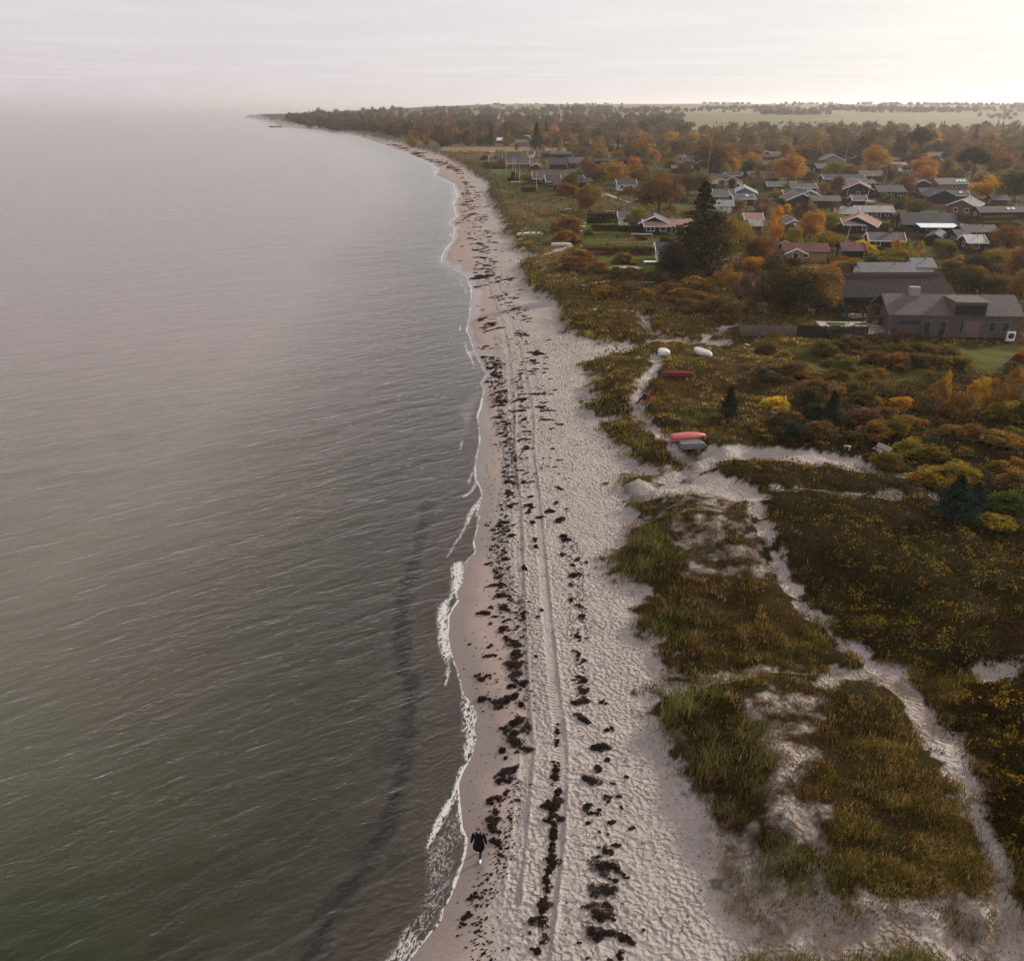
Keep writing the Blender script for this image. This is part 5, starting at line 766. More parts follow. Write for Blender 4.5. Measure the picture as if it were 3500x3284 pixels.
# ------------------------------------------------------------------ houses
roofc = {'dark': (.055, .050, .055), 'grey': (.095, .09, .095), 'light': (.25, .24, .225), 'red': (.20, .075, .055), 'maroon': (.11, .04, .035), 'salmon': (.30, .18, .14), 'brown': (.10, .075, .065), 'white': (.72, .71, .70), 'tile': (.12, .118, .13), 'thatch': (.045, .036, .035), 'taupe': (.125, .11, .10)}
RM = {k: simple('roof_' + k, c, .5 if k in ('tile', 'light', 'white') else .75, .18, 1.2, .02, spec=.15, wave=.02, wscale=2.2 if k != 'tile' else 1.6) for k, c in roofc.items()}
tm = RM['tile'].node_tree     # pantiles: courses as well as rolls
RM['thatch'] = simple('thatch', roofc['thatch'], .95, .35, 2.5, .12)
wallc = {'black': (.022, .020, .022), 'brown': (.06, .042, .035), 'white': (.70, .68, .65), 'brick': (.16, .085, .06), 'cream': (.45, .38, .28), 'grey': (.20, .19, .18), 'blue': (.16, .19, .24), 'ochre': (.32, .22, .10)}
WM = {k: simple('wall_' + k, c, .8, .15, 2, .01, wave=.01, wscale=3.5) for k, c in wallc.items()}
white = simple('white_paint', (.78, .77, .75), .5, .06, 2); glass = simple('window_glass', (.03, .034, .04), .08, .1, 1, spec=.8); brick = simple('brick', (.20, .09, .07), .85, .25, 6, .02); metal = simple('grey_metal', (.22, .22, .23), .4, .1, 3, metal=.6)
pale_glass = simple('skylight_glass', (.75, .76, .78), .12, .05, 1, spec=.9); black = simple('black_paint', (.02, .02, .02), .5, .1, 2)  # solid pale colour for the skylights and the lean-to sheet
def window(par, x, y, z, w, h, nx=0, ny=-1, frame=None, door=False):
    """on a wall whose outward normal is (nx, ny)"""
    f = MB(); t = .09
    def bx(b, u0, u1, z0, z1, d0, d1):
        if ny: b.box(x + u0, x + u1, y + ny * d0 if ny > 0 else y - d1, y + ny * d1 if ny > 0 else y - d0, z + z0, z + z1)
        else: b.box(x + nx * d0 if nx > 0 else x - d1, x + nx * d1 if nx > 0 else x - d0, y + u0, y + u1, z + z0, z + z1)
    bx(f, -w / 2, w / 2, 0, t, 0, .06); bx(f, -w / 2, w / 2, h - t, h, 0, .06); bx(f, -w / 2, -w / 2 + t, t, h - t, 0, .06); bx(f, w / 2 - t, w / 2, t, h - t, 0, .06)
    if w > 1.3:
        n = int(w / 1.0)
        for i in range(1, n): bx(f, -w / 2 + w * i / n - .03, -w / 2 + w * i / n + .03, t, h - t, 0, .055)
    fo = f.build('door' if door else 'window', frame or white, par); p = MB(); bx(p, -w / 2 + t, w / 2 - t, t, h - t, 0, .025); p.build('pane', glass, fo); return fo
def house(tl, x0, x1, yt, yb, ty, rc, wc, label, short, trim='white', rot=0., depth=None, win=2, chim=False, sky_=0, eave=2.15, pitch=24, cat='house', name='summer_house', grp='summer houses of the village'):
    p0 = T(tl, x0, yb); p1 = T(tl, x1, yb); pt = T(tl, x0, yt); x, y, z = at((p0[0] + p1[0]) / 2, p0[1]); s = ppm(x, y, z); wid = (p1[0] - p0[0]) / s; hp = (p0[1] - pt[1]) / s
    dep = math.atan2(CAMH - z, y); pt_ = math.tan(R(pitch))
    if ty == 'L':
        L_ = wid; Wd = depth or float(np.clip(2 * (hp - eave * math.cos(dep)) / (pt_ * math.cos(dep) + math.sin(dep)), 4.5, 10)); rz = R(rot)
    else:
        Wd = wid; L_ = depth or 9.; rz = R(90 + rot)
        if depth is None: eave = float(np.clip(hp / math.cos(dep) - Wd / 2 * pt_, 1.9, 2.6))
    off = (Wd / 2 if ty == 'L' else L_ / 2)
    o = empty(name, (x, y + off, z - .05), rz, label=label, cat=cat, group=grp); landmarks.append((x, y + off, short))
    hl, hw, rh = L_ / 2, Wd / 2, Wd / 2 * pt_; H = eave
    w = MB().prism([(-hw, 0), (hw, 0), (hw, H), (0, H + rh), (-hw, H)], -hl, hl, 'x'); w.build('wall', WM[wc], o)
    ov, th = .45, .14; eo = .5; rf = MB()
    for sgn in (-1, 1):
        pr = [(0, H + rh + .02), (sgn * (hw + eo), H - eo * pt_ + .02), (sgn * (hw + eo), H - eo * pt_ + th), (0, H + rh + th + .03)]
        rf.prism(pr, -hl - ov, hl + ov, 'x')
    ro = rf.build('roof', RM[rc], o)
    if trim:
        tmx = white if trim == 'white' else black
        for e in (-1, 1):
            bb = MB()
            for sgn in (-1, 1):
                pr = [(0, H + rh - .10), (sgn * (hw + eo + .03), H - eo * pt_ - .10), (sgn * (hw + eo + .03), H - eo * pt_ + th + .04), (0, H + rh + th + .08)]
                bb.prism(pr, e * (hl + ov) - (0 if e > 0 else .12), e * (hl + ov) + (.12 if e > 0 else 0), 'x')
            bb.build('bargeboard', tmx, o)
        fb = MB().box(-hl - ov, hl + ov, -(hw + eo + .06), -(hw + eo + .005), H - eo * pt_ - .06, H - eo * pt_ + th - .02); fb.build('fascia', tmx, o)
    if s > 5.5:
        if ty == 'L':
            for i in range(win):
                u = -hl + L_ * (i + .5) / max(win, 1) + random.uniform(-.4, .4); door = (i == win // 2 and win > 1); window(o, u, -hw, .12 if door else .85, .95 if door else random.choice([1.1, 1.5, 2.0]), 1.95 if door else 1.05, 0, -1, door=door)
            window(o, -hl, 0, .9, 1.2, 1.0, -1, 0)
        else:
            for u in ([-hw * .45, hw * .4] if win > 1 else [0] * win): window(o, -hl, u, .75, 1.1, 1.15, -1, 0)
            window(o, 0, hw, .9, 1.3, 1.0, 0, 1)
    if chim:
        c = MB().box(-.35 + hl * .3, .35 + hl * .3, -.35, .35, H + rh - .3, H + rh + .95); c.build('chimney', brick, ro)
    else:
        MB().tube((hl * .35, -hw * .25, H + rh * .72), (hl * .35, -hw * .25, H + rh * .75 + .6), .09, n=8).build('vent_pipe', metal, ro)
    for i in range(sky_):
        u = hl * (.25 + .0 * i) + i * 1.3; a0, a1 = .30, .62
        q = [(u, -hw * a1, H + rh * (1 - a1) + th + .07), (u + .9, -hw * a1, H + rh * (1 - a1) + th + .07), (u + .9, -hw * a0, H + rh * (1 - a0) + th + .07), (u, -hw * a0, H + rh * (1 - a0) + th + .07)]
        MB().poly(q + [(a, b, c - .09) for a, b, c in q], [(0, 1, 2, 3), (4, 7, 6, 5), (0, 4, 5, 1), (1, 5, 6, 2), (2, 6, 7, 3), (3, 7, 4, 0)]).build('skylight', pale_glass, ro)
    return o
H_ = [
 (1, 250, 560, 330, 470, 'L', 'dark', 'brown', 'long dark-roofed house behind the row of beach flagpoles', 'the long flagpole house', 0, 0),
 (1, 370, 660, 425, 540, 'L', 'brown', 'brick', 'brown-roofed house with a white gable edge nearest the beach meadow', 'the brown meadow house', 'white', 0),
 (1, 665, 735, 335, 400, 'L', 'dark', 'white', 'small white-walled annexe between two dark houses by the meadow', 'the white annexe', 'white', 0),
 (1, 960, 1250, 320, 400, 'L', 'grey', 'brown', 'grey-roofed house at the back edge of the reed meadow', 'the grey meadow-edge house', 0, 0),
 (1, 845, 960, 320, 395, 'L', 'dark', 'black', 'black timber block with a flat-looking roof by the reed meadow', 'the black timber block', 0, 0),
 (1, 965, 1190, 380, 550, 'L', 'dark', 'black', 'tall dark brown house in the middle of the seaside row', 'the tall dark brown house', 0, 0),
 (1, 1200, 1420, 392, 530, 'L', 'grey', 'brown', 'grey corrugated-roof house with two round shrubs in front', 'the two-shrub house', 0, 2),
 (1, 1270, 1400, 340, 420, 'G', 'dark', 'brown', 'gabled house end with white bargeboards behind the grey corrugated roof', 'the white-edged gable', 'white', 0),
 (1, 700, 805, 485, 560, 'G', 'grey', 'brown', 'low little gabled hut with a white roof edge in the seaside row', 'the low seaside hut', 'white', 0),
 (1, 730, 1270, 565, 760, 'L', 'brown', 'black', 'broad house with a long purplish-grey roof facing the dunes', 'the broad dune house', 'white', 3),
 (1, 895, 1080, 640, 800, 'L', 'dark', 'black', 'dark wing with white-edged roof and glass front in the shrubbery', 'the glass-fronted wing', 'white', 2),
 (1, 1010, 1190, 690, 845, 'L', 'maroon', 'brown', 'low house with a rusty brown roof behind rust-coloured shrubs', 'the rusty-roofed house', 0, 1),
 (1, 1200, 1400, 640, 800, 'L', 'dark', 'black', 'dark house with a white gable edge next to the lone meadow tree', 'the house by the lone tree', 'white', 1),
 (1, 1405, 1510, 690, 810, 'L', 'dark', 'black', 'small black shed with a white roof strip left of the white cottage', 'the black shed', 0, 1),
 (1, 1560, 1910, 410, 500, 'L', 'dark', 'black', 'long black house with one white-framed window', 'the one-window black house', 0, 1),
 (1, 1780, 1910, 375, 440, 'G', 'dark', 'black', 'black gable with bright white bargeboards above the long black house', 'the bright bargeboard gable', 'white', 0),
 (1, 100, 190, 90, 140, 'G', 'grey', 'brown', 'far gabled house half hidden by the left spruce', 'the far spruce house', 'white', 0),
 (1, 235, 335, 130, 200, 'L', 'white', 'brown', 'far house with a glaring white roof strip beyond the meadow', 'the far white strip house', 'white', 0),
 (1, 350, 405, 108, 150, 'G', 'brown', 'ochre', 'tiny far gabled hut with a white peak behind a flagpole', 'the tiny far hut', 'white', 0),
 (1, 500, 670, 95, 160, 'L', 'light', 'grey', 'far pale-roofed house just left of the dark meadow spruce', 'the far pale house', 'white', 0),
 (1, 485, 645, 150, 240, 'L', 'taupe', 'grey', 'far grey house in front of a pale-roofed one beyond the meadow', 'the far grey house', 0, 0),
 (1, 1450, 1600, 205, 265, 'G', 'grey', 'grey', 'far broad gable with white edges behind two flagpoles', 'the far broad gable', 'white', 0),
 (1, 1650, 1720, 238, 280, 'G', 'dark', 'brown', 'far narrow gable between yellowing trees', 'the far narrow gable', 'white', 0),
 (1, 1780, 1950, 220, 300, 'L', 'light', 'grey', 'far house with a pale pyramid-like roof among rust trees', 'the far pale-roofed house', 'white', 0),
 (1, 1160, 1400, 180, 250, 'L', 'grey', 'brown', 'far low grey roof at the meadow edge right of the dark spruce', 'the far low roof', 0, 0),
 (2, 45, 285, 700, 848, 'L', 'dark', 'white', 'white-walled cottage with a dark roof beside the sandy lane', 'the white cottage', 'white', 2),
 (2, 810, 985, 362, 460, 'L', 'grey', 'white', 'grey-roofed white-walled house beyond the big orange trees', 'the grey and white house', 0, 1),
 (2, 990, 1240, 372, 500, 'L', 'dark', 'black', 'dark house with broad white eaves beside the tall flagpole', 'the tall flagpole house', 'white', 1),
 (2, 1110, 1245, 450, 525, 'G', 'dark', 'brown', 'small gabled wing with white edge left of the tall flagpole', 'the small flagpole wing', 'white', 0),
 (2, 780, 1060, 520, 610, 'L', 'taupe', 'black', 'low black garage-like house with a bright roof edge', 'the low black garage', 0, 0),
 (2, 520, 655, 145, 205, 'G', 'grey', 'grey', 'far gabled house with white edge, left of a pair', 'the far left twin gable', 'white', 0),
 (2, 665, 800, 122, 200, 'G', 'light', 'grey', 'far pale gabled house, right of a pair', 'the far right twin gable', 'white', 0),
 (2, 510, 680, 285, 370, 'L', 'taupe', 'blue', 'far blue-walled house under a tan roof', 'the far blue house', 0, 0),
 (2, 1275, 1520, 640, 740, 'L', 'dark', 'brown', 'long dark roof right behind the foot of the tall flagpole', 'the long dark roof', 0, 0),
 (2, 1520, 1725, 625, 715, 'L', 'dark', 'brown', 'dark flat-roofed house with a white rim', 'the white-rimmed dark house', 'white', 0),
 (2, 1340, 1530, 698, 800, 'G', 'taupe', 'grey', 'taupe gabled house with a pale front left of the white gable', 'the taupe gable', 'white', 1),
 (2, 1545, 1755, 675, 830, 'G', 'taupe', 'white', 'white-fronted gable house with two square windows', 'the white-fronted gable', 0, 2),
 (2, 1285, 1390, 790, 830, 'L', 'salmon', 'brown', 'small salmon-roofed outbuilding below the taupe gable', 'the salmon outbuilding', 0, 0),
 (2, 1360, 1620, 835, 975, 'L', 'grey', 'blue', 'grey-roofed wing with wide white bargeboards behind the spruce top', 'the left white-board wing', 'white', 1),
 (2, 1640, 1960, 828, 960, 'G', 'light', 'blue', 'blue-walled gable with wide white bargeboards', 'the blue white-board gable', 'white', 1),
 (2, 1225, 1540, 870, 1010, 'L', 'grey', 'blue', 'shed-roofed grey house with a black flue just right of the spruce top', 'the flue house', 'white', 1),
 (2, 1610, 1880, 895, 1050, 'L', 'grey', 'black', 'grey-roofed house with a bright skylight and white posts', 'the white post house', 'white', 1),
 (2, 1270, 1600, 1015, 1145, 'L', 'light', 'white', 'pale ribbed-roof house behind the big spruce', 'the pale ribbed roof', 'white', 0),
 (3, 0, 340, 590, 755, 'L', 'brown', 'brown', 'large brown-roofed house with white window posts behind the orange tree', 'the large brown-roofed house', 0, 2),
 (3, 250, 630, 755, 860, 'L', 'grey', 'black', 'long grey ribbed roof with a white left edge', 'the long ribbed roof', 'white', 0),
 (3, 570, 900, 778, 890, 'L', 'grey', 'black', 'stepped grey roof with white corner boards', 'the stepped grey roof', 'white', 0),
 (3, 485, 780, 855, 985, 'L', 'dark', 'black', 'black house with white eave and two white windows on the hedge', 'the two-window black house', 'white', 2),
 (3, 740, 975, 850, 985, 'G', 'grey', 'blue', 'blue gable with white bargeboards beside the two-window black house', 'the blue gable', 'white', 1),
 (3, 530, 900, 955, 1060, 'G', 'taupe', 'brown', 'very broad low taupe gable behind mauve twigs', 'the broad taupe gable', 'white', 0),
 (3, 860, 1225, 985, 1080, 'L', 'taupe', 'brown', 'low taupe roof running right behind bare reddish trees', 'the low taupe roof', 0, 0),
 (3, 1180, 1480, 1072, 1260, 'L', 'light', 'black', 'pale corrugated house with a white chimney block, left half', 'the pale corrugated house', 'white', 1),
 (3, 1480, 1935, 1078, 1235, 'L', 'light', 'black', 'pale corrugated house with a row of windows and two round shrubs', 'the pale long house', 'white', 4),
 (3, 1420, 1580, 1022, 1070, 'L', 'taupe', 'black', 'little taupe roof with white rim behind the pale corrugated house', 'the little taupe roof', 'white', 0),
 (3, 1010, 1560, 632, 760, 'L', 'dark', 'black', 'very long dark house with white posts', 'the very long dark house', 'white', 3),
 (3, 1235, 1700, 702, 830, 'L', 'grey', 'black', 'long grey roof just behind the red-roofed house', 'the grey roof behind the red', 0, 0),
 (3, 1350, 1720, 745, 935, 'G', 'red', 'black', 'red-roofed black gable house with a white garage door', 'the red-roofed gable', 'white', 1),
 (3, 1735, 2110, 782, 950, 'L', 'dark', 'black', 'black log house with three white-framed windows', 'the three-window log house', 0, 3),
 (3, 1505, 1960, 582, 720, 'L', 'brown', 'brown', 'big dark brown roof behind a flagpole', 'the big brown roof', 0, 0),
 (3, 195, 430, 405, 590, 'L', 'grey', 'brown', 'grey roof beneath a thin red one, left of the orange tree', 'the grey and red roof', 0, 0),
 (3, 110, 430, 398, 440, 'L', 'maroon', 'brown', 'thin maroon roof above the grey one left of the orange tree', 'the thin maroon roof', 0, 0),
 (3, 915, 1060, 482, 610, 'L', 'grey', 'black', 'bluish grey roof between an olive tree and an orange one', 'the bluish grey roof', 0, 1),
 (3, 1000, 1300, 385, 480, 'G', 'taupe', 'grey', 'far broad pale gable with white edges by a tall flagpole', 'the far pale gable', 'white', 0),
 (3, 1140, 1300, 308, 380, 'L', 'dark', 'brown', 'far dark roof above the pale gable', 'the far dark roof', 0, 0),
 (3, 1300, 1450, 305, 390, 'L', 'taupe', 'black', 'far taupe strip roof with black walls', 'the far taupe strip', 0, 0),
 (3, 1455, 1590, 390, 470, 'G', 'taupe', 'grey', 'far grey gable with white left rim beside the big brown trees', 'the far rimmed gable', 'white', 0),
 (3, 30, 200, 250, 320, 'L', 'dark', 'black', 'far black roof with one bright spot', 'the far black roof', 0, 0),
 (3, 210, 310, 325, 380, 'G', 'grey', 'brown', 'far small gable with thick white edges', 'the far small gable', 'white', 0),
 (3, 300, 430, 340, 400, 'L', 'taupe', 'brown', 'far house with a white roof strip and taupe gable', 'the far strip-roofed house', 'white', 0),
 (3, 690, 760, 185, 250, 'L', 'grey', 'brown', 'very far house with a slanted white edge between hazy trees', 'the very far slanted house', 'white', 0),
 (3, 1120, 1260, 235, 310, 'L', 'taupe', 'brown', 'very far house with a yellow-lit gable top', 'the very far yellow-topped house', 'white', 0),
 (4, 40, 320, 492, 590, 'L', 'dark', 'brown', 'dark roof beneath a salmon one, behind a spruce tip', 'the dark roof under salmon', 0, 0),
 (4, 180, 385, 495, 560, 'L', 'salmon', 'brick', 'salmon-pink tiled roof left of the orange birch', 'the salmon roof', 0, 0),
 (4, 200, 315, 592, 650, 'L', 'light', 'brown', 'small pale hut roof against the big brown one', 'the small pale hut', 0, 0),
 (4, 690, 1040, 328, 430, 'L', 'brown', 'brown', 'far dark house with a white L-shaped roof edge', 'the far L-edged house', 'white', 0),
 (4, 725, 885, 415, 510, 'L', 'taupe', 'brown', 'far taupe roof with a pale window between orange trees', 'the far taupe window house', 0, 1),
 (4, 870, 940, 290, 345, 'G', 'dark', 'brown', 'far narrow steep gable peak', 'the far steep peak', 'white', 0),
 (4, 800, 1230, 685, 840, 'L', 'taupe', 'grey', 'stone-grey house with three slanting bright skylights', 'the three-skylight house', 0, 1),
 (4, 500, 760, 762, 835, 'G', 'taupe', 'black', 'dark low hut with a pale roof left of the stone-grey house', 'the dark low hut', 'white', 0),
 (4, 585, 800, 835, 960, 'L', 'dark', 'black', 'left dark slope of the big black barn-like house', 'the left barn wing', 0, 0),
 (4, 735, 1060, 860, 1045, 'G', 'dark', 'black', 'big black barn-like gable behind a board fence', 'the big black gable', 0, 0),
 (4, 930, 1215, 850, 1000, 'L', 'dark', 'brown', 'dark wing with one skylight and white rim right of the black gable', 'the one-skylight wing', 'white', 0),
 (4, 1110, 1440, 920, 1180, 'G', 'taupe', 'brick', 'brick house with two round-cornered windows in its gable', 'the brick two-window house', 'white', 2),
 (4, 1355, 1990, 1085, 1245, 'L', 'dark', 'black', 'long charcoal roof with a pair of bright skylights above a hedge', 'the twin-skylight roof', 0, 0),
 (4, 1560, 1760, 980, 1070, 'L', 'dark', 'brown', 'dark blue-grey roof below the big olive tree', 'the roof below the olive tree', 0, 0),
 (4, 1665, 1800, 245, 340, 'G', 'grey', 'grey', 'far grey gable at the picture edge beside two poles', 'the far edge gable', 'white', 0),
 (4, 1735, 1890, 440, 510, 'L', 'red', 'grey', 'far red-roofed house near the right edge', 'the far red roof', 0, 0),
 (4, 390, 520, 340, 430, 'L', 'grey', 'black', 'far house with a white rim and a bluish glare', 'the far glaring house', 'white', 0),
 (4, 40, 290, 420, 490, 'L', 'taupe', 'brown', 'far taupe roof right of the tall orange tree', 'the far taupe roof', 0, 0),
 (5, 275, 560, 180, 372, 'L', 'grey', 'white', 'grey-roofed villa with an open white-posted veranda on the lawn', 'the veranda villa', 'white', 2),
 (5, 560, 930, 175, 480, 'G', 'grey', 'black', 'grey villa gable with tall windows under white bargeboards', 'the tall-windowed gable', 'white', 2),
 (5, 610, 1225, 305, 490, 'L', 'salmon', 'black', 'villa wing with pink corrugated roof and full-height glass front', 'the pink-roofed wing', 'white', 4),
 (5, 790, 1060, 650, 850, 'L', 'dark', 'white', 'dark steep roof with scalloped white edge sticking out of the spruce', 'the scalloped roof', 'white', 1),
 (5, 1400, 1620, 620, 720, 'L', 'light', 'white', 'pale roof glimpsed through the spruce branches', 'the glimpsed pale roof', 0, 0),
 (6, 0, 210, 320, 390, 'L', 'salmon', 'brown', 'salmon-roofed shed with white dividing posts', 'the salmon shed', 'white', 0),
 (6, 565, 760, 302, 445, 'G', 'grey', 'brick', 'brick gable with a pale arched roof between autumn trees', 'the brick gable', 'white', 1),
 (6, 685, 800, 450, 550, 'L', 'light', 'brown', 'pale grey roof corner in front of the brick gable', 'the pale roof corner', 0, 0),
 (6, 60, 200, 420, 490, 'L', 'light', 'brown', 'little pale canvas-like roof below the salmon shed', 'the pale canvas roof', 0, 0),
 (6, 530, 1100, 690, 860, 'L', 'maroon', 'ochre', 'wide maroon-roofed house behind the big olive-brown tree', 'the wide maroon house', 0, 1),
 (6, 565, 805, 735, 870, 'G', 'maroon', 'ochre', 'ochre gable with white edges under a maroon roof', 'the ochre gable', 'white', 1),
 (6, 1320, 1580, 730, 850, 'L', 'maroon', 'black', 'maroon hut roof left of the yellow thicket', 'the maroon hut', 0, 0),
 (6, 1345, 1850, 262, 470, 'G', 'red', 'black', 'dark red gable house with double white bargeboards and tiny skylights', 'the double-bargeboard house', 'white', 2),
 (6, 1320, 1575, 400, 470, 'L', 'salmon', 'black', 'low porch roof on the left of the double-bargeboard house', 'the low porch', 'white', 0),
 (6, 1705, 2130, 470, 700, 'L', 'grey', 'black', 'black house with two stacked grey roofs and a metal chimney', 'the stacked-roof house', 'white', 2),
 (6, 1565, 2250, 912, 1160, 'L', 'tile', 'white', 'shiny blue-grey pantiled roof right behind the thatched house', 'the pantiled roof', 0, 0),
 (7, 490, 740, 990, 1090, 'L', 'tile', 'white', 'short lower end of the shiny pantiled roof', 'the lower pantiled end', 0, 0),
 (7, 410, 1080, 205, 480, 'L', 'dark', 'black', 'large black house with a rough dark roof and a glaring white lean-to', 'the lean-to house', 0, 1),
 (7, 1140, 1600, 405, 580, 'L', 'dark', 'black', 'dark slate-coloured house with a bicycle by its wall', 'the slate house', 0, 1),
 (7, 1225, 1440, 550, 730, 'L', 'light', 'black', 'black shed with a bright tilted roof and one white window', 'the bright tilted shed', 'white', 1),
 (7, 820, 990, 530, 650, 'G', 'dark', 'black', 'little black garden shed with a pitched roof on the lawn', 'the garden shed', 0, 0),
 (7, 1060, 1230, 572, 650, 'L', 'dark', 'brown', 'low dark woodstore on the lawn edge', 'the woodstore', 0, 0),
]
for i, (tl, a, b, c, d, ty, rc, wc, lab, sh, trim, wn) in enumerate(H_):
    rt = {'the brick two-window house': -38, 'the red-roofed gable': -18, 'the double-bargeboard house': -25, 'the big black gable': -8, 'the lean-to house': -12, 'the tall-windowed gable': -4, 'the garden shed': -30, 'the blue white-board gable': -12, 'the stacked-roof house': -8}.get(sh, random.uniform(-6, 6) if ty == 'L' else random.uniform(-16, 6))
    house(tl, a, b, c, d, ty, rc, wc, lab, sh, trim if trim else ('black' if wc == 'black' and i % 2 else None), rt, None, wn, sky_=2 if 'twin-skylight' in sh else 3 if 'three-skylight' in sh else 1 if ('one-skylight' in sh or 'post house' in sh) else 0, chim=sh in ('the tall-windowed gable', 'the stacked-roof house', 'the pale corrugated house'))
# glaring lean-to roof
x, y, z = at(*T(7, 800, 500)); s = ppm(x, y, z); o = empty('lean_to', (x, y, z), R(-3), label='translucent white lean-to roof in front of the large black house', cat='lean-to')
MB().poly([(-260 * .2515 / s, -1.4, 1.9), (260 * .2515 / s, -1.4, 1.9), (235 * .2515 / s, 1.4, 2.5), (-275 * .2515 / s, 1.4, 2.5), (-260 * .2515 / s, -1.4, 1.98), (260 * .2515 / s, -1.4, 1.98), (235 * .2515 / s, 1.4, 2.58), (-275 * .2515 / s, 1.4, 2.58)], [(0, 1, 2, 3), (4, 5, 6, 7), (0, 1, 5, 4), (1, 2, 6, 5), (2, 3, 7, 6), (3, 0, 4, 7)]).build('roof_sheet', pale_glass, o)
for u in (-1, 0, 1): MB().box(u * 250 * .2515 / s - .05, u * 250 * .2515 / s + .05, -1.3, -1.2, 0, 1.95).build('post', black, o)
# ------------------------------------------------------------------ the wooden house with the open porch
def pt(tl, a, b, z=None):
    p = T(tl, a, b); return np.array(at(*p)) if z is None else np.array([*flat(p[0], p[1], z), z])
wood = simple('weathered_boards', (.125, .098, .088), .85, .2, 1.5, .01, wave=.02, wscale=5); woodroof = simple('silvered_roof_boards', (.125, .110, .104), .85, .22, 1.5, .01, wave=.025, wscale=4.5)
A0 = pt('C', 955, 775); B0 = pt('C', 1945, 800); gz = A0[2]; ux = (B0 - A0)[:2]; Lh = float(np.linalg.norm(ux)); rz = math.atan2(ux[1], ux[0])
sA = ppm(A0[0], A0[1], gz); Wm = 7.6; eave = 2.7; rh = 1.95
o = empty('wooden_house', (A0[0], A0[1], gz), rz, label='long weathered timber house with an open gabled porch at its left end', cat='house', group='big houses beside the heath'); landmarks.append((A0[0] + Lh / 2, A0[1] + 4, 'the long wooden house'))
XL = -.35
MB().prism([(0, 0), (Wm, 0), (Wm, eave), (Wm / 2, eave + rh), (0, eave)], 1.2, Lh, 'x').build('wall', wood, o)
ro = MB()
for sg, (e0, e1) in ((0, (-.12, Wm / 2)), (1, (Wm + .12, Wm / 2))):
    ro.prism([(e0, eave + .0), (e1, eave + rh + .03), (e1, eave + rh + .23), (e0, eave + .2)], XL, Lh + .15, 'x')
ro = ro.build('roof', woodroof, o)
MB().box(XL, XL + .7, Wm - .35, Wm + .1, -.1, eave + .12).build('porch_leg', wood, o); MB().box(XL + .1, XL + .35, -.1, .12, -.1, eave + .1).build('porch_leg', wood, o)
MB().box(-.1, .05, .0, .14, 0, eave).build('porch_post', white, o)
for (u, z0, w_, h_) in [(3.0, 1.55, 2.9, .62), (5.9, .2, 1.0, 2.0), (8.4, .2, 1.0, 2.0), (11.6, .5, 1.0, 1.75), (16.0, .75, 1.0, 1.35), (18.1, .75, 1.0, 1.35)]:
    u = u * Lh / 20.5; window(o, u, 0, z0, w_, h_, 0, -1, frame=wood if h_ < .7 else metal, door=h_ > 1.9)
MB().box(13 * Lh / 20.5 - 1.2, 13 * Lh / 20.5 + .9, -.05, 0.01, .05, 2.2).build('wood_door', simple('pinkish_boards', (.19, .13, .115), .8, .15, 2, wave=.02, wscale=5), o)
d0, d1 = 9.6 * Lh / 20.5, 14.6 * Lh / 20.5
dm = MB().box(d0, d1, -.12, 3.4, eave - .3, eave + 1.95).build('dormer', wood, ro); MB().box(d0 - .15, d1 + .15, -.3, 3.5, eave + 1.955, eave + 2.05).build('dormer_roof', woodroof, ro); MB().box(d0 - .2, d1 + .2, -.36, -.305, eave + 1.9, eave + 2.08).build('dormer_rim', simple('pale_flashing', (.36, .33, .30), .6, .1, 1), ro)
window(dm, (d0 + d1) / 2, -.12, eave + .35, 3.7, 1.1, 0, -1, frame=black)
c_ = MB().box(3.2, 4.5, Wm / 2 - .5, Wm / 2 + .4, eave + rh - .2, eave + rh + 1.15).build('chimney', simple('pale_brick', (.30, .27, .25), .8, .2, 5), ro); 
MB().box(-7.2, 1.15, -.4, Wm + .5, -.3, .06).build('deck', simple('pale_deck', (.40, .36, .33), .7, .1, 2, wave=.01, wscale=6), o)
for i in range(8):
    MB().box(1.6 + i * 2.55, 1.75 + i * 2.55, -1.1, -.95, -.2, 1.15).build('fence_post', wood, o)
# heat pump
x, y, z = at(*T('C', 1876, 812)); hp = empty('heat_pump', (x, y, z), rz, label='white heat pump with a round black fan at the wooden house corner', cat='heat pump')
MB().box(-.55, .55, -.2, .2, .08, 1.3).build('casing', white, hp, bevel=.03); fan = MB().tube((0, -.25, .78), (0, -.205, .78), .36, n=28).build('fan', black, hp); MB().tube((0, -.265, .78), (0, -.251, .78), .1, n=16).build('hub', metal, fan)
for u in (-.4, .4): MB().box(u - .05, u + .05, -.2, .2, 0, .085).build('foot', black, hp)
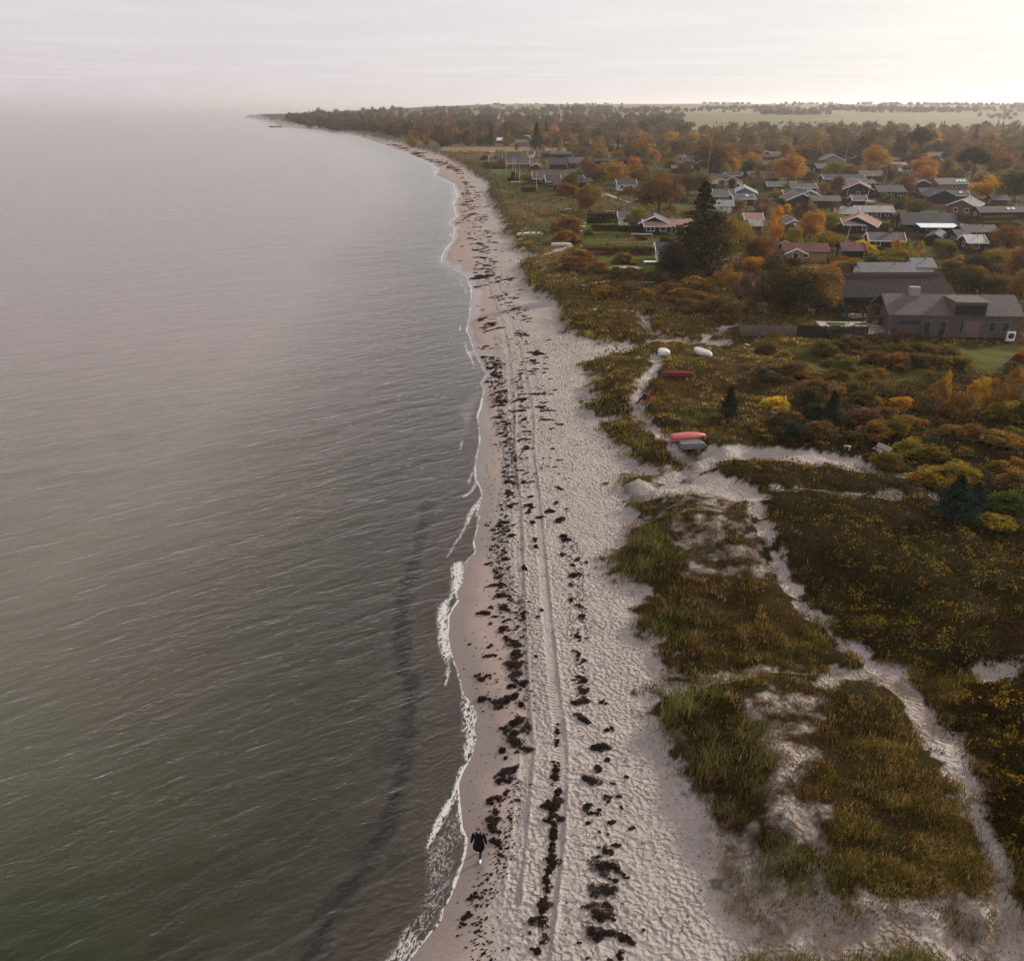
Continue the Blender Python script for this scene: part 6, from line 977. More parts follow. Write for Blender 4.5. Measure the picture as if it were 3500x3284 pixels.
# thatched house
A1 = pt('C', 530, 600); sC = ppm(*A1); Lt = (1505 - 530) * .4527 / sC * .98; o2 = empty('thatched_house', (A1[0], A1[1], A1[2]), R(1), label='big house with a dark hipped thatched roof behind the wooden house', cat='house', group='big houses beside the heath'); landmarks.append((A1[0] + Lt / 2, A1[1] + 5, 'the thatched house'))
MB().box(.6, Lt - .6, .6, 9.4, 0, 2.5).build('wall', simple('dark_boards', (.045, .036, .034), .9, .2, 2, wave=.02, wscale=5), o2)
hh2, ins_ = 4.75, .9
MB().poly([(0, 0, 2.3), (Lt, 0, 2.3), (Lt, 10, 2.3), (0, 10, 2.3), (ins_ + .2, 5, hh2), (Lt - ins_, 5, hh2), (0, 0, 2.05), (Lt, 0, 2.05), (Lt, 10, 2.05), (0, 10, 2.05)], [(0, 1, 5, 4), (1, 2, 5), (2, 3, 4, 5), (3, 0, 4), (6, 7, 1, 0), (7, 8, 2, 1), (8, 9, 3, 2), (9, 6, 0, 3), (9, 8, 7, 6)]).build('thatched_roof', RM['thatch'], o2)
MB().prism([(4.55, hh2 - .3), (5, hh2 + .22), (5.45, hh2 - .3)], ins_, Lt - ins_ + .3, 'x').build('ridge_cap', simple('ridge_turf', (.075, .055, .06), .9, .2, 3), o2)
for k in range(3): window(o2, 2 + k * 2.6, .6, .5, 1.2, 1.5, 0, -1, frame=black)
# terrace rail and two boards behind the porch
x, y, z = at(*T('C', 580, 635)); x2, y2, z2 = at(*T('C', 770, 650)); l = math.hypot(x2 - x, y2 - y); rl = empty('terrace_rail', (x, y, z), math.atan2(y2 - y, x2 - x), label='dark slatted railing on the terrace between the two big houses', cat='railing')
for k in range(4): MB().box(k * l / 3 - .04, k * l / 3 + .04, -.04, .04, 0, 1.35).build('post', black, rl)
for zz_ in (.45, .85, 1.25): MB().box(-.04, l + .04, -.065, -.042, zz_ - .04, zz_ + .04).build('rail', black, rl)
def board(tl, a, b, ln, c, lab, nm='paddle_board', tilt=0.2):
    x, y, z = at(*T(tl, a, b)); o = MB(); n = 14; up_ = []; 
    prof = [(ln / 2 * math.cos(2 * math.pi * i / 28), .36 * math.sin(2 * math.pi * i / 28) * (1 - .25 * math.cos(2 * math.pi * i / 28))) for i in range(28)]
    o.prism([(p[0], p[1]) for p in prof], 0, .12); ob = o.build(nm, c, None); ob.location = (x, y, z + .38); ob.rotation_euler = (tilt, 0, rz); return tag(ob, lab, 'paddle board', 'boards leaning at the terrace')
board('C', 705, 640, 1.7, white, 'small white paddle board lying on the terrace by the porch leg'); board('C', 765, 638, 1.5, simple('white_purple', (.62, .58, .66), .4, .1), 'white and lilac board half behind the porch leg'); board('C', 940, 640, 1.3, white, 'white board standing behind the porch post'); board('C', 632, 632, .9, simple('teal_plastic', (.04, .28, .30), .4, .1), 'small turquoise board by the dark railing')
def chair(tl, a, b, lab, c=black, rz_=0.3, sc_=1.):
    x, y, z = at(*T(tl, a, b)); o = empty('garden_chair', (x, y, z + .07), rz_, label=lab, cat='chair'); o.scale = (sc_,) * 3
    MB().box(-.25, .25, -.25, .25, .42, .46).build('seat', c, o); MB().box(-.25, .25, .22, .26, .46, .95).build('backrest', c, o)
    for u in (-.22, .22):
        for v in (-.22, .22): MB().box(u - .02, u + .02, v - .02, v + .02, 0, .42).build('leg', c, o)
chair('C', 905, 690, 'black chair on the pale porch deck')
x, y, z = at(*T('C', 392, 583)); MBt = MB(); MBt.tube((0, 0, 0), (0, 0, .16), .75, .7, 24); lid_ = MBt.build('sandbox_lid', simple('lime_plastic', (.12, .50, .08), .45, .1)); lid_.location = (x, y, z); tag(lid_, 'round lime-green sandpit cover on the lawn under the trees', 'sandpit cover')
# ------------------------------------------------------------------ fences, hedges, poles, boats, bench, people
def fence_run(tl, pts, h_, mat, name, lab, cat, rails=0, step=2.4, solid=False, thick=.06):
    P = [at(*T(tl, a, b)) for a, b in pts]; o = empty(name, P[0], 0, label=lab, cat=cat); ox, oy, oz = P[0]
    for (a, b) in zip(P[:-1], P[1:]):
        l = math.hypot(b[0] - a[0], b[1] - a[1]); n = max(1, int(l / step)); dx, dy = (b[0] - a[0]) / l, (b[1] - a[1]) / l
        for i in range(n + 1):
            q = l * i / n; MB().tube((a[0] + dx * q - ox, a[1] + dy * q - oy, -.3 + (a[2] - oz)), (a[0] + dx * q - ox, a[1] + dy * q - oy, h_ + (a[2] - oz) + .05), .06, n=6).build('post', mat, o)
        zs = [h_ * (k + 1) / (rails + .1) for k in range(rails)]
        for zc_ in zs:
            MB().tube((a[0] - ox, a[1] - oy - .08, zc_ + a[2] - oz), (b[0] - ox, b[1] - oy - .08, zc_ + b[2] - oz), .05, n=4).build('rail', mat, o)
        if solid:
            nb_ = int(l / .16); v = MB()
            for i in range(nb_):
                q0, q1 = l * i / nb_, l * (i + .9) / nb_; hh_ = h_ * random.uniform(.96, 1.03); x0, y0 = a[0] + dx * q0 - ox, a[1] + dy * q0 - oy; x1, y1 = a[0] + dx * q1 - ox, a[1] + dy * q1 - oy; nx, ny = -dy * .02, dx * .02; zb = a[2] - oz - .2
                v.poly([(x0, y0, zb), (x1, y1, zb), (x1 + nx, y1 + ny, zb), (x0 + nx, y0 + ny, zb), (x0, y0, zb + hh_ + .2), (x1, y1, zb + hh_ + .2), (x1 + nx, y1 + ny, zb + hh_ + .2), (x0 + nx, y0 + ny, zb + hh_ + .2)], [(0, 3, 2, 1), (4, 5, 6, 7), (0, 1, 5, 4), (1, 2, 6, 5), (2, 3, 7, 6), (3, 0, 4, 7)])
            v.build('boards', mat, o)
    return o
dkwood = simple('dark_timber', (.04, .034, .028), .85, .3, 3); greyw = simple('grey_timber', (.16, .135, .125), .85, .3, 3)
fence_run('C', [(-160, 770), (-20, 772), (265, 775)], 1.5, greyw, 'board_fence', 'grey weathered board fence left of the black mesh fence', 'fence', 0, 2.4, True)
fence_run('C', [(270, 775), (800, 788)], 1.45, black, 'black_fence', 'black fence in front of the wooden house lawn', 'fence', 0, 1.5, True)
fence_run('L', [(540, 240), (660, 235)], 1.0, dkwood, 'rail_fence', 'short low end of the dark rail fence at the dune side', 'fence', 3, 1.5)
fence_run('L', [(660, 238), (960, 240)], 1.3, dkwood, 'rail_fence', 'dark three-rail fence across the lawn below the pink-roofed wing', 'fence', 3, 2.2)
fence_run('L', [(545, 240), (585, 292)], 1.0, dkwood, 'rail_fence', 'dark rail fence running along the dune edge of the middle lawn', 'fence', 2, 2.0)
fence_run('L', [(590, 298), (800, 300)], .9, dkwood, 'rail_fence', 'lower dark rail fence left stretch below the middle lawn', 'fence', 2, 2.2)
fence_run('L', [(800, 301), (1080, 302)], 1.1, dkwood, 'rail_fence', 'lower dark rail fence right stretch below the middle lawn', 'fence', 2, 2.2)
fence_run(7, [(720, 150), (900, 150), (1090, 152)], 1.6, simple('tan_boards', (.17, .13, .09), .85, .2, 3), 'board_fence', 'tan board fence beneath the big black gable', 'fence', 0, 2.4, True)
fence_run(7, [(350, 560), (620, 560), (1150, 560)], 1.5, simple('brown_boards', (.055, .045, .045), .85, .2, 3), 'board_fence', 'dark board fence behind the garden shed lawn', 'fence', 0, 2.4, True)
fence_run(7, [(820, 255), (950, 250)], 1.6, dkwood, 'swing_frame', 'dark post and beam frame on the yellowish lawn', 'frame', 1, 4)
def hedge(tl, p0, p1, h_, w_, c, lab):
    a = at(*T(tl, *p0)); b = at(*T(tl, *p1)); l = math.hypot(b[0] - a[0], b[1] - a[1]); rr = np.random.default_rng(int(abs(p0[0]) + p1[1] * 7)); s = 877. and max(.09, (a[1] * CP + 12) / 877. * .8); n = int(min(9000, (l * w_ + 2 * l * h_) / (s * s) * 2.2))
    q = rr.random(n); f = rr.random(n); top = f < .45; xx = rr.random(n) * l; yy = np.where(top, rr.uniform(-.5, .5, n) * w_, np.where(f < .75, -.5 * w_, .5 * w_)) + rr.normal(0, .06, n); zz_ = np.where(top, h_, rr.random(n) * h_) + rr.normal(0, .07, n)
    C = np.ones((n, 1)) * rr.uniform(.5, 1.5, (n, 1)) * np.ones((1, 3)); V, F, C = leaves(np.stack([xx, yy, np.maximum(zz_, .02)], -1), s * rr.uniform(.7, 1.3, n), .8, rr, C)
    o = npmesh('hedge', V, F, crownmat, C, False); o.location = a; o.rotation_euler = (0, 0, math.atan2(b[1] - a[1], b[0] - a[0])); o.color = (*COL[c], 1); tag(o, lab, 'hedge', 'garden hedges')
hedge('L', (640, 172), (958, 185), 1.1, 1.2, 'dkolive', 'low clipped brown-green hedge between the upper two lawns'); hedge('L', (612, 118), (828, 120), 1.9, 1.2, 'dkgreen', 'tall dark hedge at the top of the lawn left of the villa')
hedge('L', (592, 332), (840, 334), 1.3, 2.6, 'rust', 'untrimmed rust-coloured hedge below the lower rail fence'); hedge('L', (840, 334), (1085, 332), 1.3, 2.6, 'olive', 'untrimmed olive hedge right half below the rail fence')
hedge(7, (1010, 300), (1400, 350), 1.7, 1.8, 'dkolive', 'long clipped hedge in front of the twin-skylight roof'); hedge(7, (1400, 345), (1850, 335), 1.7, 1.8, 'olive', 'right part of the long hedge by the charcoal roof'); hedge(7, (830, 700), (960, 780), 2.2, 2.4, 'ol2', 'bulky light-topped hedge beside the garden shed'); hedge(7, (925, 790), (1050, 800), 2.0, 2.0, 'dkolive', 'block-shaped hedge end on the lawn')
hedge(7, (170, 330), (560, 345), 1.6, 1.5, 'dkgreen', 'dark hedge below the brown round tree'); hedge(3, (380, 1030), (620, 1035), 1.2, 1.3, 'dkgreen', 'dark hedge beneath the two-window black house'); hedge(3, (1220, 1030), (1420, 1030), 1.3, 1.3, 'dkgreen', 'dark hedge strip beneath the white garage'); hedge(7, (-540, 330), (-40, 340), 1.5, 1.6, 'dkgreen', 'dark hedge right behind the double-bargeboard house')
hedge(1, (370, 715), (545, 715), 1.0, 1.5, 'dkgreen', 'low clipped hedge beside the white garden table'); hedge(1, (570, 860), (760, 862), 1.2, 1.5, 'dk', 'dark clipped hedge at the foot of the dune houses'); hedge(1, (70, 545), (350, 548), 1.0, 1.5, 'dkolive', 'dark hedge around the flagpole lawn'); hedge(3, (560, 700), (760, 700), 1.2, 1.4, 'green', 'green hedge right of the orange tree foot')
hedge(7, (1400, 400), (1700, 405), 1.4, 1.5, 'olive', 'olive hedge beside the sandy drive'); hedge(2, (30, 900), (290, 902), 1.0, 1.2, 'brown', 'brown hedge in front of the white cottage'); hedge(5, (-180, 330), (20, 332), .0 + 1.2, 1.0, 'dkgreen', 'dark slatted windbreak hedge behind the trampoline lawn')
for (px, py, nm) in []: pass
# sandy lane bits & drive: pale sheets on the ground
sandm = simple('pale_drive', (.34, .29, .25), .9, .15, 1)
def sheet(tl, pts, name, mat=sandm, dz=.03, kind='structure'):
    P = [at(*T(tl, a, b)) for a, b in pts]; o = MB().poly([(p[0], p[1], p[2] + dz) for p in P], [tuple(range(len(P)))]).build(name, mat); return tag(o, kind=kind)
sheet(7, [(1020, 318), (1080, 345), (1200, 385), (1330, 408), (1420, 405), (1400, 360), (1200, 345), (1100, 330)], 'drive'); sheet(2, [(-340, 870), (-60, 890), (30, 930), (110, 975), (230, 1000), (190, 1003), (60, 960), (-60, 925), (-300, 905)], 'lane'); sheet(3, [(380, 720), (500, 745), (480, 755), (330, 745)], 'drive'); sheet(3, [(1480, 965), (1560, 975), (1790, 990), (1770, 1005), (1500, 985)], 'drive')
# flagpoles
PO = [(1, 157, 410, 300, 157), (1, 182, 430, 305, 182), (1, 124, 515, 360, 124), (1, 308, 470, 295, 308), (1, 360, 550, 335, 356), (1, 450, 645, 400, 450), (1, 487, 715, 425, 480), (1, 542, 760, 505, 542), (1, 772, 825, 605, 772), (1, 1183, 620, 485, 1183), (1, 378, 215, 60, 378), (1, 1113, 275, 155, 1113), (1, 1495, 260, 135, 1495), (1, 1618, 240, 170, 1618), (1, 1525, 395, 330, 1525),
      (2, 324, 460, 300, 326), (2, 534, 485, 380, 534), (2, 928, 515, 345, 930), (2, 985, 445, 365, 985), (2, 1252, 665, 140, 1283), (2, 1695, 560, 450, 1695), (3, 200, 300, 190, 204), (3, 555, 240, 140, 560), (3, 570, 300, 220, 572), (3, 1145, 385, 255, 1150), (3, 1303, 480, 215, 1310), (3, 1532, 500, 410, 1538), (3, 1315, 975, 755, 1335), (3, 1582, 1050, 645, 1620), (3, 1832, 780, 565, 1852), (3, 780, 960, 860, 784), (3, 1905, 390, 250, 1912), (4, 728, 335, 50, 768), (4, 155, 395, 270, 160), (4, 1078, 835, 705, 1092), (4, 722, 1035, 865, 742), (4, 1712, 450, 330, 1730), (6, 1325, 730, 378, 1365)]
pole_used = {}
for (tl, a, b, tp, at_) in PO:
    p = T(tl, a, b); x, y, z = at(*p); s = ppm(x, y, z); hgt = (p[1] - T(tl, a, tp)[1]) / s / math.cos(math.atan2(CAMH, y)); lean = (at_ - a) * .2515 / s; r0 = max(.055, .42 / s * 1.)
    lx, ly, ph = min(landmarks, key=lambda q: (q[0] - x) ** 2 + ((q[1] - y) * .6) ** 2); rel = 'beside' if abs(ly - y) < 12 else ('behind' if y > ly else 'in front of')
    o = empty('flagpole', (x, y, z), 0, group='white flagpoles of the village', cat='flagpole')
    b_ = MB().tube((0, 0, 0), (lean, 0, hgt), r0, r0 * .55, 8); b_.build('pole', white, o); MB().tube((lean, 0, hgt), (lean, 0, hgt + .15), r0 * 1.1, r0 * .3, 8).build('finial', white, o)
    sz = 'very tall' if hgt > 14 else 'tall' if hgt > 9.5 else 'short'; lb = f"{sz} white flagpole{' leaning slightly right' if lean > .5 else ''} {rel} {ph}"
    if lb in pole_used: lb = lb.replace('white', 'thin white', 1)
    if lb in pole_used: lb = lb.replace('flagpole', 'flagpole closer to the beach', 1)
    pole_used[lb] = 1; o['label'] = lb
# ---- boats
def hull(ln, bm_, dp, mat, name, lab, tl, a, b, rz_, keel=None, flat_=.62, sheer=.12, roll=0., square=.55, grp='boats lying upside down above the beach'):
    """upturned dinghy: transom at -x, stem at +x, keel up"""
    n = 17; m_ = 11; V = []; xs = np.linspace(0, 1, n)
    for i, t_ in enumerate(xs):
        w_ = (square + (1 - square) * math.sin(min(1, t_ / .45) * math.pi / 2)) * (1 - max(0, (t_ - .45) / .55) ** 2.4) ** .9 if t_ < 1 else .02; w_ = max(.03, w_) * bm_ / 2
        d_ = dp * (1 - .25 * max(0, (t_ - .6) / .4) ** 2) * (.9 + .1 * math.sin(t_ * 3)); x_ = (t_ - .5) * ln + .12 * ln * 0
        for j in range(m_):
            an = math.pi * j / (m_ - 1); c_ = math.cos(an); s_ = math.sin(an); e = flat_
            yv = w_ * math.copysign(abs(c_) ** e, c_); zv = d_ * (abs(s_) ** e) * (1 if t_ < 1 else .8); V.append((x_ + (.10 * ln * (1 - s_) * max(0, t_ - .7) if t_ > .7 else 0), yv, zv + sheer * (-(t_ - .5) ** 2) * 0))
    F = []
    for i in range(n - 1):
        for j in range(m_ - 1): q = i * m_ + j; F.append((q, q + 1, q + m_ + 1, q + m_))
    F.append(tuple(range(m_))[::-1]); F.append(tuple(range((n - 1) * m_, n * m_)))
    x, y, z = at(*T(tl, a, b)); o = empty(name, (x, y, z + .02), rz_, label=lab, cat='boat', group=grp); o.rotation_euler = (roll, 0, rz_)
    h_ = MB(); h_.v = V; h_.f = F; ho = h_.build('hull', mat, o, True); md = ho.modifiers.new('s', 'SOLIDIFY'); md.thickness = .02
    g_ = MB()
    for i in range(n - 1):
        for j in (0, m_ - 1):
            g_.tube(V[i * m_ + j], V[(i + 1) * m_ + j], .03, n=6)
    g_.build('gunwale', keel or mat, o)
    for jj in (2, m_ - 3):
        st_ = MB()
        for i in range(n - 2): st_.tube(V[i * m_ + jj], V[(i + 1) * m_ + jj], .035, n=6)
        st_.build('strake', keel or mat, o)
    k_ = MB()
    for i in range(n - 1): k_.tube((V[i * m_ + m_ // 2][0], 0, V[i * m_ + m_ // 2][2]), (V[(i + 1) * m_ + m_ // 2][0], 0, V[(i + 1) * m_ + m_ // 2][2]), .028, n=6)
    k_.build('keel', keel or mat, o); return o, x, y
gel = simple('white_gelcoat', (.58, .57, .55), .35, .08, 2, spec=.5); redp = simple('faded_red_gelcoat', (.50, .12, .10), .5, .2, 2, spec=.4); dred = simple('dark_red_paint', (.20, .035, .035), .65, .3, 3); pinkt = simple('pale_pink', (.6, .26, .22), .5, .1)
for args, ph in (((2.4, 1.45, .62, gel, 'overturned_dinghy', 'small white dinghy upside down where the sand path begins', 'M', 1288, 687, R(97)), 'the small white dinghy'), ((3.3, 1.35, .55, gel, 'overturned_dinghy', 'longer white rowing boat upside down and askew on the grass', 'M', 1366, 689, R(-68)), 'the long white boat'),
                 ((3.5, 1.15, .55, dred, 'overturned_dinghy', 'dark red wooden boat upside down in the dry grass', 'M', 1316, 730, R(-2)), 'the dark red boat'), ((3.2, 1.15, .56, redp, 'overturned_dinghy', 'faded pinkish-red boat upside down behind the grey box-like pram', 'M', 1336, 852, R(9)), 'the faded red boat')):
    o_, x, y = hull(*args, keel=pinkt if 'faded' in args[5] else (black if 'dark red' in args[5] else gel), square=.7 if 'small white' in args[5] else .6); landmarks.append((x, y, ph))
# grey pram: flat bottom, raked bow
x, y, z = at(*T('M', 1347, 868)); o = empty('overturned_pram', (x, y, z), R(4), label='square grey pram boat upside down with a sunlit-toned raked bow on the sand', cat='boat', group='boats lying upside down above the beach'); landmarks.append((x, y, 'the grey pram'))
pg = simple('grey_plywood', (.17, .16, .165), .6, .2, 3); pw = simple('sunlit_bow_tone', (.66, .61, .56), .5, .1, 3)  # sunlight on the bow is painted in as a paler hull colour
MB().poly([(-1.25, -.62, 0), (1.35, -.5, 0), (1.35, .5, 0), (-1.25, .62, 0), (-1.32, -.55, .55), (.75, -.5, .55), (.75, .5, .55), (-1.32, .55, .55)], [(3, 2, 1, 0), (4, 5, 6, 7), (0, 1, 5, 4), (2, 3, 7, 6), (3, 0, 4, 7), (1, 2, 6, 5)]).build('hull', pg, o, bevel=.015)
MB().poly([(1.372, -.5, 0), (1.372, .5, 0), (.772, .5, .555), (.772, -.5, .555), (1.362, -.5, -.0), (1.362, .5, -.0), (.762, .5, .545), (.762, -.5, .545)], [(0, 1, 2, 3), (7, 6, 5, 4), (0, 4, 5, 1), (1, 5, 6, 2), (2, 6, 7, 3), (3, 7, 4, 0)]).build('bow_panel', pw, o)
MB().box(-1.3, .74, -.03, .03, .552, .585).build('skeg', pg, o)
for (a, b, ln, rz_, lab, ph) in [(223, 205, 6.2, R(20), 'long white boat upside down nearest the beach on the far dunes', 'the beach-side white boat'), (433, 277, 4.3, R(2), 'white dinghy upside down on the path below the orange scrub', 'the path-side dinghy'), ]:
    o_, x, y = hull(ln, 1.5, .6, gel, 'overturned_dinghy', lab, 'L', a, b, rz_, keel=gel); landmarks.append((x, y, ph))
hull(3.6, 1.4, .55, gel, 'overturned_dinghy', 'tiny far white boat on the dune beyond the reed meadow', 'M', 955, 296, 0., keel=gel)
# small pale things in the gardens: real furniture
def table(tl, a, b, L_, W_, h_, mat, lab, name='garden_table', cat='table', rz_=0., bench=False):
    x, y, z = at(*T(tl, a, b)); o = empty(name, (x, y, z), rz_, label=lab, cat=cat); MB().box(-L_ / 2, L_ / 2, -W_ / 2, W_ / 2, h_ - .06, h_).build('table_top' if not bench else 'seat', mat, o)
    for u in (-1, 1):
        for v in (-1, 1): MB().box(u * (L_ / 2 - .12) - .05, u * (L_ / 2 - .12) + .05, v * (W_ / 2 - .1) - .05, v * (W_ / 2 - .1) + .05, -.05, h_ - .062).build('leg', mat, o)
    return x, y
palew = simple('pale_wood', (.48, .43, .38), .7, .12, 3)
table('L', 662, 336, 4.6, 1.6, .5, palew, 'pale wooden platform at the dune end of the rust hedge', 'platform', 'platform'); table('L', 1056, 405, 3.4, 1.6, .55, white, 'white table beside the dark spruce on the lower lawn'); table('L', 982, 212, 4.8, 1.8, .45, palew, 'pale raised deck next to the upper lawn', 'deck', 'deck'); table('L', 556, 190, 1.6, .7, .5, white, 'small white table within the dark hedged pit'); table('L', 560, 170, 2.8, .8, .9, white, 'white bench top above the dark hedged pit', 'garden_bench', 'bench')
table('L', 768, 60, 2.4, .7, .7, palew, 'weathered table in the meadow right of the lone tree'); table('L', 478, 45, 1.8, .7, .7, palew, 'small weathered table in the meadow scrub'); table(1, 500, 752, 4.2, 1.3, .8, white, 'white picnic table in front of the flagpole hedge'); table('L', 970, 550, 5.0, .8, .6, greyw, 'long grey bench deck at the edge of the dark trees', 'platform', 'platform')
table('L', 1510, 402, 3.6, 1.2, .8, greyw, 'grey table frame deep under the spruce'); 
# trampolines and pool covers
def ring(tl, a, b, r_, c, lab, h_=.55):
    x, y, z = at(*T(tl, a, b)); o = empty('trampoline', (x, y, z), 0, label=lab, cat='trampoline', group='trampolines on the lawns'); MB().tube((0, 0, h_ - .03), (0, 0, h_), r_ * .9, n=28).build('mat', c, o)
    g_ = MB(); 
    for i in range(28):
        a0, a1 = 2 * math.pi * i / 28, 2 * math.pi * (i + 1) / 28; g_.tube((r_ * math.cos(a0), r_ * math.sin(a0), h_), (r_ * math.cos(a1), r_ * math.sin(a1), h_), .09, n=6)
    g_.build('frame', simple('pale_blue_pad', (.30, .36, .40), .6, .1), o)
    for i in range(4): MB().tube((r_ * .95 * math.cos(i * 1.57), r_ * .95 * math.sin(i * 1.57), 0), (r_ * .95 * math.cos(i * 1.57), r_ * .95 * math.sin(i * 1.57), h_), .04, n=6).build('leg', metal, o)
ring('L', 537, 132, 2.4, black, 'round trampoline on the lawn left of the veranda villa', .35); ring('L', 868, 450, 3.0, simple('grey_cover', (.36, .37, .36), .6, .1), 'wide pale round trampoline at the foot of the lower lawn', .4)
# dune sign and stake
x, y, z = at(*T('L', 434, 442)); o = empty('info_sign', (x, y, z), 0, label='small pale sign board on two legs at the dune path', cat='sign'); MB().box(-.45, .45, -.02, .02, .5, 1.05).build('panel', simple('pale_panel', (.5, .52, .55), .5, .1), o)
for u in (-.4, .4): MB().box(u - .03, u + .03, .025, .07, -.1, 1.05).build('post', dkwood, o)
# picnic spot on the heath: bench and table, and one lone bench
x, y, z = at(*T('M', 1712, 882)); o = empty('park_bench', (x, y, z), R(-63), label='weathered bench with a high plank back facing the sea on the heath', cat='bench'); landmarks.append((x, y, 'the heath bench')); wb = simple('silver_wood', (.36, .31, .28), .8, .2, 4)
o.rotation_euler = (0, 0, R(-63)); o.scale = (.8, .8, .8)
MB().box(-.95, .95, -.50, -.06, .44, .50).build('seat', wb, o); bk = MB().poly([(-.95, .05, .52), (.95, .05, .52), (.95, .28, 1.05), (-.95, .28, 1.05), (-.95, .10, .50), (.95, .10, .50), (.95, .33, 1.03), (-.95, .33, 1.03)], [(0, 1, 2, 3), (7, 6, 5, 4), (0, 4, 5, 1), (1, 5, 6, 2), (2, 6, 7, 3), (3, 7, 4, 0)]); bk.build('backrest', wb, o)
for u in (-.8, .8):
    for v in (-.45, .0): MB().box(u - .05, u + .05, v - .04, v + .04, -.1, .44).build('leg', dkwood, o)
x2, y2 = table('M', 1714, 887, .95, .45, .45, wb, 'weathered low table standing next to the heath bench', 'picnic_table', 'table', R(2)); table('M', 1644, 873, .62, .3, .35, wb, 'lone backless bench on the grass left of the heath bench', 'plain_bench', 'bench', R(-38), True); table('M', 1451, 672, .8, .25, .2, palew, 'pale plank bench in the grass right of the long white boat', 'plain_bench', 'bench', R(-60), True)
# bicycle by the slate house
def bicycle(tl, a, b, lab, c, rz_=0.):
    x, y, z = at(*T(tl, a, b)); o = empty('bicycle', (x, y, z), rz_, label=lab, cat='bicycle', group='bicycles by the dark fence')
    for u in (-.52, .52):
        g_ = MB()
        for i in range(18):
            a0, a1 = 2 * math.pi * i / 18, 2 * math.pi * (i + 1) / 18; g_.tube((u + .33 * math.cos(a0), 0, .34 + .33 * math.sin(a0)), (u + .33 * math.cos(a1), 0, .34 + .33 * math.sin(a1)), .03, n=5)
        for i in range(6): g_.tube((u, 0, .34), (u + .33 * math.cos(i * 1.047), 0, .34 + .33 * math.sin(i * 1.047)), .008, n=4)
        g_.build('wheel', c, o)
    f_ = MB(); P_ = {'r': (-.52, 0, .34), 'b': (-.08, 0, .32), 's': (-.2, 0, .85), 'h': (.36, 0, .88), 'f': (.52, 0, .34)}
    for a_, b_ in (('r', 'b'), ('b', 's'), ('r', 's'), ('s', 'h'), ('b', 'h'), ('h', 'f')): f_.tube(P_[a_], P_[b_], .025, n=6)
    f_.build('frame', c, o); MB().box(-.32, -.08, -.08, .08, .88, .94).build('saddle', black, o); MB().tube((.34, -.28, 1.02), (.34, .28, 1.02), .02, n=6).build('handlebar', c, o)
bicycle(7, 1040, 548, 'pale bicycle leaning by the dark fence, the left one', white, .1); bicycle(7, 1080, 549, 'pale bicycle leaning by the dark fence, the right one', white, -.1)
# ---- people
skin = simple('skin', (.50, .30, .22), .6, .05, 3); coatm = simple('black_coat', (.010, .010, .012), .85, .3, 4, .02); jeans = simple('blue_jeans', (.025, .04, .08), .85, .2, 6); hairm = simple('brown_hair', (.12, .065, .035), .7, .3, 20); shoem = simple('white_shoes', (.75, .74, .73), .5, .05)
def skin_body(name, J, E, mats_fn, parent, sub=2):
    me = bpy.data.meshes.new(name); me.from_pydata([j[:3] for j in J], E, []); o = bpy.data.objects.new(name, me); col.objects.link(o); o.parent = parent
    o.modifiers.new('skin', 'SKIN'); sv = me.skin_vertices[0].data if me.skin_vertices else None
    if sv is None:
        bpy.context.view_layer.objects.active = o; bpy.ops.mesh.customdata_skin_add() ; sv = me.skin_vertices[0].data
    for i, j in enumerate(J): sv[i].radius = (j[3], j[4] if len(j) > 4 else j[3]); sv[i].use_root = (i == 0)
    s_ = o.modifiers.new('sub', 'SUBSURF'); s_.levels = sub; s_.render_levels = sub
    dg = bpy.context.evaluated_depsgraph_get(); m2 = bpy.data.meshes.new_from_object(o.evaluated_get(dg)); o.modifiers.clear(); o.data = m2; m2.materials.clear(); m2.materials.append(mats_fn); m2.polygons.foreach_set('use_smooth', [True] * len(m2.polygons)); return o
def ell(name, c, rad, mat, parent, cut=None, nseg=20, nr_=14):
    b = MB(); V = []; 
    for i in range(nr_ + 1):
        ph = math.pi * i / nr_
        for j in range(nseg):
            th = 2 * math.pi * j / nseg; p = (c[0] + rad[0] * math.sin(ph) * math.cos(th), c[1] + rad[1] * math.sin(ph) * math.sin(th), c[2] + rad[2] * math.cos(ph))
            if cut: p = cut(p)
            V.append(p)
    b.v = V; b.f = [(i * nseg + j, i * nseg + (j + 1) % nseg, (i + 1) * nseg + (j + 1) % nseg, (i + 1) * nseg + j) for i in range(nr_) for j in range(nseg)]
    return b.build(name, mat, parent, True)
def fingers(J, E, wrist, d, side, fwd):
    """palm, four unequal fingers and a thumb"""
    w = np.array(wrist); d = np.array(d, float); d /= np.linalg.norm(d); s = np.array(side, float); f = np.array(fwd, float); wi = len(J) - 1
    J.append((*(w + d * .05), .030, .014)); E.append((wi, len(J) - 1)); p = len(J) - 1
    for k, (o_, ln) in enumerate(zip((-.027, -.009, .010, .027), (.062, .075, .070, .052))):
        b0 = w + d * .085 + s * o_; J.append((*b0, .0095)); E.append((p, len(J) - 1)); J.append((*(b0 + d * ln * .55 + f * .006), .0085)); E.append((len(J) - 2, len(J) - 1)); J.append((*(b0 + d * ln + f * .022), .007)); E.append((len(J) - 2, len(J) - 1))
    b0 = w + d * .035 - s * .034; J.append((*b0, .010)); E.append((p, len(J) - 1)); J.append((*(b0 + d * .035 - s * .016 + f * .012), .008)); E.append((len(J) - 2, len(J) - 1))
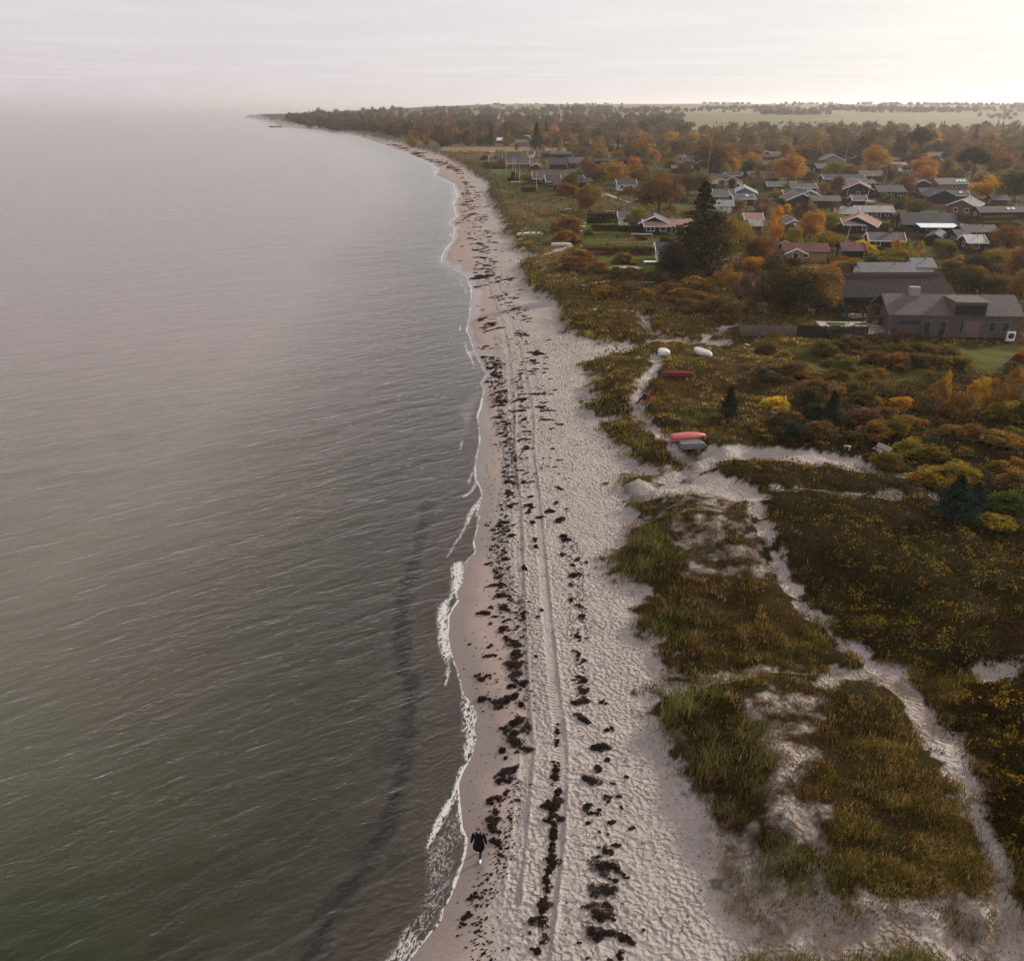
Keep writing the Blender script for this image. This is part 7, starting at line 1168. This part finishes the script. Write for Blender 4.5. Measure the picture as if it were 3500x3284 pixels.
def person_walk(tl, a, b, lab):
    x, y, z = at(*T(tl, a, b)); o = empty('person', (x, y, z), 0, label=lab, cat='person'); landmarks.append((x, y, 'the walking person'))
    # facing -y (towards the camera), mid stride: left foot (x+) forward
    J = [(0, 0, .93, .14, .10), (0, -.01, 1.10, .125, .09), (0, -.02, 1.30, .155, .10), (0, -.02, 1.42, .10, .07), (0, -.035, 1.49, .05, .05), (0, -.055, 1.56, .07, .075), (0, -.065, 1.65, .074, .088), (0, -.06, 1.71, .05, .06)]
    E = [(i, i + 1) for i in range(7)]
    def limb(root, pts):
        last = root
        for p in pts: J.append(p); E.append((last, len(J) - 1)); last = len(J) - 1
    limb(0, [(.09, -.02, .86, .085), (.08, -.10, .50, .055), (.05, -.12, .10, .036), (.05, -.22, .045, .038, .03)])
    limb(0, [(-.09, .02, .86, .085), (-.085, .08, .50, .055), (-.07, .36, .20, .036), (-.07, .33, .08, .034, .03)])
    limb(3, [(.19, -.02, 1.39, .055), (.27, .02, 1.12, .045), (.31, -.03, .88, .030)]); fingers(J, E, (.31, -.03, .88), (.05, -.12, -1), (0, 1, 0), (-1, 0, 0))
    limb(3, [(-.19, -.02, 1.39, .055), (-.27, .04, 1.12, .045), (-.31, .06, .88, .030)]); fingers(J, E, (-.31, .06, .88), (-.05, .05, -1), (0, 1, 0), (1, 0, 0))
    bd = skin_body('body', J, E, skin, o)
    # face: nose, lips, eyes as small children
    MB().poly([(-.014, -.150, 1.615), (.014, -.150, 1.615), (0, -.185, 1.622), (0, -.152, 1.665)], [(0, 1, 2), (0, 2, 3), (1, 3, 2), (0, 3, 1)]).build('nose', skin, o, True)
    for u in (-.028, .028): ell('eye', (u, -.143, 1.655), (.013, .008, .008), black, o, None, 8, 6)
    ell('mouth', (0, -.147, 1.585), (.024, .008, .006), simple('lips', (.35, .12, .10), .5, .05), o, None, 10, 6)
    ell('hair', (0, -.035, 1.675), (.092, .115, .115), hairm, o, lambda p: p if (p[1] > -.10 or p[2] > 1.735) else (p[0], max(p[1], -.09), p[2])); ell('hair_knot', (.02, .07, 1.66), (.05, .05, .05), hairm, o)
    # coat: rings from collar to hem, sleeves as children
    rings = [(1.515, .085, .085, -.04), (1.47, .105, .10, -.03), (1.42, .19, .115, -.02), (1.34, .215, .135, -.02), (1.18, .185, .135, -.01), (1.02, .195, .145, 0), (.86, .235, .17, 0), (.70, .255, .185, 0), (.60, .26, .19, 0)]; n = 22; V = []
    for (zz_, rx, ry, oy) in rings:
        for j in range(n): t_ = 2 * math.pi * j / n; V.append((rx * math.cos(t_) * (1 + .03 * math.sin(5 * t_ + zz_ * 9)), oy + ry * math.sin(t_), zz_ + (.03 * math.sin(t_ * 2 + 1) if zz_ < .65 else 0)))
    c_ = MB(); c_.v = V; c_.f = [(i * n + j, i * n + (j + 1) % n, (i + 1) * n + (j + 1) % n, (i + 1) * n + j) for i in range(len(rings) - 1) for j in range(n)]; co = c_.build('coat', coatm, o, True); md = co.modifiers.new('s', 'SOLIDIFY'); md.thickness = .015
    for sg, e1, e2 in ((1, (.27, .02, 1.12), (.318, -.03, .90)), (-1, (-.27, .04, 1.12), (-.318, .06, .90))):
        s_ = MB().tube((sg * .15, -.02, 1.42), (sg * .215, -.01, 1.33), .085, .085, 14).tube((sg * .205, -.01, 1.36), e1, .085, .068, 14).tube(e1, e2, .068, .052, 14); s_.build('sleeve', coatm, o, True)
    for nm, sg, k1, k2, k3 in (('l', 1, (.09, -.02, .84), (.08, -.10, .50), (.05, -.12, .13)), ('r', -1, (-.09, .02, .84), (-.085, .08, .50), (-.07, .355, .22))):
        MB().tube(k1, k2, .098, .070, 14).tube(k2, k3, .070, .050, 14).build('trouser_leg', jeans, o, True)
    ell('shoe', (.05, -.19, .055), (.052, .145, .058), shoem, o, lambda p: (p[0], p[1], max(p[2], .0))); ell('shoe', (-.07, .34, .10), (.050, .07, .13), shoem, o)
    ell('collar', (0, -.02, 1.485), (.105, .105, .045), coatm, o)
    return o
person_walk('M', 930, 1666, 'walking person in a long black coat and white shoes on the wet sand')
# seated person on the little red bench
x, y, z = at(*T('M', 1251, 783)); bo = empty('red_bench', (x, y, z), R(78), label='small red slatted bench beside the sand path under a seated person', cat='bench'); redw = simple('red_boards', (.28, .05, .04), .6, .2, 4)
bo.rotation_euler = (0, 0, R(-88))
MB().box(-.55, .55, -.28, .18, .40, .44).build('seat', redw, bo); MB().poly([(-.55, .20, .42), (.55, .20, .42), (.55, .42, .98), (-.55, .42, .98), (-.55, .24, .41), (.55, .24, .41), (.55, .46, .97), (-.55, .46, .97)], [(0, 1, 2, 3), (7, 6, 5, 4), (0, 4, 5, 1), (1, 5, 6, 2), (2, 6, 7, 3), (3, 7, 4, 0)]).build('backrest', redw, bo)
for u in (-.48, .48):
    for v in (-.24, .14): MB().box(u - .03, u + .03, v - .03, v + .03, -.05, .40).build('leg', redw, bo)
landmarks.append((x, y, 'the red bench'))
po = empty('person', (x, y, z), R(-88), label='seated person in dark jacket and hat on the little red bench', cat='person')
J = [(0, .02, .53, .13, .10), (0, .05, .72, .125, .09), (0, .02, .92, .15, .10), (0, -.01, 1.02, .09, .07), (0, -.04, 1.08, .05), (0, -.07, 1.14, .07, .075), (0, -.08, 1.22, .074, .088), (0, -.075, 1.27, .05)]; E = [(i, i + 1) for i in range(7)]
def limb2(root, pts):
    last = root
    for p in pts: J.append(p); E.append((last, len(J) - 1)); last = len(J) - 1
limb2(0, [(.09, -.05, .53, .085), (.11, -.45, .53, .060), (.11, -.62, .12, .038), (.11, -.74, .05, .035, .03)]); limb2(0, [(-.09, -.05, .53, .085), (-.11, -.45, .55, .060), (-.12, -.70, .14, .038), (-.12, -.82, .07, .035, .03)])
limb2(3, [(.19, -.01, 1.0, .055), (.24, -.06, .76, .045), (.12, -.30, .72, .030)]); fingers(J, E, (.12, -.30, .72), (-.2, -.9, .1), (0, 0, 1), (-1, 0, 0)); limb2(3, [(-.19, -.01, 1.0, .055), (-.24, -.06, .76, .045), (-.12, -.30, .74, .030)]); fingers(J, E, (-.12, -.30, .74), (.2, -.9, .1), (0, 0, 1), (1, 0, 0))
skin_body('body', J, E, skin, po); navy = simple('navy_jacket', (.014, .015, .022), .8, .2, 5)
rings = [(1.09, .08, .08, -.03), (1.03, .18, .11, -.01), (.94, .205, .135, .02), (.75, .18, .14, .05), (.55, .20, .16, .02), (.46, .20, .16, .0)]; n = 20; V = []
for (zz_, rx, ry, oy) in rings:
    for j in range(n): t_ = 2 * math.pi * j / n; V.append((rx * math.cos(t_), oy + ry * math.sin(t_), zz_))
c_ = MB(); c_.v = V; c_.f = [(i * n + j, i * n + (j + 1) % n, (i + 1) * n + (j + 1) % n, (i + 1) * n + j) for i in range(len(rings) - 1) for j in range(n)]; c_.build('jacket', navy, po, True)
for sg in (-1, 1):
    MB().tube((sg * .15, -.01, 1.03), (sg * .24, -.06, .77), .08, .065, 12).tube((sg * .24, -.06, .77), (sg * .13, -.28, .73), .065, .05, 12).build('sleeve', navy, po, True)
    MB().tube((sg * .09, -.02, .53), (sg * .11, -.45, .54), .10, .078, 12).tube((sg * .11, -.45, .54), (sg * .11, -.63, .15), .075, .055, 12).build('trouser_leg', jeans, po, True); ell('shoe', (sg * .112, -.76, .055), (.05, .13, .055), navy, po)
ell('hat', (0, -.065, 1.275), (.10, .11, .075), simple('dark_hat', (.03, .035, .025), .9, .2), po); ell('hat_brim', (0, -.075, 1.245), (.15, .16, .012), simple('dark_hat_brim', (.03, .035, .025), .9, .2), po)
bg_ = MB().tube((0, 0, 0), (0, 0, .3), .13, .10, 12); bb_ = bg_.build('bag', white); bb_.location = (x - .5, y + .35, z + .35); tag(bb_, 'small white bag on the ground beside the seated person', 'bag'); bb_.location = (x - .45, y + .45, z)
# stone breakwater at the point, stones on the strand
x, y = flat(*C1([(280, 300)])[0]); x1, y1 = flat(*C1([(560, 303)])[0]); rk = simple('boulders', (.07, .062, .06), .9, .4, .3, .3); rr = np.random.default_rng(5); b = MB()
for i in range(160):
    t_ = rr.random(); cx, cy = x + (x1 - x) * t_ + rr.normal(0, 1.5), y + (y1 - y) * t_ + rr.normal(0, 3); s_ = rr.uniform(1., 2.4); b.poly([(cx + s_ * rr.uniform(.6, 1) * a_, cy + s_ * rr.uniform(.6, 1) * b_, -.3 + s_ * .8 * (c_ + .6) * rr.uniform(.5, 1)) for a_, b_, c_ in [(-1, -1, -.6), (1, -1, -.6), (1, 1, -.6), (-1, 1, -.6), (-.6, -.6, .6), (.6, -.6, .6), (.6, .6, .6), (-.6, .6, .6)]], [(0, 3, 2, 1), (4, 5, 6, 7), (0, 1, 5, 4), (1, 2, 6, 5), (2, 3, 7, 6), (3, 0, 4, 7)])
tag(b.build('breakwater', rk), 'low dark stone breakwater running off the wooded point', 'breakwater')
finish_trees()
print('T end', _t.time() - _T0)
